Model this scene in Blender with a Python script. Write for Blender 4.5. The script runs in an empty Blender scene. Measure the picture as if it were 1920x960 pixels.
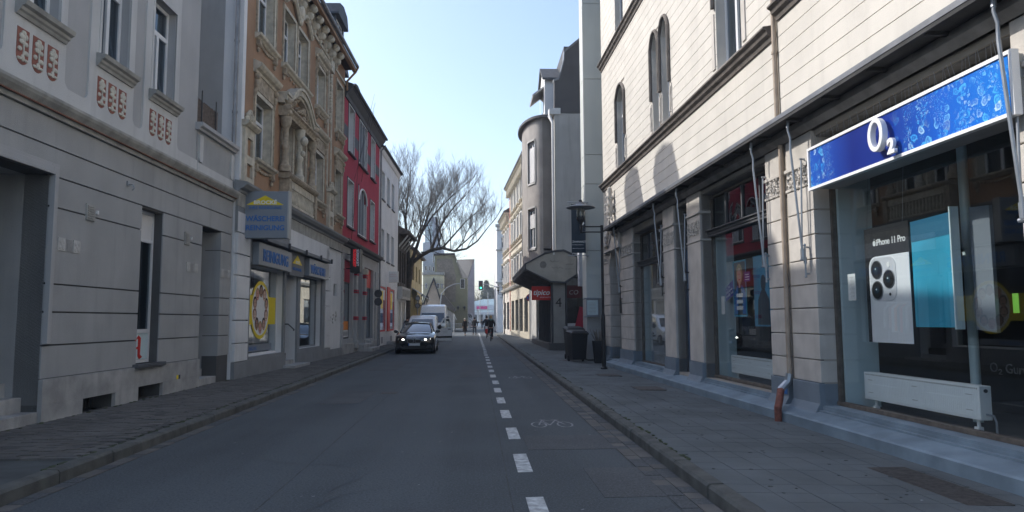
import bpy, bmesh, math, random
from mathutils import Vector, Matrix
random.seed(7)
R = math.radians
sc = bpy.context.scene
COL = sc.collection
# ------------------------------------------------------------------ camera
cam_d = bpy.data.cameras.new("camera")
cam = bpy.data.objects.new("camera", cam_d); COL.objects.link(cam)
cam_d.sensor_width = 36.0; cam_d.lens = 36.0*1326/1920
cam_d.clip_start = 0.05; cam_d.clip_end = 3000
_f = Vector((890-960, 601-480, 1326)).normalized()
_u = Vector((0, -1, 0)); _u = (_u - _f*_u.dot(_f)).normalized()
_r = Vector((0, 0, 0)); _r = _f.cross(_u)
if _r.x < 0: _r = -_r
_M = Matrix((_r, _f, _u))                      # rows: world axes seen in camera space
cx = _M @ Vector((1, 0, 0)); cy = _M @ Vector((0, -1, 0)); cz = _M @ Vector((0, 0, -1))
cam.matrix_world = Matrix.Translation((0, 0, 1.5)) @ Matrix((cx, cy, cz)).transposed().to_4x4()
sc.camera = cam
# ------------------------------------------------------------------ light
SUN_AZ, SUN_EL = 66.0, 38.0                     # degrees left of the street's direction, above the horizon
world = bpy.data.worlds.new("World"); sc.world = world; world.use_nodes = True
wn = world.node_tree; wn.nodes.clear()
sky = wn.nodes.new("ShaderNodeTexSky"); sky.sky_type = 'NISHITA'; sky.sun_disc = False
sky.sun_elevation = R(SUN_EL); sky.sun_rotation = R(-SUN_AZ)
sky.air_density = 1.0; sky.dust_density = 1.9; sky.ozone_density = 1.05
bgn = wn.nodes.new("ShaderNodeBackground"); bgn.inputs[1].default_value = 0.15
won = wn.nodes.new("ShaderNodeOutputWorld")
wn.links.new(sky.outputs[0], bgn.inputs[0]); wn.links.new(bgn.outputs[0], won.inputs[0])
sun_d = bpy.data.lights.new("sun", 'SUN'); sun_d.energy = 2.05; sun_d.angle = R(0.53); sun_d.color = (1.0, 0.96, 0.90)
sun = bpy.data.objects.new("sun", sun_d); COL.objects.link(sun)
sdir = Vector((-math.sin(R(SUN_AZ))*math.cos(R(SUN_EL)), math.cos(R(SUN_AZ))*math.cos(R(SUN_EL)), math.sin(R(SUN_EL))))
sun.rotation_euler = sdir.to_track_quat('Z', 'Y').to_euler(); sun.location = sdir*60
sc.view_settings.view_transform = 'Standard'; sc.view_settings.look = 'None'
sc.view_settings.exposure = 0.98; sc.view_settings.gamma = 1.0
try: sc.view_settings.use_curve_mapping = False
except Exception: pass
sc.cycles.max_bounces = 6; sc.cycles.transparent_max_bounces = 12; sc.cycles.glossy_bounces = 3
sc.cycles.caustics_reflective = False; sc.cycles.caustics_refractive = False
sc.cycles.use_denoising = True

# ------------------------------------------------------------------ materials
MATS = {}
def mat(name, col, rough=0.8, var=0.12, scale=2.5, bump=0.0, bscale=60.0, metal=0.0, streak=0.0, spec=0.4, coat=0.0, speck=0.0, grad=None):
    if name in MATS: return MATS[name]
    m = bpy.data.materials.new(name); m.use_nodes = True; MATS[name] = m
    n = m.node_tree.nodes; l = m.node_tree.links; b = n["Principled BSDF"]
    b.inputs["Roughness"].default_value = rough; b.inputs["Metallic"].default_value = metal
    b.inputs["Specular IOR Level"].default_value = spec
    b.inputs["Coat Weight"].default_value = coat; b.inputs["Coat Roughness"].default_value = 0.05
    g = n.new("ShaderNodeNewGeometry")
    def noise(sc_, det=5.0, vec=None):
        t = n.new("ShaderNodeTexNoise"); t.inputs["Scale"].default_value = sc_; t.inputs["Detail"].default_value = det
        l.new(vec or g.outputs["Position"], t.inputs["Vector"]); return t
    def mixc(fac, a, c):
        x = n.new("ShaderNodeMix"); x.data_type = 'RGBA'
        if isinstance(fac, float): x.inputs[0].default_value = fac
        else: l.new(fac, x.inputs[0])
        for i, v in ((6, a), (7, c)):
            if isinstance(v, tuple): x.inputs[i].default_value = (*v, 1)
            else: l.new(v, x.inputs[i])
        return x.outputs[2]
    c = tuple(col)
    out = c
    if var > 0:
        t = noise(scale); r = n.new("ShaderNodeMapRange"); r.inputs[1].default_value = 0.35; r.inputs[2].default_value = 0.65
        l.new(t.outputs[0], r.inputs[0])
        out = mixc(r.outputs[0], tuple(max(0, k*(1-var)) for k in c), tuple(min(1, k*(1+var*0.6)) for k in c))
    if streak > 0:
        mp = n.new("ShaderNodeMapping"); mp.inputs["Scale"].default_value = (3.5, 3.5, 0.28)
        l.new(g.outputs["Position"], mp.inputs[0])
        t = noise(1.6, 6.0, mp.outputs[0]); r = n.new("ShaderNodeMapRange"); r.inputs[1].default_value = 0.52; r.inputs[2].default_value = 0.75
        r.inputs[4].default_value = streak; l.new(t.outputs[0], r.inputs[0])
        out = mixc(r.outputs[0], out, tuple(k*0.42 for k in c))
    if speck > 0:
        t = noise(180.0, 2.0); r = n.new("ShaderNodeMapRange"); r.inputs[1].default_value = 0.6; r.inputs[2].default_value = 0.72
        r.inputs[4].default_value = speck; l.new(t.outputs[0], r.inputs[0])
        out = mixc(r.outputs[0], out, tuple(min(1, k*2.6+0.02) for k in c))
    if grad:                                     # long soft bands along the street (wheel tracks)
        mp = n.new("ShaderNodeMapping"); mp.inputs["Scale"].default_value = (1.1, 0.045, 1)
        l.new(g.outputs["Position"], mp.inputs[0]); t = noise(1.0, 3.0, mp.outputs[0]); r = n.new("ShaderNodeMapRange"); r.inputs[1].default_value = 0.42; r.inputs[2].default_value = 0.62; r.inputs[4].default_value = grad
        l.new(t.outputs[0], r.inputs[0]); out = mixc(r.outputs[0], out, tuple(k*1.45 for k in c))
        t = noise(55.0, 3.0); r = n.new("ShaderNodeMapRange"); r.inputs[1].default_value = 0.48; r.inputs[2].default_value = 0.68; r.inputs[4].default_value = 0.55
        l.new(t.outputs[0], r.inputs[0]); out = mixc(r.outputs[0], out, tuple(k*2.2 for k in c))
        t = noise(38.0, 2.0); r = n.new("ShaderNodeMapRange"); r.inputs[1].default_value = 0.52; r.inputs[2].default_value = 0.70; r.inputs[4].default_value = 0.6
        l.new(t.outputs[0], r.inputs[0]); out = mixc(r.outputs[0], out, tuple(k*0.55 for k in c))
    if isinstance(out, tuple): b.inputs["Base Color"].default_value = (*out, 1)
    else: l.new(out, b.inputs["Base Color"])
    if bump > 0:
        t = noise(bscale, 4.0); bp = n.new("ShaderNodeBump"); bp.inputs["Strength"].default_value = bump; bp.inputs["Distance"].default_value = 0.02
        l.new(t.outputs[0], bp.inputs["Height"]); l.new(bp.outputs[0], b.inputs["Normal"])
    return m
def emit(name, col, s):
    if name in MATS: return MATS[name]
    m = bpy.data.materials.new(name); m.use_nodes = True; MATS[name] = m
    b = m.node_tree.nodes["Principled BSDF"]; b.inputs["Base Color"].default_value = (*col, 1)
    b.inputs["Emission Color"].default_value = (*col, 1); b.inputs["Emission Strength"].default_value = s
    return m
def glass(name, tint=(0.8, 0.86, 0.88), refl=1.0, ior=1.5, rough=0.0, wob=0.0):
    if name in MATS: return MATS[name]
    m = bpy.data.materials.new(name); m.use_nodes = True; MATS[name] = m
    n = m.node_tree.nodes; l = m.node_tree.links; n.clear()
    o = n.new("ShaderNodeOutputMaterial"); mx = n.new("ShaderNodeMixShader"); fr = n.new("ShaderNodeMath"); fr.operation = "MULTIPLY_ADD"
    tr = n.new("ShaderNodeBsdfTransparent"); tr.inputs[0].default_value = (*tint, 1)
    gl = n.new("ShaderNodeBsdfGlossy"); gl.inputs["Roughness"].default_value = rough; gl.inputs[0].default_value = (0.92, 0.96, 1, 1)
    mu = n.new("ShaderNodeMath"); mu.operation = 'MULTIPLY'; mu.inputs[1].default_value = refl; mu.use_clamp = True
    gm = n.new("ShaderNodeNewGeometry"); dt = n.new("ShaderNodeVectorMath"); dt.operation = 'DOT_PRODUCT'; ab = n.new("ShaderNodeMath"); ab.operation = 'ABSOLUTE'
    inv = n.new("ShaderNodeMath"); inv.operation = 'SUBTRACT'; inv.inputs[0].default_value = 1.0; inv.use_clamp = True; pw = n.new("ShaderNodeMath"); pw.operation = 'POWER'; pw.inputs[1].default_value = 5.0
    l.new(gm.outputs["Incoming"], dt.inputs[0]); l.new(gm.outputs["Normal"], dt.inputs[1]); l.new(dt.outputs["Value"], ab.inputs[0]); l.new(ab.outputs[0], inv.inputs[1]); l.new(inv.outputs[0], pw.inputs[0])
    f0 = ((ior-1)/(ior+1))**2; l.new(pw.outputs[0], fr.inputs[0]); fr.inputs[1].default_value = 1-f0; fr.inputs[2].default_value = f0
    l.new(fr.outputs[0], mu.inputs[0]); l.new(mu.outputs[0], mx.inputs[0]); l.new(tr.outputs[0], mx.inputs[1]); l.new(gl.outputs[0], mx.inputs[2]); l.new(mx.outputs[0], o.inputs[0])
    if wob > 0:
        g = n.new("ShaderNodeNewGeometry"); t = n.new("ShaderNodeTexNoise"); t.inputs["Scale"].default_value = 0.9; t.inputs["Detail"].default_value = 1.0
        l.new(g.outputs["Position"], t.inputs["Vector"]); bp = n.new("ShaderNodeBump"); bp.inputs["Strength"].default_value = wob; bp.inputs["Distance"].default_value = 0.1
        l.new(t.outputs[0], bp.inputs["Height"]); l.new(bp.outputs[0], gl.inputs["Normal"]); 
    return m

# ------------------------------------------------------------------ mesh builder
class MB:
    def __init__(s, sg=1.0): s.v = []; s.f = []; s.sg = sg; s.mi = []; s.cur = 0
    def add(s, vs, fs):
        b = len(s.v); s.v += [(x, y*s.sg, z) for x, y, z in vs]; s.f += [tuple(b+i for i in f) for f in fs]; s.mi += [s.cur]*len(fs); return s
    def box(s, x0, x1, y0, y1, z0, z1):
        v = [(x, y, z) for x in (x0, x1) for y in (y0, y1) for z in (z0, z1)]
        return s.add(v, [(0, 1, 3, 2), (4, 6, 7, 5), (0, 4, 5, 1), (2, 3, 7, 6), (0, 2, 6, 4), (1, 5, 7, 3)])
    def quad(s, *p): return s.add(list(p), [tuple(range(len(p)))])
    def prism(s, poly, a, b, ax='y'):
        """poly in the plane normal to ax, swept from a to b"""
        def P(u, w, t): return (u, t, w) if ax == 'y' else ((t, u, w) if ax == 'x' else (u, w, t))
        n = len(poly); v = [P(u, w, a) for u, w in poly] + [P(u, w, b) for u, w in poly]
        return s.add(v, [tuple(range(n)), tuple(range(2*n-1, n-1, -1))] + [(i, (i+1) % n, n+(i+1) % n, n+i) for i in range(n)])
    def tube(s, pts, r, n=6, cap=True):
        pts = [Vector(p) for p in pts]; rs = r if isinstance(r, (list, tuple)) else [r]*len(pts)
        vs = []; fs = []; prev = None
        for i, p in enumerate(pts):
            d = (pts[min(i+1, len(pts)-1)] - pts[max(i-1, 0)])
            d = d.normalized() if d.length > 1e-9 else Vector((0, 0, 1))
            a = prev if prev is not None else (Vector((0, 0, 1)) if abs(d.z) < 0.9 else Vector((1, 0, 0)))
            a = (a - d*a.dot(d)); a = a.normalized() if a.length > 1e-6 else d.orthogonal().normalized(); prev = a; b = d.cross(a)
            for k in range(n):
                t = 2*math.pi*k/n; q = p + (a*math.cos(t)+b*math.sin(t))*rs[i]; vs.append(tuple(q))
        for i in range(len(pts)-1):
            for k in range(n): fs.append((i*n+k, i*n+(k+1) % n, (i+1)*n+(k+1) % n, (i+1)*n+k))
        if cap: fs.append(tuple(range(n-1, -1, -1))); fs.append(tuple((len(pts)-1)*n+k for k in range(n)))
        return s.add(vs, fs)
    def lathe(s, prof, c=(0, 0, 0), n=16, ax='z', a0=0, a1=360):
        full = abs(a1-a0) >= 360; m = n if full else n+1
        vs = []; fs = []
        for i in range(m):
            t = R(a0+(a1-a0)*i/n); 
            for r, h in prof:
                p = (r*math.cos(t), r*math.sin(t), h)
                if ax == 'x': p = (p[2], p[0], p[1])
                elif ax == 'y': p = (p[0], p[2], p[1])
                vs.append((p[0]+c[0], p[1]+c[1], p[2]+c[2]))
        k = len(prof)
        for i in range(n):
            j = (i+1) % m
            for q in range(k-1): fs.append((i*k+q, j*k+q, j*k+q+1, i*k+q+1))
        return s.add(vs, fs)
    def ell(s, c, r, n=8, m=6):
        vs = []; fs = []
        for i in range(m+1):
            a = math.pi*i/m
            for k in range(n):
                t = 2*math.pi*k/n; vs.append((c[0]+r[0]*math.sin(a)*math.cos(t), c[1]+r[1]*math.sin(a)*math.sin(t), c[2]+r[2]*math.cos(a)))
        for i in range(m):
            for k in range(n): fs.append((i*n+k, i*n+(k+1) % n, (i+1)*n+(k+1) % n, (i+1)*n+k))
        return s.add(vs, fs)
    def holes(s, x0, x1, z0, z1, hs, y0, y1):
        zc = sorted({z0, z1} | {min(max(z, z0), z1) for h in hs for z in h[2:4]})
        for a, b in zip(zc, zc[1:]):
            if b-a < 1e-6: continue
            seg = sorted((max(h[0], x0), min(h[1], x1)) for h in hs if h[2] < b-1e-6 and h[3] > a+1e-6 and h[1] > x0 and h[0] < x1)
            c = x0
            for p, q in seg:
                if p-c > 1e-4: s.box(c, p, y0, y1, a, b)
                c = max(c, q)
            if x1-c > 1e-4: s.box(c, x1, y0, y1, a, b)
        return s
    def build(s, name, m, parent=None, smooth=False, bevel=0, kind=None, mats=None, weld=False):
        me = bpy.data.meshes.new(name); me.from_pydata(s.v, [], s.f)
        bm = bmesh.new(); bm.from_mesh(me)
        if weld: bmesh.ops.remove_doubles(bm, verts=bm.verts, dist=1e-4)
        for f, mi in zip(bm.faces, s.mi) if not weld else []: f.material_index = mi
        bmesh.ops.recalc_face_normals(bm, faces=bm.faces)
        if smooth:
            for f in bm.faces: f.smooth = True
        bm.to_mesh(me); bm.free()
        o = bpy.data.objects.new(name, me); COL.objects.link(o)
        for q in (mats or [m]): me.materials.append(MATS[q] if isinstance(q, str) else q)
        if parent is not None: o.parent = parent
        if bevel > 0:
            md = o.modifiers.new("bevel", 'BEVEL'); md.width = bevel; md.segments = 2; md.limit_method = 'ANGLE'
        if smooth and bevel == 0:
            try: me.set_sharp_from_angle(angle=R(38))
            except Exception: pass
        if kind: o["kind"] = kind
        return o
def tag(o, label=None, cat=None, group=None, kind=None):
    if label: o["label"] = label
    if cat: o["category"] = cat
    if group: o["group"] = group
    if kind: o["kind"] = kind
    return o
def thing(name, loc, label, cat, rz=0.0, group=None):
    o = bpy.data.objects.new(name, None); COL.objects.link(o); o.location = loc; o.rotation_euler = (0, 0, rz); o.empty_display_size = 0.3
    return tag(o, label, cat, group)
def copy_tree(o, parent=None):
    c = o.copy(); COL.objects.link(c); c.parent = parent
    for ch in list(o.children): copy_tree(ch, c)
    return c
def inst(src, name, parent, loc=(0, 0, 0), rot=(0, 0, 0), scl=(1, 1, 1)):
    o = bpy.data.objects.new(name, src.data); COL.objects.link(o); o.parent = parent; o.location = loc; o.rotation_euler = rot; o.scale = scl
    return o
def text(body, size, m, parent, loc, rot, ext=0.002, align='LEFT', name='lettering', sx=1.0, shear=0.0, off=0.0, sp=1.0):
    c = bpy.data.curves.new(name, 'FONT'); c.body = body; c.size = size; c.extrude = ext; c.align_x = align; c.offset = off; c.space_character = sp
    c.resolution_u = 3; c.shear = shear
    t = bpy.data.objects.new(name, c); COL.objects.link(t)
    dg = bpy.context.evaluated_depsgraph_get(); me = bpy.data.meshes.new_from_object(t.evaluated_get(dg)); me.name = name
    bpy.data.objects.remove(t); bpy.data.curves.remove(c)
    o = bpy.data.objects.new(name, me); COL.objects.link(o); me.materials.clear(); me.materials.append(MATS[m] if isinstance(m, str) else m)
    o.parent = parent; o.location = loc; o.rotation_euler = rot; o.scale = (sx, 1, 1)
    return o

# palette (real-world base colours)
mat('asphalt', (0.074, 0.083, 0.088), 0.82, 0.2, 0.55, 0.5, 220, speck=0.35, grad=0.6)
mat('asphalt_patch', (0.083, 0.086, 0.088), 0.85, 0.2, 1.2, 0.4, 200, speck=0.3, grad=0.4)
mat('slab_grey', (0.122, 0.136, 0.140), 0.85, 0.25, 1.1, 0.35, 150, speck=0.25)
mat('slab_grey2', (0.126, 0.139, 0.142), 0.85, 0.25, 1.1, 0.35, 150, speck=0.25)
mat('slab_dark', (0.117, 0.130, 0.134), 0.85, 0.25, 1.1, 0.35, 150, speck=0.25)
mat('paver', (0.135, 0.127, 0.117), 0.88, 0.3, 1.1, 0.4, 90, speck=0.1)
mat('joint', (0.085, 0.09, 0.088), 0.95, 0.3, 3)
mat('kerb_stone', (0.115, 0.115, 0.105), 0.85, 0.3, 5, 0.6, 110, speck=0.35)
mat('road_paint', (0.52, 0.53, 0.52), 0.7, 0.4, 13, 0.2, 160)
mat('road_paint_thin', (0.30, 0.305, 0.31), 0.75, 0.45, 14, 0.2, 160)
mat('iron', (0.10, 0.088, 0.08), 0.8, 0.3, 20, 0.2, 60)
mat('moss', (0.06, 0.075, 0.035), 0.95, 0.4, 10, 0.5, 90)
mat('render_grey', (0.385, 0.388, 0.385), 0.88, 0.10, 1.2, 0.22, 75, streak=0.22)
mat('render_grey_light', (0.58, 0.58, 0.57), 0.88, 0.08, 1.2, 0.18, 75, streak=0.22)
mat('render_grey_mid', (0.43, 0.43, 0.43), 0.88, 0.08, 1.0, 0.15, 75, streak=0.08)
mat('plinth_grey', (0.40, 0.395, 0.385), 0.9, 0.24, 2.6, 0.4, 45, streak=0.45)
mat('groove_dark', (0.10, 0.10, 0.10), 0.95, 0.1)
mat('trim_grey', (0.38, 0.375, 0.35), 0.8, 0.2, 4, 0.15, 60, streak=0.35)
mat('trim_rust', (0.26, 0.12, 0.08), 0.85, 0.25, 5)
mat('shield_red', (0.30, 0.12, 0.09), 0.85, 0.15, 9, 0.2, 90)
mat('relief_cream', (0.62, 0.60, 0.52), 0.85, 0.15, 20, 0.3, 90)
mat('upvc', (0.74, 0.75, 0.76), 0.4, 0.03, 2)
mat('curtain', (0.62, 0.62, 0.62), 0.9, 0.15, 4)
mat('curtain_dim', (0.28, 0.27, 0.27), 0.9, 0.25, 3)
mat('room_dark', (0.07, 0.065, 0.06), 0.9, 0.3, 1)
mat('room_wall', (0.30, 0.31, 0.31), 0.9, 0.1, 1)
mat('slate', (0.075, 0.08, 0.09), 0.7, 0.25, 6, 0.3, 20)
mat('zinc', (0.24, 0.25, 0.27), 0.45, 0.2, 4, metal=0.5)
mat('ochre', (0.35, 0.215, 0.13), 0.9, 0.14, 1.3, 0.2, 80, streak=0.22)
mat('stucco_cream', (0.58, 0.53, 0.43), 0.85, 0.2, 6, 0.25, 60, streak=0.45)
mat('stucco_dirty', (0.42, 0.35, 0.26), 0.88, 0.3, 8, 0.3, 60, streak=0.4)
mat('white_render', (0.74, 0.74, 0.74), 0.88, 0.07, 1.0, 0.15, 75, streak=0.2)
mat('white_paint', (0.75, 0.75, 0.74), 0.6, 0.06, 2)
mat('shop_grey', (0.25, 0.26, 0.27), 0.75, 0.1, 2, 0.1, 60, streak=0.1)
mat('sign_silver', (0.27, 0.30, 0.34), 0.4, 0.05, 1, metal=0.3)
mat('sign_dark', (0.13, 0.145, 0.165), 0.5, 0.08, 2)
mat('blue_print', (0.04, 0.17, 0.48), 0.5, 0)
mat('yellow_print', (0.85, 0.66, 0.02), 0.5, 0)
mat('white_print', (0.85, 0.85, 0.85), 0.5, 0)
mat('black_print', (0.015, 0.015, 0.017), 0.5, 0)
mat('red_print', (0.62, 0.03, 0.025), 0.5, 0)
mat('orange_print', (0.8, 0.25, 0.03), 0.5, 0)
mat('pink_print', (0.75, 0.06, 0.25), 0.5, 0)
mat('frost', (0.62, 0.74, 0.76), 0.35, 0.06, 1)
mat('crimson', (0.42, 0.035, 0.065), 0.85, 0.08, 1.5, 0.15, 80, streak=0.12)
mat('crimson_band', (0.30, 0.03, 0.035), 0.8, 0.1)
mat('dark_trim', (0.085, 0.088, 0.095), 0.7, 0.15, 3, streak=0.2)
mat('shutter_grey', (0.30, 0.31, 0.335), 0.6, 0.06, 3)
mat('brown_boards', (0.075, 0.062, 0.052), 0.85, 0.3, 3, 0.2, 40, streak=0.3)
mat('pale_render', (0.64, 0.61, 0.555), 0.88, 0.07, 1.3, 0.2, 70, streak=0.14)
mat('pale_joint', (0.34, 0.31, 0.27), 0.95, 0.1)
mat('pale_stone', (0.56, 0.525, 0.48), 0.88, 0.12, 3, 0.2, 60, streak=0.15)
mat('ledge_brown', (0.16, 0.14, 0.125), 0.8, 0.25, 6, 0.15, 50, streak=0.4)
mat('plinth_blue', (0.185, 0.225, 0.265), 0.7, 0.1, 3, 0.12, 60)
mat('step_blue', (0.20, 0.26, 0.31), 0.65, 0.22, 2.5, 0.1, 40)
mat('canopy_dark', (0.045, 0.045, 0.046), 0.8, 0.3, 3, 0.2, 40)
mat('beam_grey', (0.22, 0.21, 0.2), 0.8, 0.25, 4, 0.2, 40)
mat('galv', (0.36, 0.39, 0.43), 0.4, 0.1, 10, metal=0.6)
mat('pipe_tan', (0.40, 0.32, 0.25), 0.6, 0.15, 6)
mat('rust_red', (0.21, 0.075, 0.055), 0.8, 0.3, 20, 0.3, 60)
mat('black_metal', (0.018, 0.018, 0.02), 0.45, 0.1, 8, spec=0.5)
mat('black_plastic', (0.022, 0.023, 0.025), 0.5, 0.1, 8)
mat('radiator_white', (0.88, 0.90, 0.90), 0.35, 0.03, 3)
mat('tower_panel', (0.55, 0.58, 0.555), 0.7, 0.06, 0.7, 0.05, 30, streak=0.08)
mat('gable_pale', (0.50, 0.495, 0.475), 0.85, 0.1, 0.9, 0.2, 60, streak=0.3)
mat('gable_dark', (0.10, 0.10, 0.105), 0.8, 0.12, 1.2, 0.15, 60, streak=0.15)
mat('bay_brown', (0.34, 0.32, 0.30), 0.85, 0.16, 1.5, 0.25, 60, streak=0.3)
mat('bay_shaded', (0.19, 0.18, 0.17), 0.85, 0.12, 1.5, 0.15, 70)  # darker copy of the bay brown, shade put into the colour
mat('fascia_beige', (0.46, 0.43, 0.37), 0.75, 0.12, 2, streak=0.25)
mat('blind_white', (0.7, 0.7, 0.7), 0.6, 0.04, 3)
mat('pillar_grey', (0.33, 0.32, 0.295), 0.8, 0.12, 2, 0.2, 60)
mat('banner_blue', (0.012, 0.03, 0.05), 0.6, 0.1, 3)
mat('bin_black', (0.02, 0.021, 0.024), 0.5, 0.1, 6)
mat('bin_green', (0.22, 0.42, 0.28), 0.6, 0.1, 6)
mat('yellow_render', (0.52, 0.43, 0.24), 0.88, 0.1, 1, streak=0.1)
mat('yellow_pale', (0.64, 0.58, 0.40), 0.88, 0.1, 1, streak=0.1)
mat('green_render', (0.22, 0.21, 0.13), 0.88, 0.1, 1, streak=0.15)
mat('brick_grey', (0.2, 0.175, 0.145), 0.9, 0.25, 4, 0.3, 30)
mat('mauve_render', (0.48, 0.42, 0.42), 0.88, 0.08, 1, streak=0.1)
mat('roof_brown', (0.12, 0.10, 0.085), 0.85, 0.35, 5, 0.4, 14)
mat('roof_black', (0.05, 0.05, 0.055), 0.8, 0.3, 5, 0.4, 14)
mat('tan_render', (0.66, 0.53, 0.41), 0.88, 0.1, 1)
mat('blue_grey_render', (0.42, 0.45, 0.50), 0.85, 0.08, 1)
mat('bark', (0.085, 0.072, 0.058), 0.95, 0.35, 8, 0.6, 40)
mat('twig', (0.24, 0.21, 0.18), 0.95, 0.3, 3)
mat('conifer', (0.055, 0.075, 0.055), 0.95, 0.4, 3)
mat('bush_tan', (0.16, 0.15, 0.10), 0.95, 0.4, 2)
mat('car_black', (0.008, 0.009, 0.011), 0.14, 0, coat=1.0, spec=0.6)
mat('car_white', (0.82, 0.84, 0.85), 0.3, 0.03, 2, coat=0.8)
mat('car_blue', (0.03, 0.14, 0.42), 0.3, 0, coat=0.8)
mat('tyre', (0.015, 0.015, 0.016), 0.9, 0.1, 9)
mat('alloy', (0.35, 0.36, 0.38), 0.3, 0.05, 9, metal=0.9)
mat('car_glass_dark', (0.02, 0.025, 0.03), 0.05, 0, spec=1.0, coat=1.0)
mat('skin', (0.55, 0.33, 0.24), 0.6, 0.08, 20)
mat('coat_black', (0.018, 0.017, 0.018), 0.9, 0.25, 12)
mat('coat_navy', (0.02, 0.024, 0.035), 0.9, 0.2, 12)
mat('trousers', (0.04, 0.05, 0.07), 0.9, 0.2, 12)
mat('hair_grey', (0.45, 0.42, 0.38), 0.9, 0.2, 30)
mat('hair_dark', (0.03, 0.022, 0.018), 0.9, 0.2, 30)
mat('hair_blond', (0.45, 0.33, 0.17), 0.9, 0.2, 30)
mat('scarf_teal', (0.15, 0.30, 0.28), 0.9, 0.2, 30)
mat('reed', (0.16, 0.125, 0.10), 0.95, 0.45, 30, 0.5, 80)
mat('wood_frame', (0.13, 0.11, 0.092), 0.8, 0.3, 10, streak=0.2)
mat('door_dark', (0.07, 0.07, 0.075), 0.6, 0.1, 3)
mat('door_blue', (0.06, 0.11, 0.18), 0.45, 0.1, 2)
mat('white_building', (0.68, 0.70, 0.72), 0.7, 0.05, 1)
mat('lamp_glass', (0.55, 0.56, 0.54), 0.15, 0.1, 20)
mat('grey_post', (0.30, 0.31, 0.32), 0.5, 0.1, 8, metal=0.3)
mat('plate_white', (0.6, 0.62, 0.64), 0.5, 0)
glass('shop_glass', (0.96, 0.985, 0.99), 1.5, 1.55)
glass('window_glass', (0.55, 0.6, 0.64), 1.2, 1.6, wob=0.25)
glass('car_glass', (0.18, 0.22, 0.24), 1.2, 1.55)
glass('lantern_glass', (0.85, 0.87, 0.85), 1.0, 1.4, rough=0.1)
# ------------------------------------------------------------------ ground, road, pavements
def xl(y): return -3.86 - 0.0062*(y-5)         # left kerb line
def xr(y): return 1.93 + 0.0035*y              # right kerb line
MB().prism([(-600, -200), (600, -200), (600, 1000), (-600, 1000)], -0.3, -0.02, 'z').build('ground', 'asphalt_patch', kind='structure')
MB().prism([(xl(-12), -12), (xr(-12), -12), (xr(76), 76), (xl(92), 92)], -0.2, 0.0, 'z').build('road', 'asphalt', kind='structure')
MB().prism([(-60, 92.004), (xl(92)-0.004, 92.004), (xr(76)+0.004, 76.004), (70, 76.004), (70, 150), (-60, 150)], -0.2, -0.004, 'z').build('cross_road', 'asphalt', kind='structure')
# worn patches in the asphalt
pt = MB()
for x0, x1, y0, y1 in ((0.62, 1.66, 8.35, 9.35), (1.1, 1.66, 6.1, 7.3), (-2.9, -2.1, 13.2, 15.6), (-0.4, 0.2, 19, 24), (-3.3, -2.4, 22, 27), (0.7, 1.6, 30, 36)):
    pt.box(x0, x1, y0, y1, 0.0, 0.004)
pt.build('asphalt_repair_patches', 'asphalt_patch', kind='structure')
# long seams and cracks in the asphalt
cr = MB(); rr = random.Random(3)
for (x, y, dx, n) in ((-1.75, 4, 0.0, 60), (0.3, 5, 0.002, 40), (1.62, 4, 0.0035, 70)):
    for k in range(n):
        cr.box(x+dx*k*1.0+rr.uniform(-.004, .004), x+dx*k+0.012, y+k, y+k+0.97, 0.0, 0.0015)
cr.build('asphalt_seams', 'joint', kind='structure')
lp = MB().prism([(xl(-12)-6, -12), (xl(-12)-.14, -12), (xl(92)-.14, 92), (xl(92)-3.2, 92)], -0.2, 0.1, 'z')
left_walk = lp.build('left_pavement', 'joint', kind='structure')
rp = MB().add([(xr(-12)+.14, -12, .1), (9, -12, -.07), (9, 76, -.07), (xr(76)+.14, 76, .1), (xr(-12)+.14, -12, -.2), (9, -12, -.2), (9, 76, -.2), (xr(76)+.14, 76, -.2)], [(0, 1, 2, 3), (4, 5, 6, 7), (0, 1, 5, 4), (1, 2, 6, 5), (2, 3, 7, 6), (3, 0, 4, 7)])
right_walk = rp.build('right_pavement', 'joint', kind='structure')
MB().prism([(xl(92)-8, 92.2), (xl(92), 92.2), (-2.3, 113), (-0.6, 150), (-14, 150)], -0.2, 0.12, 'z').build('corner_pavement', 'slab_grey2', kind='structure')
# kerb stones, one by one
def kerb(name, fx, side, y0, y1):
    k0 = MB(); k0.prism([(0, -0.15), (0, 0.10), (side*0.022, 0.124), (side*0.14, 0.127), (side*0.14, -0.15)], 0, 0.985, 'y')
    root = MB().prism([(fx(y0)+side*0.02, y0), (fx(y0)+side*0.12, y0), (fx(y1)+side*0.12, y1), (fx(y1)+side*0.02, y1)], -0.2, 0.09, 'z').build(name, 'joint', kind='structure')
    src = None; y = y0; rk = random.Random(11)
    while y < y1:
        loc = (fx(y)+rk.uniform(-.006, .006), y, rk.uniform(-.006, .004)); rz = -math.atan((fx(y+1)-fx(y)))+rk.uniform(-.004, .004)
        if src is None: src = k0.build('kerb_stone', 'kerb_stone', root); src.location = loc; src.rotation_euler = (0, 0, rz)
        else: inst(src, 'kerb_stone', root, loc, (0, 0, rz))
        y += 1.0
kerb('left_kerb', xl, -1, 2, 91); kerb('right_kerb', xr, 1, 2, 75)
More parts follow.
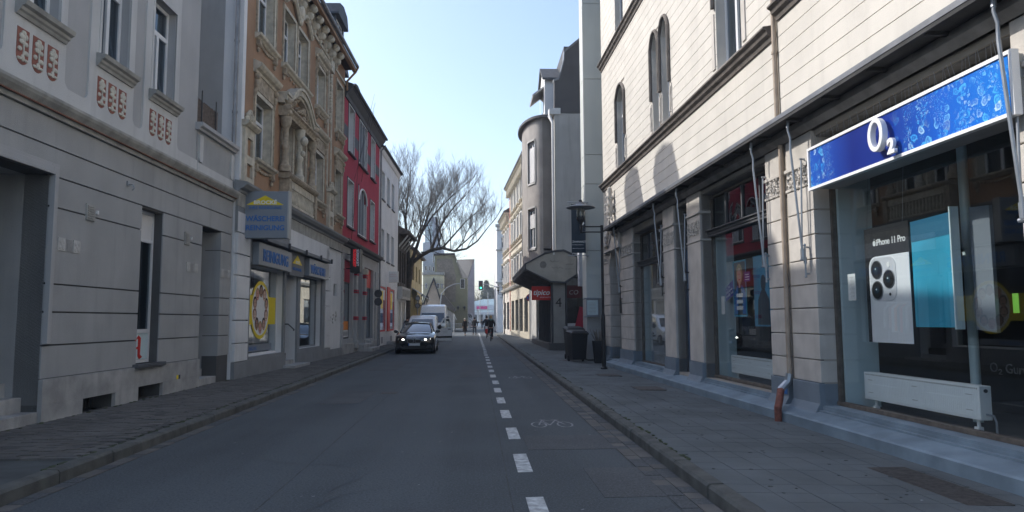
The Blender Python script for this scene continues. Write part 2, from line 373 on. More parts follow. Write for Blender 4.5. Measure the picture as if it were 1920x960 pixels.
# right pavement slabs
rs = random.Random(5)
srcs = [MB().box(0.0035, 0.2965, 0.0035, 0.2965, -0.03, 0).build('slab', m, right_walk, bevel=0) for m in ('slab_grey', 'slab_grey2', 'slab_dark')]
first = [True]*3
for r in range(36):
    for c in range(8):
        i = rs.choice((0, 0, 0, 1, 1, 2)); y = 4.2+r*0.3; x = xr(y)+0.145+c*0.3
        loc = (x, y, 0.125-.026*(x-xr(y))+rs.uniform(-.0012, .001)); rot = (rs.uniform(-.0015, .0015), .026+rs.uniform(-.0015, .0015), -0.0035)
        if first[i]: srcs[i].location = loc; srcs[i].rotation_euler = rot; first[i] = False
        else: inst(srcs[i], 'slab', right_walk, loc, rot)
far = MB(); 
for r in range(202):
    for c in range(12 if r > 30 else 8):
        y = 15.0+r*0.3; x = xr(y)+0.145+c*0.3; z = 0.121-.026*(x-xr(y))+rs.uniform(-.0012, .001)
        far.cur = rs.choice((0, 0, 0, 1, 1, 2)); far.box(x+.0035, x+.2965, y+.0035, y+.2965, -.02, z)
far.build('slab_field', None, right_walk, kind='stuff', mats=['slab_grey', 'slab_grey2', 'slab_dark'])
# left pavement small pavers in stretcher courses
mat('paver2', (0.145, 0.135, 0.122), 0.88, 0.3, 1.3, 0.4, 90); mat('paver3', (0.122, 0.117, 0.11), 0.88, 0.3, 0.9, 0.4, 90)
psrc = [MB().box(0.004, 0.196, 0.004, 0.096, -0.03, 0).build('paver', m, left_walk) for m in ('paver', 'paver2', 'paver3')]
pf = [True]*3; near = 0; fp = MB()
for r in range(830):
    y = 7.6+r*0.1
    for c in range(11):
        x = xl(y)-0.15-0.2*(c+1)-(0.1 if r % 2 else 0)
        if x < -6.15 and y < 16: continue
        z = 0.122+rs.uniform(-.004, .003); i = rs.choice((0, 0, 1, 2))
        if near < 295:
            near += 1; loc = (x, y, z); rot = (rs.uniform(-.02, .02), rs.uniform(-.015, .015), 0.006)
            if pf[i]: psrc[i].location = loc; psrc[i].rotation_euler = rot; pf[i] = False
            else: inst(psrc[i], 'paver', left_walk, loc, rot)
        else:
            fp.cur = i; b = len(fp.v)
            fp.v += [(x+a, y+d, h) for h in (0.095, z) for a, d in ((.004, .004), (.196, .004), (.196, .096), (.004, .096))]
            fs = [(4, 5, 6, 7), (0, 1, 5, 4), (1, 2, 6, 5), (2, 3, 7, 6), (3, 0, 4, 7)]
            fp.f += [tuple(b+k for k in f) for f in fs]; fp.mi += [i]*5
fp.build('paver_field', None, left_walk, kind='stuff', mats=['paver', 'paver2', 'paver3'])
# gutter setts along both kerbs
for nm, fx, sd, par in (('left_gutter', xl, 1, left_walk), ('right_gutter', xr, -1, right_walk)):
    g = MB()
    y = 4.0
    while y < 60:
        for c in range(2 if sd < 0 else 1):
            x = fx(y)+sd*(0.01+c*0.155); L = 0.2
            a, b = sorted((x, x+sd*0.145)); h = 0.004+rs.uniform(0, .006)
            g.cur = rs.choice((0, 1)); g.box(a, b, y+.003+(0.1 if c else 0), y+L-.003+(0.1 if c else 0), -0.02, h)
        y += 0.2
    g.build(nm+'_setts', None, None, kind='structure', mats=['asphalt_patch', 'paver2'])
# lane markings
mk = MB()
for k in range(34):
    y0 = 5.20+k*1.955; 
    a = rr.uniform(-.012, .012)
    mk.prism([(0.425+a, y0), (0.575+a, y0+.01), (0.575+a, y0+0.96), (0.425+a, y0+0.95)], 0.0005, 0.004, 'z')
mk.box(0.44, 0.56, 71.5, 84, 0.0005, 0.004)
mk.build('lane_dashes', 'road_paint', kind='structure')
def ribbon(mb, pts, w, z=0.004):
    for (x0, y0), (x1, y1) in zip(pts, pts[1:]):
        dx, dy = x1-x0, y1-y0; L = math.hypot(dx, dy) or 1; nx, ny = -dy/L*w/2, dx/L*w/2
        mb.quad((x0+nx, y0+ny, z), (x0-nx, y0-ny, z), (x1-nx, y1-ny, z), (x1+nx, y1+ny, z))
for bx, by in ((0.80, 10.05), (0.88, 18.45)):
    m = MB()
    for cx_ in (0.125, 0.50):
        ribbon(m, [(bx+cx_+0.105*math.cos(t*math.pi/10), by+0.27+0.25*math.sin(t*math.pi/10)) for t in range(21)], 0.026)
    P = lambda u, v: (bx+u, by+v)
    ribbon(m, [P(.125, .27), P(.2, .68), P(.40, .68), P(.28, .22), P(.125, .27)], .024)
    ribbon(m, [P(.28, .22), P(.20, .68)], .024); ribbon(m, [P(.5, .27), P(.40, .74), P(.34, .76)], .024)
    ribbon(m, [P(.17, .76), P(.26, .76)], .03); ribbon(m, [P(.2, .68), P(.2, .76)], .02); ribbon(m, [P(.40, .74), P(.46, .78)], .02)
    m.build('bicycle_marking', 'road_paint_thin', kind='structure')
# iron covers and a worn cellar grating in the right pavement
iron = MB().box(3.75, 4.13, 5.35, 6.75, 0.0, 0.079)
for k in range(46): iron.box(3.76, 4.12, 5.37+k*0.030, 5.385+k*0.030, 0.079, 0.083)
tag(iron.build('cellar_grating', 'iron'), 'rusty ribbed iron cellar grating set in the pavement beside the blue step', 'grating')
lbl = {(3.3, 14.2): 'dark rectangular iron cover in the pavement nearest the shop step', (3.15, 17.8): 'iron cover in the pavement in front of the curtained window', (2.9, 24.5): 'thin dark iron cover in the pavement by the black wheelie bin'}
for (x, y), t in lbl.items():
    m = MB().box(x, x+0.55, y, y+0.75, 0.0, 0.10)
    for a in range(5): m.box(x+.05+a*.1, x+.10+a*.1, y+.06, y+.69, .10, .104)
    tag(m.build('drain_cover', 'iron'), t, 'drain cover')
c = tag(MB().box(-1.95, -1.62, 14.9, 15.3, 0.0, 0.006).build('gully_cover', 'iron'), 'small dark cover set flat in the left lane of the asphalt', 'drain cover')
# pavement litter and moss along the walls and kerbs
ms = MB(); rm = random.Random(8)
for k in range(500):
    y = 7+rm.random()**1.5*30; sidew = rm.random()
    if sidew < .4: x = xl(y)-0.15+rm.uniform(-.02, .02)
    elif sidew < .7: x = xr(y)+0.15+rm.uniform(-.02, .02)
    else: x = -6.0+0.02*(y-10.4)+0.04+rm.uniform(0, .05)
    s = rm.uniform(.008, .03); ms.ell((x, y, 0.127), (s, s*1.8, s*0.4), 5, 3)
tag(ms.build('moss', 'moss'), 'low moss and grit in the joints along kerbs and walls', 'moss', kind='stuff')
lt = MB()
for k in range(150):
    y = 5+rm.random()*26; x = rm.uniform(-3.8, 3.9); z = 0.128-.026*(x-xr(y)) if x > xr(y)+.1 else 0.003
    s = rm.uniform(.006, .016); lt.quad((x-s, y-s, z), (x+s, y-s*.5, z+.003), (x+s*.6, y+s, z+.002), (x-s*.5, y+s*.9, z))
tag(lt.build('litter', 'road_paint_thin'), 'tiny pale scraps of litter scattered over the asphalt and pavement', 'litter', kind='stuff')

ck = MB(); rk_ = random.Random(44)
for k in range(26):
    x, y = rk_.uniform(-3.6, 1.5), rk_.uniform(4.5, 26); a_ = rk_.uniform(-.5, .5) if k % 3 else rk_.uniform(1.2, 1.9)
    for i in range(rk_.randint(5, 14)):
        a_ += rk_.uniform(-.45, .45); L = rk_.uniform(.08, .2); x2, y2 = x+L*math.sin(a_), y+L*math.cos(a_); ribbon(ck, [(x, y), (x2, y2)], rk_.uniform(.006, .014), .0025); x, y = x2, y2
ck.build('asphalt_cracks', 'joint' if False else 'black_plastic', kind='structure')
gm = MB()
for k in range(260):
    if k % 2: x = rk_.uniform(2.15, 4.2); y = rk_.uniform(5, 24); z = .1285-.026*(x-xr(y))
    else: x = rk_.uniform(-5.8, -4.1); y = rk_.uniform(8.5, 26); z = .127
    r_ = rk_.uniform(.008, .022); gm.prism([(x+r_*math.cos(t*.9), y+r_*math.sin(t*.9)) for t in range(7)], z-.003, z+.0015, 'z')
tag(gm.build('gum_spots', 'joint'), 'small flat dark and pale gum spots on both pavements', 'gum spots', kind='stuff')
# ------------------------------------------------------------------ facade helpers
class Facade:
    """local frame: x along the facade (away from the camera), d outwards to the street, z up"""
    def __init__(s, name, p0, slope, side, label, cat='building'):
        s.rz = math.atan2(1, slope); s.sg = -1.0 if side == 'L' else 1.0
        s.root = thing(name, (p0[0], p0[1], 0), label, cat, s.rz)
    def mb(s): return MB(s.sg)
    def rot(s):                                  # rotation that lays text flat on the facade, reading from the street
        return (R(90), 0, 0) if s.sg < 0 else (R(90), 0, R(180))
def window(F, s0, s1, z0, z1, rec=0.22, fr='upvc', lay='cross', fw=0.07, cur='curtain', cur_cover=0.35, sill=None, sill_d=0.12, sill_over=0.1, arch=None, tilt=False, pane='window_glass'):
    """window frame (with mullion and transom), panes, a curtain behind and a sill; all local to facade F"""
    a = F.mb(); d0, d1 = -rec-0.06, -rec
    a.box(s0, s0+fw, d0, d1, z0, z1); a.box(s1-fw, s1, d0, d1, z0, z1); a.box(s0+fw, s1-fw, d0, d1, z0, z0+fw); a.box(s0+fw, s1-fw, d0, d1, z1-fw, z1)
    zt = z0+(z1-z0)*0.68; sm = (s0+s1)/2; panes = []
    if lay in ('cross', 'tee'):
        a.box(s0+fw, s1-fw, d0+.005, d1+0.012, zt-.045, zt+.045)
        if lay == 'cross': a.box(sm-.045, sm+.045, d0+.004, d1+.015, z0+fw, zt-.045); panes = [(s0+fw, sm-.045, z0+fw, zt-.045), (sm+.045, s1-fw, z0+fw, zt-.045), (s0+fw, s1-fw, zt+.045, z1-fw)]
        else: panes = [(s0+fw, s1-fw, z0+fw, zt-.045), (s0+fw, s1-fw, zt+.045, z1-fw)]
    elif lay == 'mid': a.box(sm-.04, sm+.04, d0+.004, d1+.015, z0+fw, z1-fw); panes = [(s0+fw, sm-.04, z0+fw, z1-fw), (sm+.04, s1-fw, z0+fw, z1-fw)]
    else: panes = [(s0+fw, s1-fw, z0+fw, z1-fw)]
    w = a.build('window', fr, F.root)
    for (p, q, u, v) in panes:
        F.mb().box(p+.001, q-.001, d0+.02, d0+.035, u+.001, v-.001).build('pane', pane, w)
    if cur:
        n = F.mb(); W = s1-s0; k = max(3, int(W/0.09))
        def drape(x0, x1):
            m_ = max(2, int((x1-x0)/0.05)); pts = [(x0+(x1-x0)*i/m_, -rec-0.16+(0.025 if i % 2 else 0)) for i in range(m_+1)]
            for (xa, da), (xb, db) in zip(pts, pts[1:]): n.quad((xa, da, z0), (xb, db, z0), (xb, db, z1), (xa, da, z1))
        if cur_cover >= 1: drape(s0, s1)
        else: drape(s0, s0+W*cur_cover); drape(s1-W*cur_cover, s1)
        n.build('curtain', cur, w)
    if sill: F.mb().box(s0-sill_over, s1+sill_over, -rec, sill_d, z0-0.07, z0-0.002).build('sill', sill, w)
    return w
def surround(F, s0, s1, z0, z1, w, d, m, depth=0.3, name='surround'):
    a = F.mb(); a.box(s0-w, s0, -0.02, d, z0-w, z1+w); a.box(s1, s1+w, -0.02, d, z0-w, z1+w); a.box(s0, s1, -0.02, d, z1, z1+w); a.box(s0, s1, -0.02, d-.003, z0-w, z0)
    if depth:
        t = 0.012
        a.box(s0, s0+t, -depth, -0.02, z0, z1); a.box(s1-t, s1, -depth, -0.02, z0, z1); a.box(s0+t, s1-t, -depth, -0.02, z1-t, z1)
    return a.build(name, m, F.root)
def moulding(F, s0, s1, prof, m, name='cornice', parent=None):
    """profile [(d, z)...] swept along the facade"""
    a = F.mb(); n = len(prof)
    a.add([(s0, d, z) for d, z in prof]+[(s1, d, z) for d, z in prof], [tuple(range(n)), tuple(range(2*n-1, n-1, -1))]+[(i, (i+1) % n, n+(i+1) % n, n+i) for i in range(n)])
    return a.build(name, m, parent or F.root)
def shell(F, s0, s1, z0, z1, depth, m, roof='slate', ridge=3.0, eave=0.0, front=False, t=0.3, name='side_wall', floors=(), back=True):
    """side and back walls, floor slabs and a pitched roof behind a facade"""
    a = F.mb(); a.box(s0, s0+t, -depth, -t-.002, z0, z1); a.box(s1-t, s1, -depth, -t-.002, z0, z1)
    if back: a.box(s0+t, s1-t, -depth, -depth+t, z0, z1)
    a.build(name, m, F.root)
    f = F.mb()
    for z in floors: f.box(s0+t, s1-t, -depth+t, -t-.01, z-.2, z)
    if floors: f.build('floor_slab', 'room_dark', F.root)
def gable_roof(F, s0, s1, z, depth, h, eave, m='slate', front_slope=None, name='roof', th=0.12):
    """roof with its ridge parallel to the street; prism with overhanging eave"""
    mid = -depth/2 if front_slope is None else -front_slope
    a = F.mb(); prof = [(eave, z), (mid, z+h), (-depth-0.3, z), (-depth-0.3, z-th), (eave, z-th)]
    n = len(prof)
    a.add([(s0, d, q) for d, q in prof]+[(s1, d, q) for d, q in prof], [tuple(range(n)), tuple(range(2*n-1, n-1, -1))]+[(i, (i+1) % n, n+(i+1) % n, n+i) for i in range(n)])
    r = a.build(name, m, F.root)
    # tile courses on the front slope as real ridges
    tl = F.mb(); L = math.hypot(eave-mid, h); k = int(L/0.35)
    for i in range(k):
        u = i/k; u2 = (i+0.94)/k
        p = [(eave+(mid-eave)*u, z+h*u+.05), (eave+(mid-eave)*u, z+h*u+.005), (eave+(mid-eave)*u2, z+h*u2+.005)]
        tl.add([(s0, d, q) for d, q in p]+[(s1, d, q) for d, q in p], [(0, 1, 2), (5, 4, 3), (0, 3, 4, 1), (1, 4, 5, 2), (2, 5, 3, 0)])
    tl.build('tile_courses', m, r, kind='stuff')
    return r
def gutter(F, s0, s1, d, z, r=0.075, m='zinc'):
    a = F.mb(); pr = [(d+r*math.cos(t), z+r*math.sin(t)) for t in [R(180+18*i) for i in range(11)]]
    pr += [(d+(r-.012)*math.cos(t), z+(r-.012)*math.sin(t)) for t in [R(360-18*i) for i in range(11)]]
    n = len(pr); a.add([(s0, x, y) for x, y in pr]+[(s1, x, y) for x, y in pr], [(i, (i+1) % n, n+(i+1) % n, n+i) for i in range(n)])
    return a.build('gutter', m, F.root)
# ================================================================== LEFT ROW
# ---------- A: grey apartment house with relief shields
A = Facade('apartment_house', (-6.02, 10.4), 0.02, 'L', 'grey rendered house nearest on the left with floral relief shields under its windows')
lev = [0.71, 1.18, 1.65, 2.05, 3.15, 3.59, 4.0, 4.41]
opn = [(-2.3, -0.15, 0.0, 3.60), (2.51, 3.36, 0.76, 3.56), (5.20, 6.30, -0.1, 3.58)]
bas = [(0.86, 1.80, 0.10, 0.34), (2.57, 3.51, 0.11, 0.36), (4.4, 4.41, 0.1, 0.11)]
A.mb().holes(-7.0, 6.97, 0.0, 4.41, opn+bas[:2], -0.36, -0.02).build('wall', 'groove_dark', A.root)
for a, b in zip(lev, lev[1:]):
    cuts = sorted((h[0], h[1]) for h in opn if h[2] < b-.01 and h[3] > a+.25 or (h[2] < a+.01 and h[3] > b-.01))
    c = -7.0
    for p, q in cuts+[(6.97, 7)]:
        if p > c+.02:
            a2, b2 = a+0.012, b-0.012; hh = [h for h in opn if h[0] > c-.01 and h[1] < p+.01 and h[3] > a and h[2] < b and (h[0], h[1]) not in cuts]
            A.mb().holes(c, p, a2, b2, hh, -0.02, 0.004).build('course', 'render_grey', A.root)
        c = q
# plinth with cellar openings
pl = A.mb(); pl.holes(-0.15, 5.2, 0.0, 0.71, bas[:2]+[(2.51, 3.36, 0.70, 0.8)], -0.02, 0.045); pl.box(6.3, 6.97, 0, 0.80, -0.02, 0.045); pl.box(-7, -2.3, 0, .71, -.02, .045)
pl.build('plinth', 'plinth_grey', A.root, bevel=0.012)
for p, q, u, v in bas[:2]:
    w = A.mb().box(p, q, -0.9, -0.4, 0.0, 0.45).build('cellar_recess', 'room_dark', A.root)
    g = A.mb(); 
    for k in range(9): g.box(p+.05+k*(q-p-.1)/8-.006, p+.05+k*(q-p-.1)/8+.006, -0.3, -0.288, u, v)
    g.build('grille', 'iron', w); A.mb().box(p-.04, q+.02, -0.25, 0.10, u-.05, u-.012).build('sill', 'plinth_grey', w)
# entrance alcove at the near end
al = A.mb()
al.box(-0.15, -0.05, -1.7, -0.021, 0.0, 4.2); al.box(-2.4, -2.3, -1.7, -0.36, 0.0, 4.2); al.box(-2.3, -0.15, -1.7, -0.36, 3.60, 3.75); al.box(-2.3, -0.15, -1.8, -1.7, 0, 4.0)
al.build('alcove_wall', 'render_grey', A.root)
fr = A.mb()
for w, d in ((0.17, 0.02), (0.12, 0.045), (0.05, 0.07)):
    fr.box(-0.15-.001*w, -0.15+w, 0.0, d, 1.2, 3.60+w); fr.box(-2.3-w, -0.15, 0.0, d+.001, 3.60, 3.60+w); fr.box(-2.3-w, -2.3, 0, d, 1.2, 3.6+w)
fr.build('door_surround', 'render_grey_mid', A.root, bevel=0.006)
st = thing('tmp', (0, 0, 0), None, None) if False else None
for k in range(3):
    A.mb().box(-2.3, -0.152, -1.69 if k == 2 else -0.60-0.22*k, -0.0-0.23*k, 0.1+0.17*k*1.0-(0.02 if k else 0), (.27, .47, .67)[k]).build('step', 'plinth_grey', A.root, bevel=0.01)
    A.mb().box(-0.20, -0.152, -1.69, -0.24-0.23*k, 0.27+0.20*k, 0.27+0.20*k+.10).build('skirting', 'dark_trim', A.root)
dcase = A.mb(); dcase.box(-1.75, -1.6, -1.7, -1.6, .6, 3.0); dcase.box(-0.62, -0.5, -1.7, -1.6, .6, 3.0); dcase.box(-1.85, -0.42, -1.7, -1.52, 3.0, 3.12); dcase.box(-1.8, -0.46, -1.7, -1.56, 2.9, 3.0)
dr = dcase.build('door', 'white_paint', A.root); A.mb().box(-1.6, -0.62, -1.68, -1.65, .6, 2.9).build('door_leaf', 'door_dark', dr)
# ground floor windows
w = window(A, 2.51, 3.36, 0.76, 3.56, rec=0.17, lay='none', cur=None, fw=0.055)
a = A.mb(); a.box(2.565, 3.305, -.228, -.165, 1.30, 1.37); a.box(2.565, 3.305, -.228, -.165, 2.98, 3.04); a.build('transom', 'upvc', w)
A.mb().box(2.565, 3.305, -.20, -.185, 0.82, 1.30).build('frosted_panel', 'frost', w); A.mb().box(2.565, 3.305, -.20, -.185, 3.04, 3.50).build('blind', 'blind_white', w)
A.mb().box(2.57, 3.30, -.34, -.32, 1.37, 2.98).build('dark_film', 'room_dark', w)
A.mb().box(2.40, 3.48, -.15, 0.11, 0.69, 0.76).build('sill', 'dark_trim', w, bevel=0.01)
# red gothic pharmacy letter A, cut from strokes
ga = A.mb(); base = (2.64, 0.84); G = lambda *pts: ga.prism([(base[0]+x*.62, base[1]+z*.42) for x, z in pts], -0.184, -0.180, 'y')
G((.10, 0), (.22, .06), (.30, .20), (.28, .75), (.16, .62), (.05, .10)); G((.16, .62), (.28, .75), (.52, 1.0), (.68, .86), (.42, .84), (.30, .62))
G((.50, .95), (.66, .86), (.64, .16), (.78, .05), (.60, -.04), (.50, .10)); G((.28, .36), (.52, .42), (.52, .52), (.28, .46)); G((.00, .02), (.10, -.06), (.22, .06), (.10, .12))
ga.build('pharmacy_letter', 'red_print', w)
# side door recess at the far end
dw = A.mb(); dw.box(5.1, 5.2, -1.1, -.36, 0, 3.7); dw.box(6.3, 6.4, -1.1, -.36, 0, 3.7); dw.box(5.2, 6.3, -1.1, -.36, 3.58, 3.7)
dw.build('recess_wall', 'render_grey', A.root)
dl = A.mb().box(5.2, 6.3, -1.06, -1.0, .44, 3.58).build('door', 'door_dark', A.root); A.mb().box(5.3, 5.38, -.99, -.94, 1.4, 1.55).build('handle', 'galv', dl)
for k in range(2): A.mb().box(5.2, 6.3, -1.0, -0.02-0.32*k, 0.1+0.17*k, 0.27+0.17*k).build('step', 'plinth_grey', A.root, bevel=.01)
rv = A.mb()
for a_, b_ in zip(lev, lev[1:]): rv.box(6.288, 6.3, -.98, 0.0, a_+.009, b_-.009 if b_ < 3.58 else 3.57) if a_ < 3.2 else None
rv.build('reveal_courses', 'render_grey', A.root)
# wall fittings
for s0, z0 in ((0.74, 3.08), (4.29, 3.08)):
    v = A.mb(); v.box(s0, s0+.24, 0.004, .03, z0, z0+.26)
    for k in range(6): v.box(s0+.02, s0+.18, .03, .042, z0+.03+k*.036, z0+.05+k*.036)
    A.mb().box(s0+.26, s0+.30, 0.004, .05, z0+.12, z0+.18).build('sensor', 'white_paint', v.build('vent_grille', 'trim_grey', A.root))
for s0 in (0.08, 4.44, 6.33):
    for dx in (0, 0.38):
        v = A.mb(); v.box(s0+dx, s0+dx+.18, .004, .016, 2.54, 2.73)
        for i, j in ((.05, .05), (.13, .05), (.05, .14), (.13, .14), (.09, .095)): v.ell((s0+dx+i, .018, 2.54+j), (.035, .008, .035), 6, 4)
        v.build('rosette_tile', 'gable_pale', A.root)
    v = A.mb()
    for k in range(9): v.box(s0+.19, s0+.37, .004, .012, 2.545+k*.021, 2.556+k*.021)
    v.build('ribbed_tile', 'render_grey_mid', A.root)
hk = A.mb().tube([(1.95, .01, 3.86), (1.95, .10, 3.86), (1.95, .13, 3.80), (1.95, .10, 3.76)], .012); hk.box(1.92, 1.98, 0, .03, 3.84, 3.92); hk.build('wall_hook', 'galv', A.root)
A.mb().box(4.08, 4.16, .046, .05, .37, .45).build('yellow_plate', 'yellow_print', A.root); A.mb().box(4.18, 4.25, .046, .05, .37, .45).build('blue_plate', 'banner_blue', A.root)
moulding(A, -7, 6.97, [(-.02, 4.41), (.05, 4.41), (.06, 4.47), (.10, 4.49), (.16, 4.56), (.18, 4.60), (.18, 4.64), (.03, 4.68), (-.02, 4.68)], 'trim_grey', 'cornice')
A.mb().box(-7, 6.97, .05, .107, 4.475, 4.49).build('rust_band', 'trim_rust', A.root)
# upper storeys
wx = [(-2.75, -1.87), (-0.98, -0.13), (0.95, 1.83), (2.69, 3.60)]
ups = [(p, q, 5.77, 7.62) for p, q in wx]+[(p, q, 8.75, 10.45) for p, q in wx]
A.mb().holes(-7, 4.8, 4.68, 10.9, ups, -0.36, -0.03).build('upper_wall', 'render_grey_mid', A.root)
li = A.mb(); strips = [(-3.05, -1.72), (-1.28, 0.05), (0.66, 2.04), (2.40, 3.81)]
for (p, q), (c, d) in zip(strips, wx):
    li.holes(p, q, 4.94, 8.2, [(c, d, 5.77, 7.62)], -.03, 0.0); li.holes(p, q, 8.2, 10.6, [(c, d, 8.75, 10.45)], -.03, 0.0)
li.box(-7, 4.8, -.03, 0.0, 4.68, 4.94); li.box(-7, 4.8, -.03, 0, 8.05, 8.2) if False else None
gaps = [(-1.72, -1.28), (0.05, 0.66), (2.04, 2.40)]
for p, q in gaps:
    r_ = 0.13
    for sx, c in ((1, p), (-1, q)):
        poly = [(c, 4.94)]+[(c+sx*(r_-r_*math.sin(R(t))), 4.94+r_-r_*math.cos(R(t))) for t in range(0, 91, 15)]
        li.prism(poly, -.03, 0.0, 'y')
poly = [(3.81, 4.94)]+[(3.81+(.13-.13*math.sin(R(t))), 4.94+.13-.13*math.cos(R(t))) for t in range(0, 91, 15)]
li.prism(poly, -.03, 0.0, 'y')
li.build('pale_facing', 'render_grey_light', A.root)
for (p, q, u, v) in ups:
    surround(A, p, q, u, v, 0.06, 0.012, 'render_grey_light', 0, 'window_band')
    window(A, p, q, u, v, rec=0.16, lay='cross', fw=.07, cur='curtain', cur_cover=.42)
    ts = A.mb(); sm_ = (p+q)/2+.06; zt_ = u+(v-u)*.68
    ts.tube([(sm_, -.20, u+.08), (sm_, -.42, zt_-.06)], .026, 4); ts.tube([(q-.1, -.20, u+.08), (q-.1, -.42, zt_-.06)], .026, 4); ts.tube([(sm_, -.42, zt_-.06), (q-.1, -.42, zt_-.06)], .026, 4); ts.build('tilted_sash', 'upvc', A.root)
    moulding(A, p-.12, q+.14, [(-.03, u-.20), (.03, u-.20), (.05, u-.16), (.08, u-.14), (.09, u-.10), (.14, u-.08), (.16, u-.02), (.02, u+.005), (-.16, u+.005)], 'trim_grey', 'sill')
shp = None
for (c, d) in wx:
    for k in range(3):
        s0 = c-.05+k*.325; wdt = .245
        if shp is None:
            m = A.mb(); n = [(0, 5.42), (wdt, 5.42), (wdt, 5.06)]+[(wdt/2+wdt/2*math.cos(R(t)), 5.06-.13*math.sin(R(t))) for t in range(15, 180, 15)]+[(0, 5.06)]
            m.prism(n, 0.0, .006, 'y'); shp = m.build('shield', 'shield_red', A.root); shp.location = (s0, 0, 0)
            e = A.mb(); cx_ = wdt/2
            for (x, z, r1, r2) in ((0, 5.36, .045, .035), (-.035, 5.31, .045, .04), (.04, 5.315, .042, .04), (0, 5.30, .04, .04), (-.03, 5.235, .05, .032), (.045, 5.22, .045, .03), (0, 5.25, .03, .05), (-.06, 5.13, .035, .03), (.055, 5.10, .05, .032), (0, 5.02, .035, .045), (-.06, 5.0, .04, .02), (.06, 5.0, .04, .02)):
                e.ell((cx_+x*1.12, .012, z), (r1*1.18, .018, r2*1.12), 7, 5)
            e.tube([(cx_, .014, 5.24), (cx_+.01, .014, 5.12), (cx_, .014, 4.98)], .012, 5)
            rel = e.build('flower_relief', 'relief_cream', shp)
        else:
            o = inst(shp, 'shield', A.root, (s0, 0, 0)); inst(rel, 'flower_relief', o)
# roof terrace parapet beyond the upper storeys
bp = A.mb(); bp.box(4.8, 6.97, -.3, -.01, 4.68, 5.60); bp.build('parapet', 'render_grey', A.root)
for s0, s1 in ((4.86, 5.04), (6.72, 6.9)): A.mb().prism([(s0, 5.52), (s1, 5.52), (s1, 5.0), (s1-.03, 4.93), (s0+.03, 4.93), (s0, 5.0)], -.01, .03, 'y').build('pilaster', 'render_grey_light', A.root)
A.mb().box(4.8, 6.97, -.01, .012, 4.68, 4.90).build('base_band', 'render_grey_light', A.root)
moulding(A, 4.72, 6.97, [(-.35, 5.60), (.06, 5.60), (.07, 5.65), (.13, 5.68), (.13, 5.76), (-.35, 5.76)], 'render_grey_mid', 'coping')
sc_ = A.mb(); rq = random.Random(2)
for k in range(110): s0 = 4.84+k*.0108; sc_.box(s0, s0+.0095, -.08+rq.uniform(-.004, .004), -.07, 5.76, 6.33+rq.uniform(-.02, .02)-.0*k)
scr = sc_.build('reed_screen', 'reed', A.root, kind='stuff')
for s0 in (5.05, 5.85): A.mb().tube([(s0, -.04, 5.7), (s0, -.04, 6.55)], .014).build('screen_post', 'black_metal', A.root)
A.mb().box(4.8, 6.97, -9.5, -.30, 4.5, 4.7).build('terrace_floor', 'slab_dark', A.root)
shell(A, -7, 4.8, 4.41, 10.9, 10, 'render_grey_mid', floors=(4.6, 8.1, 10.9))
shell(A, -7, 6.97, 0, 4.41, 10, 'render_grey', floors=(0.08,), name='lower_side_wall')
moulding(A, -7, 4.8, [(-.36, 10.6), (.04, 10.6), (.1, 10.7), (.3, 10.85), (.32, 10.9), (-.36, 10.9)], 'trim_grey', 'eaves_cornice')
gable_roof(A, -7, 4.85, 10.92, 10, 3.0, 0.36); gutter(A, -7, 4.85, .42, 10.92)

# ---------- B: ochre house with stucco ornament
B = Facade('ornate_house', (-5.80, 17.4), 0.026, 'L', 'brown ochre house with cream stucco ornament above a laundry shop')
L_ = 12.1
u1 = [(1.12, 2.48, 5.75, 7.48), (7.36, 8.55, 5.75, 7.45), (10.5, 11.65, 5.75, 7.55)]
u2 = [(1.12, 2.48, 9.1, 11.1), (3.42, 4.62, 9.15, 10.9), (4.95, 6.15, 9.15, 10.9), (7.36, 8.55, 9.1, 10.6), (10.5, 11.65, 9.1, 11.1)]
ub = [(3.52, 4.62, 5.85, 7.55), (5.0, 6.1, 5.85, 7.55)]
B.mb().holes(0, L_, 4.9, 12.1, u1+u2+ub, -.4, 0).build('upper_wall', 'ochre', B.root)
for (p, q, u, v) in u1+u2+ub:
    surround(B, p, q, u, v, 0.11, 0.03, 'stucco_cream', 0.24)
    w = window(B, p+.02, q-.02, u, v, rec=0.22, fr='upvc', lay='cross', cur='curtain_dim' if p > 3 else 'curtain', cur_cover=.4)
    for x_ in (p-.16, q+.11): B.mb().box(x_, x_+.05, 0, .05, u, v+.1).build('jamb_moulding', 'stucco_dirty', B.root)
def scroll(a, s, d, z, r, sg=1):
    a.lathe([(0, -.07), (r, -.07), (r, .07), (0, .07)], (s, d, z), 10, 'x')
def bracket_sill(F, p, q, u, m='stucco_cream'):
    a = F.mb()
    n = [(-.02, u-.16), (.06, u-.14), (.10, u-.10), (.16, u-.07), (.18, u-.01), (-.02, u)]
    k = len(n); a.add([(p-.2, d, z) for d, z in n]+[(q+.2, d, z) for d, z in n], [tuple(range(k)), tuple(range(2*k-1, k-1, -1))]+[(i, (i+1) % k, k+(i+1) % k, k+i) for i in range(k)])
    sl = a.build('sill', m, F.root)
    for s in (p-.02, q+.02):
        b = F.mb(); b.box(s-.06, s+.06, 0, .12, u-.30, u-.15); b.ell((s, .08, u-.30), (.07, .07, .07), 8, 6); b.ell((s, .05, u-.42), (.045, .045, .08), 8, 6); b.build('sill_bracket', 'stucco_dirty', sl)
    b = F.mb(); W = q-p
    for i in range(9):
        x = p+.1+(W-.2)*i/8; b.ell((x, .03, u-.19-.07*math.sin(math.pi*i/8)), (.07, .035, .05), 6, 4)
    b.build('festoon', 'stucco_dirty', sl)
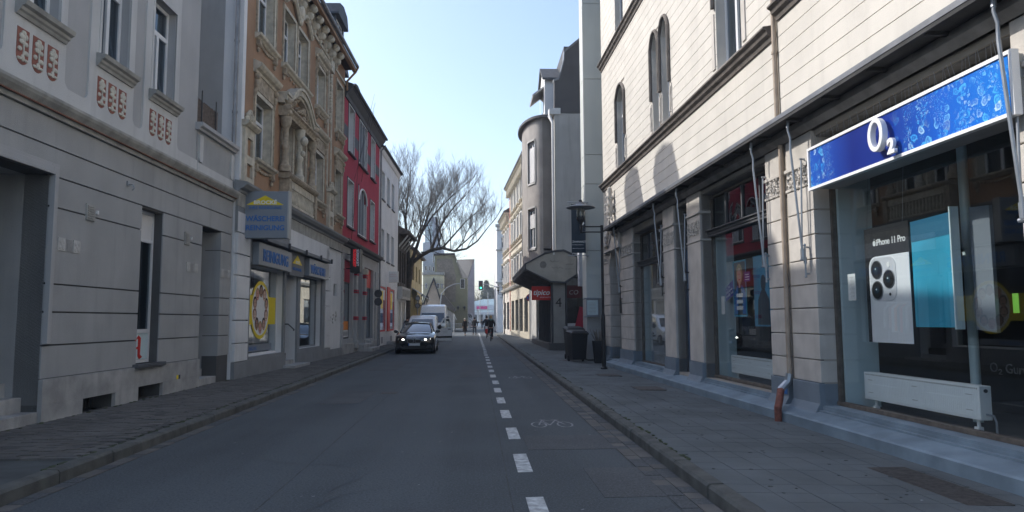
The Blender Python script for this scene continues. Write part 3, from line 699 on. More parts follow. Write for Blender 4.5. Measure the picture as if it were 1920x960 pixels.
def header(F, p, q, z, m='stucco_cream', gap=0.5):
    n = [(-.02, z-.14), (.06, z-.12), (.08, z-.06), (.16, z-.03), (.22, z+.04), (.24, z+.10), (.02, z+.20), (-.02, z+.20)]
    h = moulding(F, p-.24, q+.24, n, m, 'window_hood')
    a = F.mb(); a.box(p-.1, q+.1, 0, .045, z-gap, z-.14)
    for s in (p-.1, q+.1):
        a.ell((s, .08, z-.22), (.06, .08, .1), 8, 6); a.ell((s, .07, z-.42), (.05, .06, .12), 8, 6); a.ell((s, .05, z-.60), (.035, .04, .10), 8, 6)
    a.build('hood_frieze', 'stucco_dirty', h)
for (p, q, u, v) in u1+[u2[0], u2[3], u2[4]]: bracket_sill(B, p, q, u)
bracket_sill(B, 3.42, 6.15, 9.15)
for (p, q, u, v) in u1: header(B, p, q, 8.15, gap=.55)
header(B, 7.36, 8.55, 10.95, gap=.22)
# double window: curly hoods above the upper pair
cu = B.mb()
for s0, s1 in ((3.3, 4.75), (4.8, 6.3)):
    pts = [(s0+(s1-s0)*t/12, .1, 11.15+.30*math.sin(math.pi*t/12)-.08*math.cos(2*math.pi*t/12)) for t in range(13)]
    cu.tube(pts, .075, 6); 
cu.ell((4.78, .14, 11.35), (.2, .12, .22), 8, 6); cu.ell((4.78, .12, 11.05), (.12, .09, .16), 8, 6); cu.build('curly_hood', 'stucco_cream', B.root, smooth=True)
# aedicule round the lower pair: columns, entablature, swept pediment
for s in (3.30, 4.81, 6.32):
    c = B.mb(); r = .11 if s != 4.81 else .13
    prof = [(0, 5.86), (.17, 5.86), (.17, 6.02), (.13, 6.06), (.11, 6.12), (.085, 6.5), (.12, 6.55), (.12, 6.62), (.08, 6.68), (.085, 7.15), (.12, 7.2), (.16, 7.32), (.17, 7.42), (.17, 7.5), (0, 7.5)]
    c.lathe(prof, (s, .17, 0), 12); c.build('colonnette', 'stucco_dirty' if s != 4.81 else 'stucco_cream', B.root, smooth=True)
c = B.mb(); c.ell((4.81, .30, 7.15), (.15, .13, .16), 10, 8); c.ell((4.81, .27, 6.75), (.10, .09, .1), 8, 6); c.build('mask_scroll', 'stucco_cream', B.root, smooth=True)
moulding(B, 3.1, 6.55, [(0, 7.5), (.28, 7.5), (.30, 7.56), (.26, 7.6), (.30, 7.68), (.36, 7.72), (.36, 7.76), (0, 7.78)], 'stucco_dirty', 'entablature')
pd = B.mb(); path = []
for t in range(25):
    x = t/24; s = 3.0+3.7*x; e = abs(2*x-1); z = 8.05+.0*e
    z += 0 if e > .72 else (.62*math.cos((e/.72)*math.pi/2)**.8)
    path.append((s, z))
for off, w, dd in ((0, .11, .26), (-.13, .06, .19), (.1, .05, .31)):
    for (a_, za), (b_, zb) in zip(path, path[1:]):
        pd.add([(a_, 0, za+off-w), (b_, 0, zb+off-w), (b_, dd, zb+off-w), (a_, dd, za+off-w), (a_, 0, za+off+w*.6), (b_, 0, zb+off+w*.6), (b_, dd, zb+off+w*.6), (a_, dd, za+off+w*.6)], [(0, 1, 2, 3), (4, 5, 6, 7), (0, 3, 7, 4), (1, 2, 6, 5), (2, 3, 7, 6), (0, 1, 5, 4)])
pd.build('pediment', 'stucco_cream', B.root)
fo = B.mb(); rf = random.Random(4)
for i in range(90):
    x = rf.uniform(-1, 1); top = 8.5*1.0 if abs(x) < .4 else 8.0; s = 4.85+1.55*x; z = rf.uniform(7.82, 7.95+.62*max(0, math.cos(x*math.pi/2)))
    fo.ell((s, .1, z), (rf.uniform(.04, .1), .09, rf.uniform(.04, .1)), 6, 4)
fo.box(3.2, 6.45, 0, .06, 7.78, 8.0); fo.build('foliage_relief', 'stucco_dirty', B.root)
for s in (3.22, 6.4):
    v = B.mb(); 
    for z, r in ((7.95, .12), (7.78, .10), (7.6, .12)): v.ell((s, .22, z), (.12, .16, r), 8, 6)
    v.build('console', 'stucco_dirty', B.root, smooth=True)
# balustrade below the pair
moulding(B, 3.25, 6.6, [(0, 5.68), (.30, 5.68), (.36, 5.74), (.38, 5.80), (.36, 5.84), (0, 5.86)], 'stucco_dirty', 'balustrade_cap')
bb = B.mb(); bb.box(3.3, 6.55, 0, .10, 4.9, 5.0); 
for s in (3.35, 6.4): bb.box(s, s+.22, 0, .30, 4.9, 5.68)
bb.box(3.57, 6.4, .0, .06, 5.0, 5.68); bb.build('balustrade_panel', 'stucco_dirty', B.root)
bs = B.mb()
for k in range(17):
    s = 3.66+k*.165; bs.lathe([(.03, 4.98), (.06, 5.05), (.065, 5.18), (.03, 5.34), (.045, 5.40), (.05, 5.46)], (s, .2, 0), 8)
    bs.lathe([(.035, .12), (.075, .15), (.075, .24), (.03, .26)], (s, 0, 5.57), 8, 'y')
bs.box(3.5, 6.45, .12, .26, 4.93, 5.0); bs.box(3.5, 6.45, .12, .26, 5.46, 5.68); bs.build('balusters', 'stucco_cream', B.root, smooth=True)
# pedestals and pilaster strips
for s in (0.1, 9.2):
    m = B.mb(); m.holes(s, s+.75, 4.95, 6.35, [(s+.2, s+.6, 5.1, 5.45), (s+.2, s+.6, 5.65, 6.1)], 0, .12); p_ = m.build('pedestal', 'stucco_cream', B.root)
    B.mb().box(s+.05, s+.7, 0, .05, 5.0, 6.3).build('inset', 'ochre', p_)
    moulding(B, s-.08, s+.85, [(0, 6.35), (.16, 6.35), (.24, 6.42), (.25, 6.47), (0, 6.5)], 'stucco_cream', 'pedestal_cap', p_)
    q = B.mb()
    for i in range(16):
        t = rf.random(); x = rf.uniform(-.3, .3); q.ell((s+.38+x, .1, 6.52+(.33-abs(x))*t), (.07, .07, .07), 6, 4)
    q.build('pedestal_ornament', 'stucco_cream', p_)
m = B.mb(); m.box(0, .2, 0, .05, 5.0, 12.1); m.build('corner_strip', 'white_render', B.root)
m = B.mb(); m.box(9.05, 9.16, 0, .05, 6.5, 11.5); m.box(9.62, 9.70, 0, .05, 6.5, 11.5); m.build('pilaster_strip', 'stucco_cream', B.root)
m = B.mb(); 
for k in range(14): m.ell((9.38+.04*math.sin(k*2), .05, 10.9-k*.14), (.09-.002*k, .07, .08), 6, 4)
m.box(9.1, 9.66, 0, .12, 11.05, 11.5); m.build('garland', 'stucco_cream', B.root)
m = B.mb(); m.tube([(-.12, -.07, 5.78), (-.12, -.07, 12.0), (-.12, .35, 12.25)], .055, 8); 
for z in (6.6, 8.4, 10.2): m.lathe([(.07, z), (.07, z+.05)], (-.12, -.07, 0), 8)
m.build('downpipe', 'zinc', B.root, smooth=True)
# eaves: frieze, scroll brackets, soffit
B.mb().box(0, 9.75, 0, .06, 11.42, 11.52).build('frieze_band', 'stucco_cream', B.root); B.mb().box(9.75, L_, 0, .05, 11.42, 11.52).build('frieze_band', 'stucco_cream', B.root)
mod = None
for k in range(12):
    s = 0.65+k*.845
    if mod is None:
        a = B.mb(); a.box(-.10, .10, 0, .14, 11.52, 12.08); a.ell((0, .26, 11.88), (.12, .17, .14), 10, 8); a.ell((0, .17, 11.66), (.09, .13, .15), 10, 8); a.ell((0, .1, 11.45), (.05, .07, .1), 8, 6)
        a.lathe([(0, -.135), (.09, -.135), (.09, .135), (0, .135)], (0, .30, 11.92), 12, 'x'); mod = a.build('scroll_bracket', 'stucco_cream', B.root, smooth=True); mod.location = (s, 0, 0)
    else: inst(mod, 'scroll_bracket', B.root, (s, 0, 0))
m = B.mb()
for k in range(11): s = 0.65+k*.845; m.box(s+.14, s+.70, 0, .07, 11.62, 12.0)
m.build('frieze_panel', 'stucco_dirty', B.root)
B.mb().box(-.05, L_+.0, -.4, .46, 12.10, 12.20).build('soffit', 'brown_boards', B.root); B.mb().box(-.05, L_+.0, .33, .47, 12.0, 12.10).build('eaves_board', 'ochre', B.root)
gutter(B, -.1, L_+.0, .52, 12.26)
m = B.mb(); m.tube([(L_-.05, .55, 12.2), (L_-.05, .45, 12.0), (L_-.05, .10, 11.6), (L_-.05, .1, 11.2)], .05, 8); m.build('downpipe', 'ochre', B.root, smooth=True)
shell(B, 0, L_, 4.9, 12.1, 10.5, 'render_grey', floors=(4.9, 8.6, 12.1)); shell(B, 0, L_, 0, 4.9, 10.5, 'render_grey', floors=(.5,), name='lower_side_wall')
# mansard with dormers
mr = B.mb(); prof = [(.40, 12.22), (-4.9, 15.9), (-10.6, 12.4), (-10.6, 12.2)]
n = len(prof); mr.add([(-.02, d, z) for d, z in prof]+[(L_+.02, d, z) for d, z in prof], [tuple(range(n)), tuple(range(2*n-1, n-1, -1))]+[(i, (i+1) % n, n+(i+1) % n, n+i) for i in range(n)])
rB = mr.build('roof', 'slate', B.root)
def dormer(F, s0, s1, z0, z1, d, h=.5, back=2.2, m='slate', fr='upvc'):
    sm = (s0+s1)/2; t = .16
    a = F.mb(); a.box(s0, s0+t, -back, d, z0, z1); a.box(s1-t, s1, -back, d, z0, z1); a.box(s0+t, s1-t, d-.12, d, z0, z0+.35)
    o = a.build('dormer', m, F.root)
    b = F.mb(); pts = [(s0-.14, z1), (s0+.1, z1+h*.75), (sm, z1+h), (s1-.1, z1+h*.75), (s1+.14, z1), (s1+.14, z1-.08), (s0-.14, z1-.08)]
    b.prism(pts, -back-.6, d+.16, 'y'); b.build('dormer_roof', m, o)
    w = F.mb(); x0, x1, y0, y1 = s0+t, s1-t, z0+.35, z1-.08
    w.box(x0, x0+.08, d-.12, d-.05, y0, y1); w.box(x1-.08, x1, d-.12, d-.05, y0, y1); w.box(x0, x1, d-.121, d-.049, y0, y0+.08); w.box(x0, x1, d-.121, d-.049, y1-.08, y1); w.box(sm-.04, sm+.04, d-.122, d-.048, y0, y1)
    w.build('dormer_window', fr, o); F.mb().box(x0+.08, x1-.08, d-.1, d-.09, y0+.08, y1-.08).build('dormer_pane', 'window_glass', o)
    return o
for s in (2.95, 6.1, 10.35): dormer(B, s, s+1.6, 12.4, 13.85, -.05, .60)
B.mb().box(-.012, 0, -.42, .05, 4.9, 12.1).build('corner_return', 'white_render', B.root)
# ---------- B ground floor: laundry shop
gp = [(1.05, 4.02, 0.6, 3.0), (4.20, 5.50, 0.1, 2.95), (5.80, 8.70, 0.62, 3.0), (10.8, 11.35, 2.5, 2.98)]
B.mb().holes(0, L_, 0, 4.9, gp, -.4, -.03).build('wall', 'white_render', B.root)
m = B.mb(); m.holes(.95, 9.15, .5, 3.7, gp[:3], -.03, .03); m.box(0, 4.4, -.03, .035, 3.70, 4.32); m.build('shop_surround', 'shop_grey', B.root)
m = B.mb(); m.box(0, 4.20, -.03, .06, 0, .52); m.box(5.5, 10.0, -.03, .06, 0, .50); m.box(10.0, L_, -.03, .05, 0, .42); m.build('plinth', 'shop_grey', B.root)
B.mb().box(4.45, 9.6, -.03, .05, 3.74, 4.32).build('fascia_panel', 'white_render', B.root)
B.mb().box(0, L_, -.03, .045, 4.325, 4.66).build('frieze', 'trim_grey', B.root)
moulding(B, -.1, L_+.05, [(-.03, 4.66), (.08, 4.66), (.10, 4.72), (.20, 4.76), (.27, 4.84), (.28, 4.90), (.0, 4.95), (-.03, 4.95)], 'shop_grey', 'cornice')
zl = [.52, .97, 1.53, 2.06, 2.63, 3.15, 3.68, 4.2]
for s0, s1 in ((0.03, .93), (9.2, 10.02)):
    for a_, b_ in zip(zl, zl[1:]):
        B.mb().box(s0, s1, -.03, .05, a_+.012, b_-.012).build('pilaster_block', 'white_render', B.root, bevel=.012)
def shopwin(F, s0, s1, z0, z1, rec=.18, fr='shop_grey', fw=.06, div=(), room='room_dark', depth=1.6):
    a = F.mb(); d0, d1 = -rec-.05, -rec
    a.box(s0, s0+fw, d0, d1, z0, z1); a.box(s1-fw, s1, d0, d1, z0, z1); a.box(s0+fw, s1-fw, d0, d1, z0, z0+fw); a.box(s0+fw, s1-fw, d0, d1, z1-fw, z1)
    for x in div: a.box(x-fw/2, x+fw/2, d0+.002, d1+.003, z0+fw, z1-fw)
    w = a.build('shop_window', fr, F.root)
    xs = [s0+fw]+[x+o for x in div for o in (-fw/2, fw/2)]+[s1-fw]
    for p, q in zip(xs[::2], xs[1::2]): F.mb().box(p+.001, q-.001, d0+.02, d0+.03, z0+fw, z1-fw).build('pane', 'shop_glass', w)
    r = F.mb(); r.box(s0-.15, s1+.15, -depth-.05, -depth, z0-.2, z1+.3); r.box(s0-.2, s0-.15, -depth, -.40, z0-.2, z1+.3); r.box(s1+.15, s1+.2, -depth, -.40, z0-.2, z1+.3); r.box(s0-.15, s1+.15, -depth, -.40, z0-.26, z0-.2)
    r.build('display_room', room, w)
    return w
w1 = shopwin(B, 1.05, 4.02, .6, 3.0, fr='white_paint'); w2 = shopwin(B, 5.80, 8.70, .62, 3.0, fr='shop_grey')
# window graphics: ring of faces on a yellow cross band
d = -.19
B.mb().box(1.15, 3.92, d-.004, d, 1.42, 2.2).build('yellow_band', 'yellow_print', w1)
cx_, cz_ = 2.56, 1.82
def disc(F, s, z, rx, rz_, d0, d1, m, par, nm, n=28, a0=0):
    return F.mb().prism([(s+rx*math.cos(2*math.pi*i/n), z+rz_*math.sin(2*math.pi*i/n)) for i in range(n)], d0, d1, 'y').build(nm, m, par)
disc(B, cx_, cz_, .80, .80, d+.001, d+.003, 'yellow_print', w1, 'yellow_ring'); disc(B, cx_, cz_, .70, .70, d+.004, d+.006, 'white_print', w1, 'white_disc')
skins = ['skin']; mat('skin_pale', (.68, .48, .38), .6, .05); mat('skin_brown', (.33, .18, .12), .6, .05); mat('skin_rose', (.6, .3, .25), .6, .05)
for k in range(10):
    t = 2*math.pi*k/10+.3; s, z = cx_+.50*math.cos(t), cz_+.50*math.sin(t); sk = ('skin', 'skin_pale', 'skin_brown', 'skin_rose')[k % 4]
    disc(B, s, z+.03, .155, .17, d+.007, d+.009, ('hair_dark', 'hair_blond', 'hair_dark', 'rust_red')[(k*3) % 4], w1, 'printed_hair', 14)
    disc(B, s, z-.01, .115, .15, d+.010, d+.012, sk, w1, 'printed_face', 14)
    q = B.mb(); q.box(s-.06, s-.03, d+.012, d+.014, z+.02, z+.035); q.box(s+.03, s+.06, d+.012, d+.014, z+.02, z+.035); q.box(s-.04, s+.04, d+.012, d+.014, z-.08, z-.06); q.build('printed_features', 'black_print', w1)
B.mb().box(1.15, 3.6, d-.003, d+.001, .70, .88).build('blue_strip', 'sign_silver', w1)
text('IHRE REINIGUNG', .14, 'blue_print', w1, (1.25, -(d+.004), .73), (R(90), 0, 0), .001, name='window_lettering')
# hanging clothes and an interior counter seen through the second window
rc = random.Random(12)
cl = thing('clothes_rail', (0, 0, 0), 'rail of cleaned clothes in plastic behind the second laundry window', 'clothes rail')
cl.location = B.root.location; cl.rotation_euler = B.root.rotation_euler
B.mb().tube([(6.0, -.9, 2.1), (8.4, -.9, 2.1)], .02).build('rail', 'galv', cl)
for s in (6.02, 8.38): B.mb().tube([(s, -.9, .3), (s, -.9, 2.1)], .02).build('upright', 'galv', cl)
cols = ['red_print', 'coat_navy', 'orange_print', 'white_print', 'skin_rose', 'trousers', 'curtain', 'scarf_teal']
for k in range(15):
    s = 6.1+k*.155; h = rc.uniform(.8, 1.1); g = B.mb(); g.prism([(-.22-.9, 2.0-h), (.22-.9, 2.0-h), (.2-.9, 1.88), (.03-.9, 2.02), (-.03-.9, 2.02), (-.2-.9, 1.88)], s, s+.07, 'x'); g.build('garment', cols[k % 8], cl)
# door
a = B.mb(); a.box(4.1, 4.2, -.9, -.4, 0, 3.1); a.box(5.5, 5.6, -.9, -.4, 0, 3.1); a.build('door_recess', 'shop_grey', B.root)
a = B.mb(); x0, x1, z0, z1 = 4.25, 5.45, .45, 2.9
a.box(x0, x0+.12, -.80, -.74, z0, z1); a.box(x1-.12, x1, -.80, -.74, z0, z1); a.box(x0, x1, -.801, -.739, z0, z0+.2); a.box(x0, x1, -.801, -.739, z1-.12, z1); dB = a.build('door', 'sign_silver', B.root)
B.mb().box(x0+.12, x1-.12, -.78, -.77, z0+.2, z1-.12).build('pane', 'shop_glass', dB); B.mb().tube([(4.45, -.70, 1.3), (5.1, -.70, 1.42)], .018).build('handle', 'black_metal', dB)
B.mb().box(4.2, 5.5, -1.5, -.06, .0, .30).build('step', 'plinth_grey', B.root); B.mb().box(4.0, 5.75, -.06, .40, .1, .20).build('step', 'plinth_grey', B.root, bevel=.01)
# handrail
B.mb().tube([(4.15, .02, 1.42), (4.18, .12, 1.42), (4.75, .14, 1.25), (4.78, .12, 1.22)], .018).build('handrail', 'black_metal', B.root)
# fascia signs (boxes fixed to the wall)
def sbox(F, s0, s1, z0, z1, d1, m, nm, par=None, edge=None):
    o = F.mb().box(s0, s1, .03, d1, z0, z1).build(nm, m, par or F.root, bevel=.012)
    return o
sg = thing('fascia_sign', (0, 0, 0), 'silver laundry sign reading REINIGUNG over the window with the ring of faces', 'sign', group='laundry fascia signs')
sg.location = B.root.location; sg.rotation_euler = B.root.rotation_euler; sbox(B, 1.15, 4.12, 2.97, 3.56, .20, 'sign_silver', 'panel', sg)
text('REINIGUNG', .44, 'blue_print', sg, (1.45, -.205, 3.10), (R(90), 0, 0), .012, sx=.98, off=.006)
sg = thing('fascia_sign', (0, 0, 0), 'dark square sign with a yellow gable over the laundry door', 'sign', group='laundry fascia signs')
sg.location = B.root.location; sg.rotation_euler = B.root.rotation_euler; sbox(B, 4.3, 5.85, 2.9, 3.66, .10, 'sign_dark', 'panel', sg)
B.mb().prism([(4.55, 3.28), (5.6, 3.28), (5.08, 3.56)], .10, .115, 'y').build('gable_mark', 'yellow_print', sg); text('BROCKÉ', .12, 'white_print', sg, (5.08, -.12, 3.30), (R(90), 0, 0), .004, 'CENTER'); text('IHRE REINIGUNG', .13, 'blue_print', sg, (5.08, -.106, 3.08), (R(90), 0, 0), .004, 'CENTER')
sg = thing('fascia_sign', (0, 0, 0), 'pale laundry sign reading WÄSCHEREI over the window of hanging clothes', 'sign', group='laundry fascia signs')
sg.location = B.root.location; sg.rotation_euler = B.root.rotation_euler; sbox(B, 6.2, 8.95, 3.0, 3.58, .20, 'sign_silver', 'panel', sg)
text('WÄSCHEREI', .40, 'blue_print', sg, (6.35, -.205, 3.10), (R(90), 0, 0), .012, sx=.92, off=.004)
B.mb().box(1.1, 9.05, .05, .30, 3.62, 3.73).build('awning_cassette', 'sign_dark', B.root, bevel=.015)
for s in (1.3, 3.4, 5.3, 7.2, 8.8): B.mb().box(s, s+.05, .3, .36, 3.60, 3.76).build('awning_bracket', 'dark_trim', B.root)
w = window(B, 10.8, 11.35, 2.5, 2.98, rec=.12, fr='dark_trim', lay='none', cur=None, fw=.05)
# projecting sign
PS = thing('projecting_sign', (-5.82, 18.0, 3.58), 'grey square sign reading BROCKÉ WÄSCHEREI REINIGUNG projecting over the pavement', 'sign')
m = MB(); W, H = 1.13, 1.19
m.box(0.02, .02+W, -.11, .11, 0, H); m.build('sign_box', 'sign_silver', PS, bevel=.015)
MB().box(.16, .08+W, -.114, -.10, .04, H-.04).build('sign_face', 'sign_dark', PS) if False else None
MB().box(.02+W-.03, .02+W+.01, -.115, .115, -.01, H+.01).build('edge_trim', 'gable_pale', PS)
m = MB(); m.tube([(-.1, 0, .12), (.14, 0, .12)], .03); m.tube([(-.1, 0, H-.12), (.14, 0, H-.12)], .03); m.box(-.08, -.04, -.12, .12, .0, .25); m.build('bracket', 'dark_trim', PS)
MB().prism([(.10, .84), (1.02, .84), (.56, 1.08)], -.118, -.111, 'y').build('gable_mark', 'yellow_print', PS)
text('BROCKÉ', .13, 'white_print', PS, (.565, -.119, .86), (R(90), 0, 0), .004, 'CENTER', off=.004, sx=1.15); text('IHRE REINIGUNG', .105, 'blue_print', PS, (.565, -.114, .735), (R(90), 0, 0), .004, 'CENTER')
text('WÄSCHEREI', .18, 'blue_print', PS, (.575, -.114, .43), (R(90), 0, 0), .004, 'CENTER', off=.004, sx=.98); text('REINIGUNG', .18, 'blue_print', PS, (.575, -.114, .20), (R(90), 0, 0), .004, 'CENTER', off=.004)
# scribbled graffiti on the white wall
gf = B.mb(); rg = random.Random(6)
for k in range(3):
    c0 = (10.15+.5*k, 1.3+.1*k); pts = [(c0[0]+.12*math.sin(t*1.3+k)+.02*t, -.026, c0[1]+.05*t+.08*math.cos(t*2.1)) for t in range(9)]
    gf.tube(pts, .010 if k < 2 else .016, 4)
gf.build('graffiti_tag', 'trim_grey', B.root)

# ---------- C: crimson house
Cc = Facade('crimson_house', (-5.49, 29.5), 0.026, 'L', 'crimson red house with dark cornices between the ochre house and the white house')
LC = 9.2
f1 = [(.88, 2.1, 5.66, 7.62), (3.32, 5.3, 5.56, 7.75), (6.5, 7.7, 5.66, 7.62)]; f2 = [(.88, 2.1, 8.9, 10.9), (3.32, 5.3, 8.9, 10.9), (6.5, 7.7, 8.9, 10.9)]
Cc.mb().holes(0, LC, 4.93, 11.2, f1+f2, -.4, 0).build('upper_wall', 'crimson', Cc.root)
for a_, b_ in ((0, .74), (2.24, 3.18), (5.44, 6.36), (7.84, LC)): Cc.mb().box(a_, b_, 0, .006, 9.35, 9.85).build('grey_band', 'dark_trim', Cc.root)
for (p, q, u, v) in f1+f2:
    arch = (p == 3.32 and v < 8)
    surround(Cc, p, q, u, v, .10, .02, 'dark_trim', .0, 'dark_surround'); surround(Cc, p+.0, q-.0, u, v, .045, .035, 'white_paint', .28, 'white_surround')
    if q-p > 1.5:
        window(Cc, p, q, u, v, rec=.2, lay='none', cur='curtain', cur_cover=.3); a = Cc.mb()
        for s in (p+(q-p)/3, p+2*(q-p)/3): a.box(s-.07, s+.07, -.2, .02, u, v)
        a.build('mullion', 'shutter_grey', Cc.root)
    else: window(Cc, p, q, u, v, rec=.24, lay='tee', cur='curtain', cur_cover=.5)
    if arch:
        r = (q-p)/2; c = (p+q)/2; n = [(p, v), (p, v-.62)]+[(c-r*math.cos(R(t)), v-.62+.62*math.sin(R(t))) for t in range(0, 181, 12)]+[(q, v)]
        a = Cc.mb(); 
        pts = [(c-r*math.cos(R(t)), v-.62+.62*math.sin(R(t))) for t in range(0, 181, 12)]
        for (x0, z0), (x1, z1) in zip(pts, pts[1:]): a.prism([(x0, z0), (x1, z1), (x1, v+.12), (x0, v+.12)], -.2, .04, 'y')
        a.build('arch_spandrel', 'crimson', Cc.root)
        a = Cc.mb(); a.tube([(x, .045, z) for x, z in pts], .05, 6); a.build('arch_moulding', 'white_paint', Cc.root)
    Cc.mb().box(p-.14, q+.14, 0, .12, u-.16, u-.10).build('sill', 'dark_trim', Cc.root)
moulding(Cc, 0, LC, [(0, 4.66), (.10, 4.68), (.14, 4.75), (.26, 4.80), (.30, 4.88), (.30, 4.93), (0, 4.97)], 'dark_trim', 'cornice')
moulding(Cc, 0, LC+.05, [(0, 10.98), (.06, 10.98), (.10, 11.12), (.18, 11.20), (.30, 11.34), (.33, 11.42), (-.4, 11.45), (-.4, 11.2), (0, 11.2)], 'dark_trim', 'eaves_cornice')
gutter(Cc, -.02, LC+.05, .39, 11.50, m='dark_trim')
shell(Cc, 0, LC, 0, 11.2, 10, 'render_grey_mid', floors=(.5, 4.9, 8.3, 11.2))
gable_roof(Cc, 0, LC, 11.48, 10, 2.6, .34)
for s in (1.0, 4.0): dormer(Cc, s, s+1.3, 11.5, 12.7, -.5, .3, m='dark_trim')
gh = [(.35, 2.35, .74, 4.12), (3.2, 4.7, .3, 4.12), (5.2, 7.75, .62, 4.12)]
Cc.mb().holes(0, LC, 0, 4.66, gh, -.4, 0).build('wall', 'render_grey_mid', Cc.root)
for i, (p, q, u, v) in enumerate((gh[0], gh[2])):
    w = shopwin(Cc, p, q, u, 3.2, rec=.15, fr='dark_trim'); Cc.mb().box(p, q, -.2, -.14, 3.2, 4.12).build('transom_panel', 'crimson' if i == 0 else 'red_print', Cc.root)
    if i == 0:
        Cc.mb().box(p+.08, q-.08, -.165, -.16, 1.12, 1.5).build('orange_poster', 'orange_print', w); Cc.mb().box(p+.08, q-.08, -.165, -.16, .82, 1.1).build('white_poster', 'white_print', w)
        a = Cc.mb(); 
        for k in range(7): a.box(p+.15+k*.25, p+.27+k*.25, -.159, -.157, .86, 1.06)
        a.build('poster_figures', 'banner_blue', w)
        for k, (s, z) in enumerate(((.7, 2.3), (1.5, 2.0), (1.9, 2.6))): Cc.mb().box(s, s+.3, -.5, -.48, z, z+.4).build('display_card', ('white_print', 'yellow_print', 'pink_print')[k], w)
    else:
        Cc.mb().box(p+.2, p+.75, -.165, -.16, 2.0, 2.5).build('notice', 'white_print', w); Cc.mb().box(p+.3, p+.6, -.165, -.16, 1.0, 1.9).build('red_notice', 'red_print', w); Cc.mb().box(p+.2, p+1.3, -.165, -.16, .7, 1.0).build('white_notice', 'white_print', w)
Cc.mb().box(3.25, 4.65, -.55, -.5, .62, 3.6).build('door', 'door_dark', Cc.root); Cc.mb().box(3.2, 4.7, -.55, -.40, 3.6, 4.12).build('transom_panel', 'red_print', Cc.root)
for s in (2.62, 4.78):
    c = Cc.mb(); c.box(s, s+.42, -.1, .12, .6, 3.7); c.box(s-.06, s+.48, -.1, .18, .3, .62); o = c.build('column', 'render_grey', Cc.root, bevel=.02)
    for z in (1.55, 2.75, 3.55): Cc.mb().box(s-.03, s+.45, -.08, .15, z, z+.16).build('red_band', 'crimson', o); Cc.mb().box(s-.035, s+.455, -.08, .155, z+.065, z+.095).build('dark_band', 'dark_trim', o)
    c = Cc.mb(); c.box(s-.05, s+.47, -.1, .18, 3.75, 4.0)
    for k in range(8): c.ell((s+.05+.045*k, .15, 3.85+.04*(k % 2)), (.06, .07, .09), 6, 4)
    c.build('capital', 'stucco_cream', o)
zz = [.5, .95, 1.4, 1.85, 2.3, 2.75, 3.2, 3.65, 4.1]
for s0, s1 in ((.0, .3), (8.25, 9.15)):
    for a_, b_ in zip(zz, zz[1:]): Cc.mb().box(s0, s1, 0, .05, a_+.015, b_-.015).build('quoin_block', 'render_grey_mid', Cc.root)
m = Cc.mb(); m.box(0, 3.2, 0, .08, 0, .55); m.box(7.75, LC, 0, .08, 0, .5); m.box(4.7, 7.75, 0, .1, 0, .62); m.build('plinth', 'plinth_grey', Cc.root)
for k in range(2): Cc.mb().box(3.2, 5.4-.0*k, -.4, .75-.35*k, .1+.17*k, .27+.17*k).build('step', 'plinth_grey', Cc.root, bevel=.01)
Cc.mb().box(5.4, 7.6, .02, .35, .1, .55).build('step_wall', 'plinth_grey', Cc.root)
SG = thing('projecting_sign', (-5.42, 30.6, 3.55), 'black vertical sign with red lettering SÜSSIGKEIT on the crimson house', 'sign')
MB().box(.18, .58, -.55, .10, 0, 1.0).build('sign_box', 'black_plastic', SG); m = MB(); m.tube([(-.1, 0, .8), (.2, 0, .8)], .02); m.tube([(-.1, 0, .2), (.2, 0, .2)], .02); m.build('bracket', 'black_metal', SG)
text('SÜSSIGKEIT', .17, emit('led_red', (.8, .03, .04), .35), SG, (.30, -.556, .97), (R(90), R(90), 0), .003, sx=.86, name='lettering')
text('SÜSSIGKEIT', .14, emit('led_white', (.6, .62, .75), .12), SG, (.44, -.556, .97), (R(90), R(90), 0), .003, sx=1.0, name='lettering')
m = tag(MB().tube([(-4.6, 32.0, 11.9), (-5.2, 31.5, 8.5), (-5.42, 31.2, 4.9)], .008, 4).tube([(-4.7, 33.0, 11.8), (-5.35, 31.4, 7.8)], .008, 4).tube([(-4.9, 34.0, 11.7), (-5.3, 33, 8.0)], .008, 4).build('cable', 'black_metal'), 'thin cables hanging down in front of the crimson house', 'cable')

# ---------- D: white house
D = Facade('white_house', (-5.25, 38.72), 0.026, 'L', 'plain white rendered house with narrow windows next to the crimson house')
LD = 7.9; wd = [(1.0, 2.05), (2.95, 4.05), (4.9, 6.0)]
ud = [(p, q, 8.38, 10.0) for p, q in wd]+[(p, q, 4.97, 6.7) for p, q in wd]
D.mb().holes(0, LD, 3.9, 11.0, ud, -.4, 0).build('upper_wall', 'white_render', D.root)
for (p, q, u, v) in ud: window(D, p, q, u, v, rec=.22, lay='tee', cur='curtain', cur_cover=.3, sill='dark_trim', sill_d=.06, sill_over=.05)
gd = [(.7, 3.2, .9, 3.45), (3.75, 4.3, .9, 3.45), (4.45, 6.7, .9, 3.45)]
D.mb().holes(0, LD, 0, 3.9, gd, -.4, -.001).build('wall', 'white_render', D.root)
for (p, q, u, v) in (gd[0], gd[2]):
    w = shopwin(D, p, q, u, v, rec=.06, fr='red_print', fw=.09); D.mb().box(p+.1, q-.1, -.085, -.08, 2.7, 3.3).build('poster', 'white_print', w)
    D.mb().box(p+.9, p+1.6, -.075, -.072, 2.2, 3.2).build('yellow_poster', 'yellow_print', w)
D.mb().box(3.35, 4.35, -.01, .06, .9, 3.5).build('red_panel', 'red_print', D.root)
for s in (1.3, 4.9): D.mb().box(s, s+.6, 0, .015, .25, .6).build('vent_grille', 'shutter_grey', D.root)
D.mb().box(3.4, 4.4, 0, .4, .1, .3).build('step', 'plinth_grey', D.root)
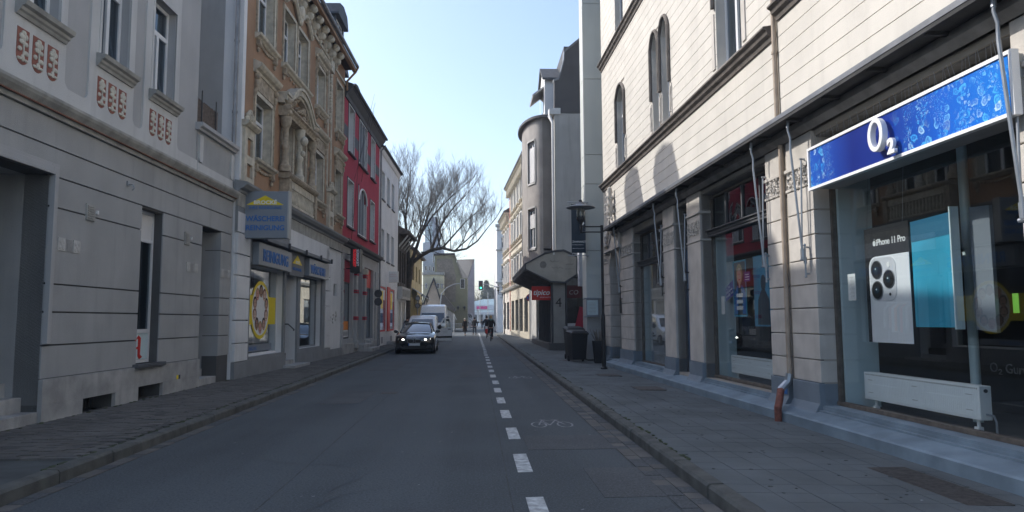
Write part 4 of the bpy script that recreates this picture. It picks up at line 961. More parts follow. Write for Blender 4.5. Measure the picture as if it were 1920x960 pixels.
shell(D, 0, LD, 0, 11.0, 9, 'white_render', floors=(.5, 4.4, 7.8, 11)); gable_roof(D, 0, LD, 11.2, 9, 2.2, .2); gutter(D, -.05, LD+.05, .24, 11.2, m='dark_trim')
moulding(D, 0, LD, [(0, 10.85), (.08, 10.9), (.17, 11.08), (.17, 11.15), (-.4, 11.15), (-.4, 11)], 'white_render', 'eaves_cornice')
m = D.mb(); m.tube([(0.12, .08, .2), (.12, .08, 10.9), (.12, .3, 11.1)], .05, 8); m.build('downpipe', 'zinc', D.root, smooth=True)
SG = thing('projecting_sign', (-5.12, 42.0, 3.75), 'white box sign with faint red script projecting from the white house', 'sign')
MB().box(.06, .62, -.12, .12, 0, .66).build('sign_box', 'white_paint', SG, bevel=.02)
a = MB()
for k, z in enumerate((.48, .36, .14)): a.tube([(.12+.04*i, -.125, z+.03*math.sin(i*2.1+k)) for i in range(11)], .006, 4)
a.build('script_lettering', 'skin_rose', SG)
# ---------- E: low dark boarded house
E_ = Facade('boarded_house', (-5.03, 46.75), 0.026, 'L', 'low dark brown boarded house with bracketed eaves and a white shop front')
ue = [(.5, 1.2, 4.1, 6.2), (1.9, 2.6, 4.1, 6.2), (3.0, 3.7, 4.1, 6.2)]; LE = 4.4
E_.mb().holes(0, LE, 3.7, 7.3, ue, -.3, 0).build('upper_wall', 'brown_boards', E_.root)
m = E_.mb()
for k in range(29): s = .02+k*.152; 
for k in range(29):
    s = .02+k*.152
    if any(a-.1 < s < b for a, b, _, _ in ue): m.box(s, s+.13, 0, .02, 6.25, 7.3)
    else: m.box(s, s+.13, 0, .02, 3.7, 7.3)
m.build('boards', 'brown_boards', E_.root, kind='stuff')
for (p, q, u, v) in ue: window(E_, p, q, u, v, rec=.1, lay='tee', cur='curtain', cur_cover=.5)
ge = [(.4, 1.7, .6, 2.8), (2.1, 3.9, .2, 2.8)]; E_.mb().holes(0, LE, 0, 3.7, ge, -.3, -.001).build('wall', 'white_paint', E_.root)
for p, q, u, v in ge:
    a = E_.mb()
    for k in range(int((q-p)/.16)): a.box(p+k*.16, p+k*.16+.14, -.12, -.08, u, v)
    a.build('shutter', 'gable_pale', E_.root)
o = thing('fascia_sign', (0, 0, 0), 'long pale ribbed sign panel on the low dark boarded house', 'sign'); o.location = E_.root.location; o.rotation_euler = E_.root.rotation_euler
E_.mb().box(-.2, 4.3, .02, .32, 2.95, 3.75).build('panel', 'gable_pale', o)
a = E_.mb()
for k in range(20): a.box(-.1+k*.22, .02+k*.22, .32, .34, 3.1, 3.6)
a.build('raised_letters', 'trim_grey', o)
for s in (.2, 1.5, 2.8, 4.1): E_.mb().tube([(s, 0, 6.4), (s, .6, 7.15)], .06, 5).build('eaves_bracket', 'gable_pale', E_.root)
shell(E_, 0, LE, 0, 7.3, 9, 'brown_boards', floors=(.4, 3.7, 7.3)); gable_roof(E_, -.1, LE+.2, 7.35, 9, 2.8, .75, m='roof_brown')
# ================================================================== RIGHT ROW
W = Facade('corner_shop_house', (4.8, 5.0), -0.02, 'R', 'cream banded house on the right with phone shop windows below and a dark canopy ledge')
S0, S1 = -6.0, 18.85
gw = [(-3.2, -.9, .33, 4.05), (.85, 4.45, .33, 4.05), (5.95, 9.10, .34, 4.05), (9.92, 10.88, .33, 4.05), (11.75, 14.8, .32, 3.95), (16.45, 17.9, .12, 3.72)]
W.mb().holes(S0, S1, 0.0, 4.36, gw, -.5, -.02).build('wall', 'pale_joint', W.root)
cz_ = [.63, .94, 1.29, 1.65, 1.98, 2.33, 2.67, 3.01, 3.37]
piers = [(-.88, .85), (4.45, 5.22), (5.36, 5.95), (9.1, 9.92), (10.88, 11.75), (14.8, 16.2), (16.2, 16.45), (17.9, 18.85)]
for p, q in piers:
    plain = (p, q) in ((9.1, 9.92), (10.88, 11.75))
    a = W.mb()
    zs = [.63, 3.1] if plain else cz_
    for u, v in zip(zs, zs[1:]): W.mb().box(p, q, -.30, .012 if q-p < .3 else .03, u+.007, v-.007).build('pier_block', 'pale_stone', W.root, bevel=.008)
    b = W.mb(); e = .03
    b.box(p-e*0, q, -.30, .06, .05, .63); b.prism([(.06, .20), (.17, .20), (.11, .27), (.06, .36)], p, q, 'x'); b.build('pier_plinth', 'plinth_blue', W.root, bevel=.008)
    if q-p > .5:
        zb, zt = (3.12, 3.66) if plain else (3.39, 3.66)
        c = W.mb(); c.box(p, q, -.30, .028, zb, zt); c.box(p-.02, q+.02, -.3, .06, zt, zt+.05); c.box(p-.02, q+.02, -.3, .045, zb-.02, zb+.02)
        cap = c.build('capital', 'pale_stone', W.root, bevel=.006)
        f = W.mb(); rr2 = random.Random(int(p*10)); n = 26
        for i in range(n):
            t = (i+.5)/n; f.tube([(p+.06+(q-p-.12)*t+.05*math.cos(k*.9+i), .034+.004*k, (zb+zt)/2+.10*math.sin(i*1.7)+.05*math.sin(k*.9+i)) for k in range(5)], .014, 4)
        f.build('scroll_relief', 'pale_stone', cap)
        W.mb().box(p, q, -.30, .03, zt+.05, 4.31).build('pier_block', 'pale_stone', W.root, bevel=.008)
m = W.mb()
for p, q, u, v in gw[:5]: m.box(p, q, -.26, -.05, v-.02, 4.31)
m.box(S0, 17.2, -.05, .06, 4.12, 4.31); m.build('lintel_beam', 'beam_grey', W.root)
moulding(W, S0, 17.15, [(.0, 4.31), (.10, 4.31), (.14, 4.20), (.06, 4.12), (.0, 4.12)], 'beam_grey', 'beam_moulding')
cn = W.mb(); cn.box(S0, 17.2, -.02, .37, 4.315, 4.355); cn.box(S0, 17.22, .34, .372, 4.29, 4.335)
for k in range(19): s = -1.5+k; cn.box(s, s+.04, .02, .34, 4.27, 4.315)
cn.build('canopy_ledge', 'canopy_dark', W.root)
W.mb().box(S0, 17.22, .335, .380, 4.336, 4.40).box(S0, 17.2, .0, .335, 4.357, 4.372).build('flashing', 'zinc', W.root)
# bird spikes over the sign
sp = W.mb(); rsq = random.Random(9)
for k in range(52):
    s = .95+k*.067; sp.tube([(s, .02, 3.83), (s+rsq.uniform(-.02, .02), .02+rsq.uniform(-.02, .06), 4.02)], .003, 3)
sp.box(.9, 4.4, -.02, .03, 3.80, 3.835); sp.build('bird_spikes', 'galv', W.root)
# blue step in front of the shops
stp = MB(); f = lambda s, t: (4.8-.02*s-t, 5.0+s)
a_, b_ = S0, 17.3
pr_ = [(-.02, -.1), (.36, -.1), (.36, .185), (.34, .205), (-.02, .27)]; n_ = len(pr_)
stp.add([(f(a_, d_)[0], f(a_, d_)[1], z_) for d_, z_ in pr_]+[(f(b_, d_)[0], f(b_, d_)[1], z_) for d_, z_ in pr_], [tuple(range(n_)), tuple(range(2*n_-1, n_-1, -1))]+[(i, (i+1) % n_, n_+(i+1) % n_, n_+i) for i in range(n_)])
tag(stp.build('shop_step', 'step_blue'), 'long low blue-grey painted step running under all the shop windows', 'step')
for p, q in ((.85, 4.45), (5.95, 9.1), (11.75, 14.8)):
    m = W.mb(); 
    m.box(p, q, -.21, .02, .18, .338)
    for k in range(3): m.box(p, q, -.20, .12-.045*k, .20+.03*k, .245+.03*k)
    m.build('window_ledge', 'step_blue', W.root)
# shop windows
def bigwin(s0, s1, z0, z1, tr=None, fr='wood_frame'):
    a = W.mb(); d0, d1, fw = -.27, -.20, .045
    a.box(s0, s0+fw, d0, d1, z0, z1); a.box(s1-fw, s1, d0, d1, z0, z1); a.box(s0, s1, d0-.001, d1+.02, z0, z0+.05); a.box(s0, s1, d0-.001, d1+.001, z1-fw, z1)
    w = a.build('shop_window', fr, W.root)
    top = z1
    if tr:
        b = W.mb(); b.box(s0, s1, -.29, -.12, tr, tr+.05); b.box(s0, s1, -.28, -.08, tr+.055, tr+.075); b.box(s0, s1, -.28, -.14, tr-.05, tr-.005)
        for k in range(1, 4): x = s0+(s1-s0)*k/4; b.box(x-.025, x+.025, -.26, -.21, tr+.07, z1)
        b.build('transom', 'dark_trim', w); top = tr-.05
        for k in range(4): W.mb().box(s0+(s1-s0)*k/4+.03, s0+(s1-s0)*(k+1)/4-.03, -.245, -.24, tr+.08, z1-.05).build('transom_pane', 'window_glass', w)
    W.mb().box(s0+fw+.001, s1-fw-.001, -.245, -.235, z0+.05, top).build('pane', 'shop_glass', w)
    return w
wO = bigwin(.85, 4.45, .34, 4.0); wC = bigwin(5.95, 9.1, .35, 4.0, 3.22); wD = bigwin(11.75, 14.8, .32, 3.9, 3.05)
db = W.mb(); db.box(9.92, 9.98, -.27, -.2, .33, 3.95); db.box(10.82, 10.88, -.27, -.2, .33, 3.95); db.box(9.92, 10.88, -.27, -.19, 3.08, 3.16); dd = db.build('door', 'dark_trim', W.root)
W.mb().box(9.98, 10.82, -.26, -.23, .34, 3.08).build('door_leaf', 'door_blue', dd); W.mb().box(9.98, 10.82, -.25, -.24, 3.16, 3.95).build('transom_pane', 'window_glass', dd)
# rooms behind the glass
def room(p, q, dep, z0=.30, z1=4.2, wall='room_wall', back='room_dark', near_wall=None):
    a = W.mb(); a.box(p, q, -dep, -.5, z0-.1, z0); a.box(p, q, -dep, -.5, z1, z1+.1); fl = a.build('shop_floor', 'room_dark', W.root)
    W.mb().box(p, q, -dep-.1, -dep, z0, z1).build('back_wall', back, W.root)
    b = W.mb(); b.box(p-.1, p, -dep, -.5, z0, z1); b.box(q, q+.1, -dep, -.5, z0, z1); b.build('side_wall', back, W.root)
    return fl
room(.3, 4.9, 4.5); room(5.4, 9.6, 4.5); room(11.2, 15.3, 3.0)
W.mb().box(4.35, 4.40, -.74, -.27, .32, 4.0).build('bay_end_panel', 'frost', wO); W.mb().box(9.0, 9.05, -.62, -.27, .33, 3.15).build('bay_end_panel', 'frost', wC)
W.mb().box(14.7, 14.75, -.9, -.27, .33, 3.0).build('bay_end_panel', 'frost', wD)
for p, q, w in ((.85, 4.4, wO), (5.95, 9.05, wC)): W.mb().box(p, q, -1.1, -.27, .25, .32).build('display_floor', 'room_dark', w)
cu = W.mb()
for k in range(36):
    s = 11.85+k*.078
    cu.quad((s, -.42-(k % 2)*.05, .35), (s+.078, -.42-((k+1) % 2)*.05, .35), (s+.078, -.42-((k+1) % 2)*.05, 3.0), (s, -.42-(k % 2)*.05, 3.0))
cu.build('net_curtain', 'curtain_dim', wD)
for s, nm in ((2.9, wO), (8.0, wC), (7.0, wC)): W.mb().tube([(s, -1.0, .3), (s, -1.0, 4.1)], .055, 10).build('shop_column', 'frost', nm, smooth=True)
def on(o): o.location = W.root.location; o.rotation_euler = W.root.rotation_euler; return o
rotR = (R(90), 0, R(180))
def T(d, s, z): return (s, d, z)
# radiators
def radiator(s0, s1, d, z0, z1, label, th=.13):
    r = on(thing('radiator', (0, 0, 0), label, 'radiator', group='white radiators behind the shop glass'))
    W.mb().box(s0, s1, d-th, d, z0, z1).build('casing', 'radiator_white', r, bevel=.006)
    a = W.mb(); n = int((s1-s0)/.032)
    for k in range(n): s = s0+.04+(s1-s0-.08)*k/n; a.box(s, s+.016, d-.001, d+.005, z0+.03, z1-.05)
    a.build('flutes', 'radiator_white', r); b = W.mb(); n = int((s1-s0)/.03)
    for k in range(n): s = s0+.03+(s1-s0-.06)*k/n; b.box(s, s+.014, d+.0005, d+.0035, z1-.035, z1-.02)
    for s in (s0+.15, (s0+s1)/2, s1-.15): 
        for z in (z0+.09, z1-.1): b.box(s-.05, s+.05, d+.005, d+.007, z, z+.006)
    b.build('slots', 'trim_grey', r)
    for s in (s0+.12, s1-.15):
        c = W.mb(); c.tube([(s, d-th/2, .30), (s, d-th/2, z0+.01)], .018, 8); c.box(s-.03, s+.03, d-th/2-.03, d-th/2+.03, .30, .37); c.build('foot', 'radiator_white', r)
    c = W.mb(); c.tube([(s0-.001, d-th/2, z0+.06), (s0-.10, d-th/2, z0+.06), (s0-.13, d-th/2, z0), (s0-.13, d-th/2, .30)], .011, 6); c.build('pipe', 'galv', r)
    c = W.mb(); c.tube([(s1, d-th/2, z1-.04), (s1+.05, d-th/2, z1-.04)], .022, 8); c.tube([(s0, d-th/2, z1-.05), (s0-.012, d-th/2, z1-.05)], .02, 8); c.build('valve', 'black_plastic', r)
radiator(2.12, 4.22, -.44, .45, .80, 'long white radiator under the phone poster in the nearest shop window')
radiator(6.9, 8.75, -.40, .47, .80, 'white radiator in the shop window with the portrait poster')
# phone poster
ph = on(thing('phone_poster', (0, 0, 0), 'hanging poster of a white phone with three lenses on black', 'poster'))
d = -.42
W.mb().box(3.10, 4.02, d-.02, d, 1.20, 2.67).build('board', 'black_print', ph)
def rr_poly(x0, x1, z0, z1, r, n=6):
    pts = []
    for cx, cz, a in ((x1-r, z1-r, 0), (x0+r, z1-r, 90), (x0+r, z0+r, 180), (x1-r, z0+r, 270)):
        for k in range(n+1): t = R(a+90*k/n); pts.append((cx+r*math.cos(t), cz+r*math.sin(t)))
    return pts
mat('phone_white', (.90, .91, .94), .25, 0); mat('phone_bump', (.70, .71, .75), .2, 0)
W.mb().prism([(3.10, 1.20), (3.93, 1.20)]+[(3.93-.14+.14*math.cos(R(t)), 2.29-.14+.14*math.sin(R(t))) for t in range(0, 91, 15)]+[(3.10, 2.29)], d+.001, d+.008, 'y').build('phone_back', 'phone_white', ph)
W.mb().prism(rr_poly(3.36, 3.90, 1.72, 2.27, .13), d+.008, d+.014, 'y').build('camera_bump', 'phone_bump', ph)
for s, z in ((3.75, 2.12), (3.75, 1.86), (3.50, 1.99)):
    q = disc(W, s, z, .118, .118, d+.014, d+.022, 'alloy', ph, 'lens_ring'); disc(W, s, z, .105, .105, d+.022, d+.025, 'black_print', q, 'lens'); disc(W, s, z, .045, .045, d+.025, d+.027, 'banner_blue', q, 'lens_inner'); disc(W, s+.01, z+.01, .012, .012, d+.027, d+.028, 'frost', q, 'lens_glint', 10)
disc(W, 3.50, 2.17, .035, .035, d+.014, d+.018, 'white_print', ph, 'flash'); disc(W, 3.49, 1.80, .02, .02, d+.014, d+.018, 'black_print', ph, 'microphone', 12)
text('iPhone 11 Pro', .115, 'white_print', ph, (3.76, d+.004, 2.43), rotR, .001, off=.002, sp=.92)
ap = W.mb(); ap.prism([(3.80+.032*math.cos(R(t))*(1 if abs(math.cos(R(t))) < .9 else .92), 2.462+.036*math.sin(R(t))) for t in range(0, 360, 20)], d+.001, d+.004, 'y'); ap.prism([(3.795, 2.50), (3.785, 2.522), (3.80, 2.515)], d+.001, d+.004, 'y'); ap.build('fruit_logo', 'white_print', ph)
m = W.mb(); m.tube([(3.95, d, 2.67), (3.95, d-.1, 4.1)], .003, 3); m.tube([(3.2, d, 2.67), (3.2, d-.1, 4.1)], .003, 3); m.build('hanging_wire', 'galv', ph)
# blue light boxes
bl = on(thing('light_box', (0, 0, 0), 'tall blue display panel hanging right of the phone poster', 'display panel'))
mat('cyan_panel', (.05, .42, .62), .35, .2, 1.5, coat=.4); mat('cyan_panel_shaded', (.03, .16, .27), .35, .1, 1, coat=.4); mat('cyan_panel_mid', (.05, .30, .50), .35, .15, 1, coat=.4)
W.mb().prism([(2.40, 1.40), (3.08, 1.40), (3.08, 2.64), (2.40, 2.66)], d-.10, d-.02, 'y').build('panel', 'cyan_panel', bl); W.mb().prism([(2.40, 2.42), (3.08, 2.40), (3.08, 2.64), (2.40, 2.66)], d-.019, d-.015, 'y').build('shaded_top', 'cyan_panel_shaded', bl)  # second strip paints the unlit top of the panel in a darker blue
W.mb().prism([(2.385, 1.38), (2.405, 1.38), (2.405, 2.72), (2.385, 2.72)], d-.11, d-.01, 'y').build('edge', 'frost', bl)
bl = on(thing('light_box', (0, 0, 0), 'narrow pale panel hanging just behind the blue display panel', 'display panel'))
W.mb().prism([(2.05, 1.35), (2.34, 1.38), (2.34, 2.70), (2.05, 2.68)], d-.24, d-.20, 'y').build('panel', 'sign_silver', bl)
tag(on(W.mb().box(1.88, 1.96, -.75, -.74, 1.55, 1.75).build('note', mat('lime', (.14, .40, .05), .5, 0))), 'small lime green note behind the blue display panel', 'note')
pp = W.mb(); pp.box(4.0, 4.18, -.262, -.258, 1.74, 2.09); ppo = tag(on(pp.build('notice', 'white_print')), 'white paper notice taped inside the nearest shop window', 'notice')
a = W.mb()
for k in range(16): a.box(4.02, 4.15-.02*(k % 3), -.2575, -.2565, 1.77+k*.018, 1.774+k*.018)
a.build('lines', 'trim_grey', ppo)
text('O₂ Guru', .16, 'curtain_dim', wO, (3.25, -1.45, .86), rotR, .003, name='wall_lettering') 
tag(on(W.mb().box(3.9, 4.25, -1.2, -1.12, .42, .56).build('socket_strip', 'white_paint')), 'white double socket on the floor behind the shop glass', 'socket')
# portrait poster, banner and blue sheet in the second window
po = on(thing('portrait_poster', (0, 0, 0), 'poster of a blond person in a blue jacket with a cyan frame', 'poster'))
W.mb().box(7.93, 8.55, d-.02, d, 1.55, 2.62).build('board', mat('poster_black', (.02, .03, .05), .4, 0), po)
a = W.mb(); a.box(7.93, 7.96, d, d+.006, 1.55, 2.62); a.box(8.52, 8.55, d, d+.006, 1.55, 2.62); a.box(7.96, 8.52, d, d+.006, 1.55, 1.58); a.box(7.96, 8.52, d, d+.006, 2.59, 2.62); a.build('cyan_border', 'cyan_panel', po)
W.mb().prism([(7.97, 1.6), (8.51, 1.6), (8.50, 2.0), (8.36, 2.14), (8.12, 2.14), (7.98, 2.0)], d+.001, d+.004, 'y').build('jacket', 'blue_print', po)
W.mb().prism([(8.13, 1.6), (8.35, 1.6), (8.30, 2.16), (8.18, 2.16)], d+.004, d+.006, 'y').build('shirt', 'poster_black', po)
disc(W, 8.24, 2.36, .15, .20, d+.005, d+.007, 'hair_blond', po, 'hair'); disc(W, 8.24, 2.33, .10, .145, d+.008, d+.010, 'skin_pale', po, 'face'); W.mb().box(8.205, 8.275, d+.005, d+.008, 2.1, 2.25).build('neck', 'skin_pale', po)
a = W.mb(); a.box(8.19, 8.22, d+.010, d+.012, 2.35, 2.362); a.box(8.26, 8.29, d+.010, d+.012, 2.35, 2.362); a.box(8.20, 8.28, d+.010, d+.012, 2.245, 2.262); a.build('face_features', 'red_print', po)
for z in (1.68, 1.80, 1.92): W.mb().box(8.10, 8.40, d+.007, d+.009, z, z+.07).build('caption', 'white_print', po)
mat('violet', (.06, .03, .30), .5, 0)
bn = on(thing('slogan_banner', (0, 0, 0), 'tilted violet slogan strip left of the portrait poster', 'banner'))
W.mb().prism([(8.60, 1.98), (9.0, 1.86), (9.0, 2.12), (8.60, 2.28)], d-.02, d-.01, 'y').build('strip', 'violet', bn)
for k, s in enumerate(('O₂ You:', 'Dein So-wie-', 'du-willst-Tarif.')): text(s, .085, 'white_print', bn, (8.97, d-.008, 2.07-.078*k), (R(90), R(-16), R(180)), .001, sx=.78)
q = on(thing('slogan_banner', (0, 0, 0), 'small violet caption strip at the right edge of the portrait poster', 'banner')); W.mb().box(7.72, 7.98, d+.012, d+.016, 2.20, 2.38).build('strip', 'violet', q)
a = W.mb(); [a.box(7.76, 7.94, d+.016, d+.018, 2.23+.045*k, 2.245+.045*k) for k in range(3)]; a.build('caption', 'white_print', q)
bs_ = on(thing('blue_sheet', (0, 0, 0), 'blue printed sheet with a dark figure beside the portrait poster', 'poster'))
W.mb().box(7.05, 7.86, d-.12, d-.11, 1.37, 2.66).build('sheet', 'cyan_panel_mid', bs_); a = W.mb(); a.ell((7.45, d-.11, 2.15), (.11, .004, .15), 14, 6); a.prism([(7.2, 1.4), (7.72, 1.4), (7.68, 1.85), (7.52, 2.03), (7.38, 2.03), (7.22, 1.85)], d-.109, d-.106, 'y'); a.build('figure', 'banner_blue', bs_)
q = tag(on(W.mb().box(8.62, 8.80, -.262, -.258, 1.6, 1.95).build('notice', 'white_print')), 'small white notice in the shop window with the portrait poster', 'notice')
text('offy', .17, 'white_print', wC, (8.62, -.60, 1.78), rotR, .002, name='window_lettering')
# ---- the blue sign
SGN = on(thing('shop_sign', (0, 0, 0), 'long blue illuminated shop sign with water bubbles and white O2 letters', 'sign'))
bm_ = bpy.data.materials.new('bubble_print'); bm_.use_nodes = True; MATS['bubble_print'] = bm_
n = bm_.node_tree.nodes; l = bm_.node_tree.links; b = n["Principled BSDF"]; tc = n.new("ShaderNodeTexCoord")
sx = n.new("ShaderNodeSeparateXYZ"); l.new(tc.outputs["Object"], sx.inputs[0])
def vor(scale, rnd=1.0, feat='F1', dist=None):
    v = n.new("ShaderNodeTexVoronoi"); v.inputs["Scale"].default_value = scale; v.inputs["Randomness"].default_value = rnd; v.feature = feat
    v.voronoi_dimensions = '2D'; return v
mpn = n.new("ShaderNodeCombineXYZ"); l.new(sx.outputs[0], mpn.inputs[0]); l.new(sx.outputs[2], mpn.inputs[1])
nz = n.new("ShaderNodeTexNoise"); nz.inputs["Scale"].default_value = 9; nz.inputs["Detail"].default_value = 4; l.new(mpn.outputs[0], nz.inputs["Vector"])
mv = n.new("ShaderNodeMix"); mv.data_type = 'VECTOR'; mv.inputs[0].default_value = .13; l.new(mpn.outputs[0], mv.inputs[4]); l.new(nz.outputs["Color"], mv.inputs[5])
def ramp(inp, pts):
    r = n.new("ShaderNodeValToRGB"); r.color_ramp.elements.remove(r.color_ramp.elements[1]); e = r.color_ramp.elements[0]; e.position = pts[0][0]; e.color = (*pts[0][1], 1)
    for p, c in pts[1:]: e = r.color_ramp.elements.new(p); e.color = (*c, 1)
    l.new(inp, r.inputs[0]); return r.outputs[0]
def mixrgb(f, a, c):
    x = n.new("ShaderNodeMix"); x.data_type = 'RGBA'; l.new(f, x.inputs[0])
    for i, v in ((6, a), (7, c)):
        if isinstance(v, tuple): x.inputs[i].default_value = (*v, 1)
        else: l.new(v, x.inputs[i])
    return x.outputs[2]
mr_ = n.new("ShaderNodeMapRange"); mr_.inputs[1].default_value = 4.3; mr_.inputs[2].default_value = .68; l.new(sx.outputs[0], mr_.inputs[0])
base = ramp(mr_.outputs[0], [(0, (.01, .10, .50)), (.16, (.01, .06, .38)), (.30, (.006, .02, .20)), (.50, (.006, .03, .26)), (.75, (.01, .12, .58)), (1, (.01, .2, .7))])
bub = ramp(mr_.outputs[0], [(0, (1, 1, 1)), (.10, (1, 1, 1)), (.20, (0, 0, 0)), (.52, (0, 0, 0)), (.60, (1, 1, 1)), (.72, (.75,)*3), (.80, (.55,)*3), (.9, (1, 1, 1)), (1, (1, 1, 1))])
col = base
for sc_v, lo, hi in ((9, .30, .36), (22, .22, .28), (48, .16, .22)):
    v = vor(sc_v); l.new(mv.outputs[1], v.inputs["Vector"])
    nn = n.new("ShaderNodeTexNoise"); nn.inputs["Scale"].default_value = 2.6; nn.inputs["Detail"].default_value = 5; mp2 = n.new("ShaderNodeMapping"); mp2.inputs["Location"].default_value = (sc_v, 0, 0); mp2.inputs["Scale"].default_value = (1.6, .55, 1)
    l.new(mpn.outputs[0], mp2.inputs[0]); l.new(mp2.outputs[0], nn.inputs["Vector"])
    th = n.new("ShaderNodeMapRange"); th.inputs[1].default_value = .48; th.inputs[2].default_value = .56; l.new(nn.outputs[0], th.inputs[0])
    inside = ramp(v.outputs["Distance"], [(0, (.75,)*3), (lo*.45, (.15,)*3), (lo*.8, (.55,)*3), (lo, (1,)*3), (hi, (0, 0, 0))])
    m1 = n.new("ShaderNodeMath"); m1.operation = 'MULTIPLY'; l.new(inside, m1.inputs[0]); l.new(th.outputs[0], m1.inputs[1])
    m2 = n.new("ShaderNodeMath"); m2.operation = 'MULTIPLY'; l.new(m1.outputs[0], m2.inputs[0]); l.new(bub, m2.inputs[1])
    cc = ramp(v.outputs["Color"], [(0, (.02, .30, .85)), (.45, (.12, .62, .95)), (.75, (.65, .90, 1.0)), (1, (.0, .04, .2))])
    col = mixrgb(m2.outputs[0], col, cc)
l.new(col, b.inputs["Base Color"]); b.inputs["Roughness"].default_value = .3
W.mb().box(.72, 4.26, -.24, .15, 3.26, 3.79).build('sign_box', 'gable_pale', SGN)
W.mb().box(.74, 4.24, .15, .158, 3.275, 3.775).build('printed_face', bm_, SGN)
a = W.mb(); a.box(.68, 4.30, .10, .172, 3.235, 3.27); a.box(.68, 4.30, .10, .172, 3.78, 3.815); a.box(.68, .715, .10, .172, 3.27, 3.78); a.box(4.265, 4.30, .10, .172, 3.27, 3.78); a.build('frame', 'white_print', SGN)
# raised O and 2
def ring(mb, s, z, rx, rz_, t, d0, d1, n=32):
    P = []
    for k in range(n):
        c, q = math.cos(2*math.pi*k/n), math.sin(2*math.pi*k/n)
        P.append([(s+rx*c, d0, z+rz_*q), (s+rx*c, d1, z+rz_*q), (s+(rx-t)*c, d1, z+(rz_-t*.8)*q), (s+(rx-t)*c, d0, z+(rz_-t*.8)*q)])
    vs = [p for r_ in P for p in r_]; fs = []
    for k in range(n):
        j = (k+1) % n
        for i in range(4): fs.append((k*4+i, j*4+i, j*4+(i+1) % 4, k*4+(i+1) % 4))
    mb.add(vs, fs)
a = W.mb(); ring(a, 2.56, 3.55, .145, .19, .062, .20, .27); a.build('letter_o', 'white_print', SGN, bevel=.008)
a = W.mb(); a.tube([(2.56, .158, 3.71), (2.56, .2, 3.71)], .02); a.tube([(2.56, .158, 3.39), (2.56, .2, 3.39)], .02); a.tube([(2.33, .158, 3.36), (2.33, .2, 3.36)], .015); a.build('spacer', 'galv', SGN)
t2 = text('2', .22, 'white_print', SGN, (2.40, .215, 3.30), rotR, .018, off=.012, name='figure_two', sx=1.1)
# ---- awning arms folded against the piers
def arm(s, label):
    r = on(thing('awning_arm', (0, 0, 0), label, 'awning arm', group='folded awning arms on the shop piers'))
    a = W.mb(); a.tube([(s, .26, 4.31), (s, .27, 4.16), (s, .24, 4.06), (s, .245, 3.9), (s, .13, 2.44)], .017, 8); a.tube([(s, .26, 4.31), (s, .27, 4.2)], .024, 8); a.build('outer_bar', 'galv', r, smooth=True)
    a = W.mb(); a.tube([(s+.03, .08, 3.74), (s+.03, .12, 2.44)], .013, 8); a.tube([(s+.03, .03, 3.76), (s+.03, .10, 3.76)], .016, 6); a.build('inner_bar', 'galv', r, smooth=True)
    a = W.mb(); a.tube([(s, .13, 2.48), (s, .125, 2.34)], .032, 8); a.tube([(s-.03, .125, 2.33), (s+.05, .125, 2.33)], .022, 8); a.build('joint', 'galv', r, smooth=True)
    a = W.mb(); a.tube([(s+.01, .09, 2.52), (s+.01, .09, 2.10)], .013, 8); a.tube([(s+.01, .03, 2.50), (s+.01, .10, 2.50)], .012, 6); a.tube([(s+.01, .03, 2.13), (s+.01, .10, 2.13)], .012, 6); a.ell((s+.01, .09, 2.53), (.022,)*3, 8, 6); a.ell((s+.01, .09, 2.09), (.02,)*3, 8, 6); a.tube([(s+.01, .09, 2.36), (s+.01, .09, 2.27)], .024, 8); a.build('bracket', 'black_metal' if s > 5.9 else 'galv', r, smooth=True)
arm(.72, 'folded awning arm nearest the camera, right of the blue sign'); arm(4.62, 'folded awning arm at the left end of the blue sign'); arm(5.9, 'folded awning arm on the edge of the pier by the portrait poster window')
arm(9.86, 'folded awning arm on the pier left of the portrait poster window'); arm(11.68, 'folded awning arm right of the curtained shop window'); arm(16.12, 'folded awning arm beside the round arched doorway')
# downpipe with a rusty shoe
dp = on(thing('downpipe', (0, 0, 0), 'tan painted downpipe with a rusty red shoe between the two shop piers', 'downpipe'))
a = W.mb(); a.tube([(5.29, .07, .66), (5.29, .07, 4.12)], .036, 10); a.build('lower_pipe', 'pipe_tan', dp, smooth=True)
a = W.mb(); a.tube([(5.43, .04, 4.37), (5.43, .04, 13.2)], .036, 10)
for z in (5.6, 7.6, 9.6, 11.6): a.lathe([(.048, z), (.048, z+.04)], (5.43, .04, 0), 10)
a.build('upper_pipe', 'pipe_tan', dp, smooth=True)
a = W.mb(); a.tube([(5.29, .07, .70), (5.29, .10, .58), (5.26, .24, .46)], .055, 8); a.build('elbow', 'galv', dp, smooth=True); a = W.mb(); a.tube([(5.27, .22, .47), (5.02, .36, .36), (4.95, .42, .24)], .052, 10); a.build('shoe', 'rust_red', dp, smooth=True)
a = W.mb(); a.tube([(4.95, .42, .27), (4.95, .42, .03)], .05, 10); a.build('standpipe', 'rust_red', dp, smooth=True)
W.mb().box(5.5, 5.60, .06, .068, .40, .50).build('yellow_plate', 'yellow_print', W.root); W.mb().box(5.40, 5.49, .06, .068, .39, .49).build('blue_plate', 'blue_print', W.root)
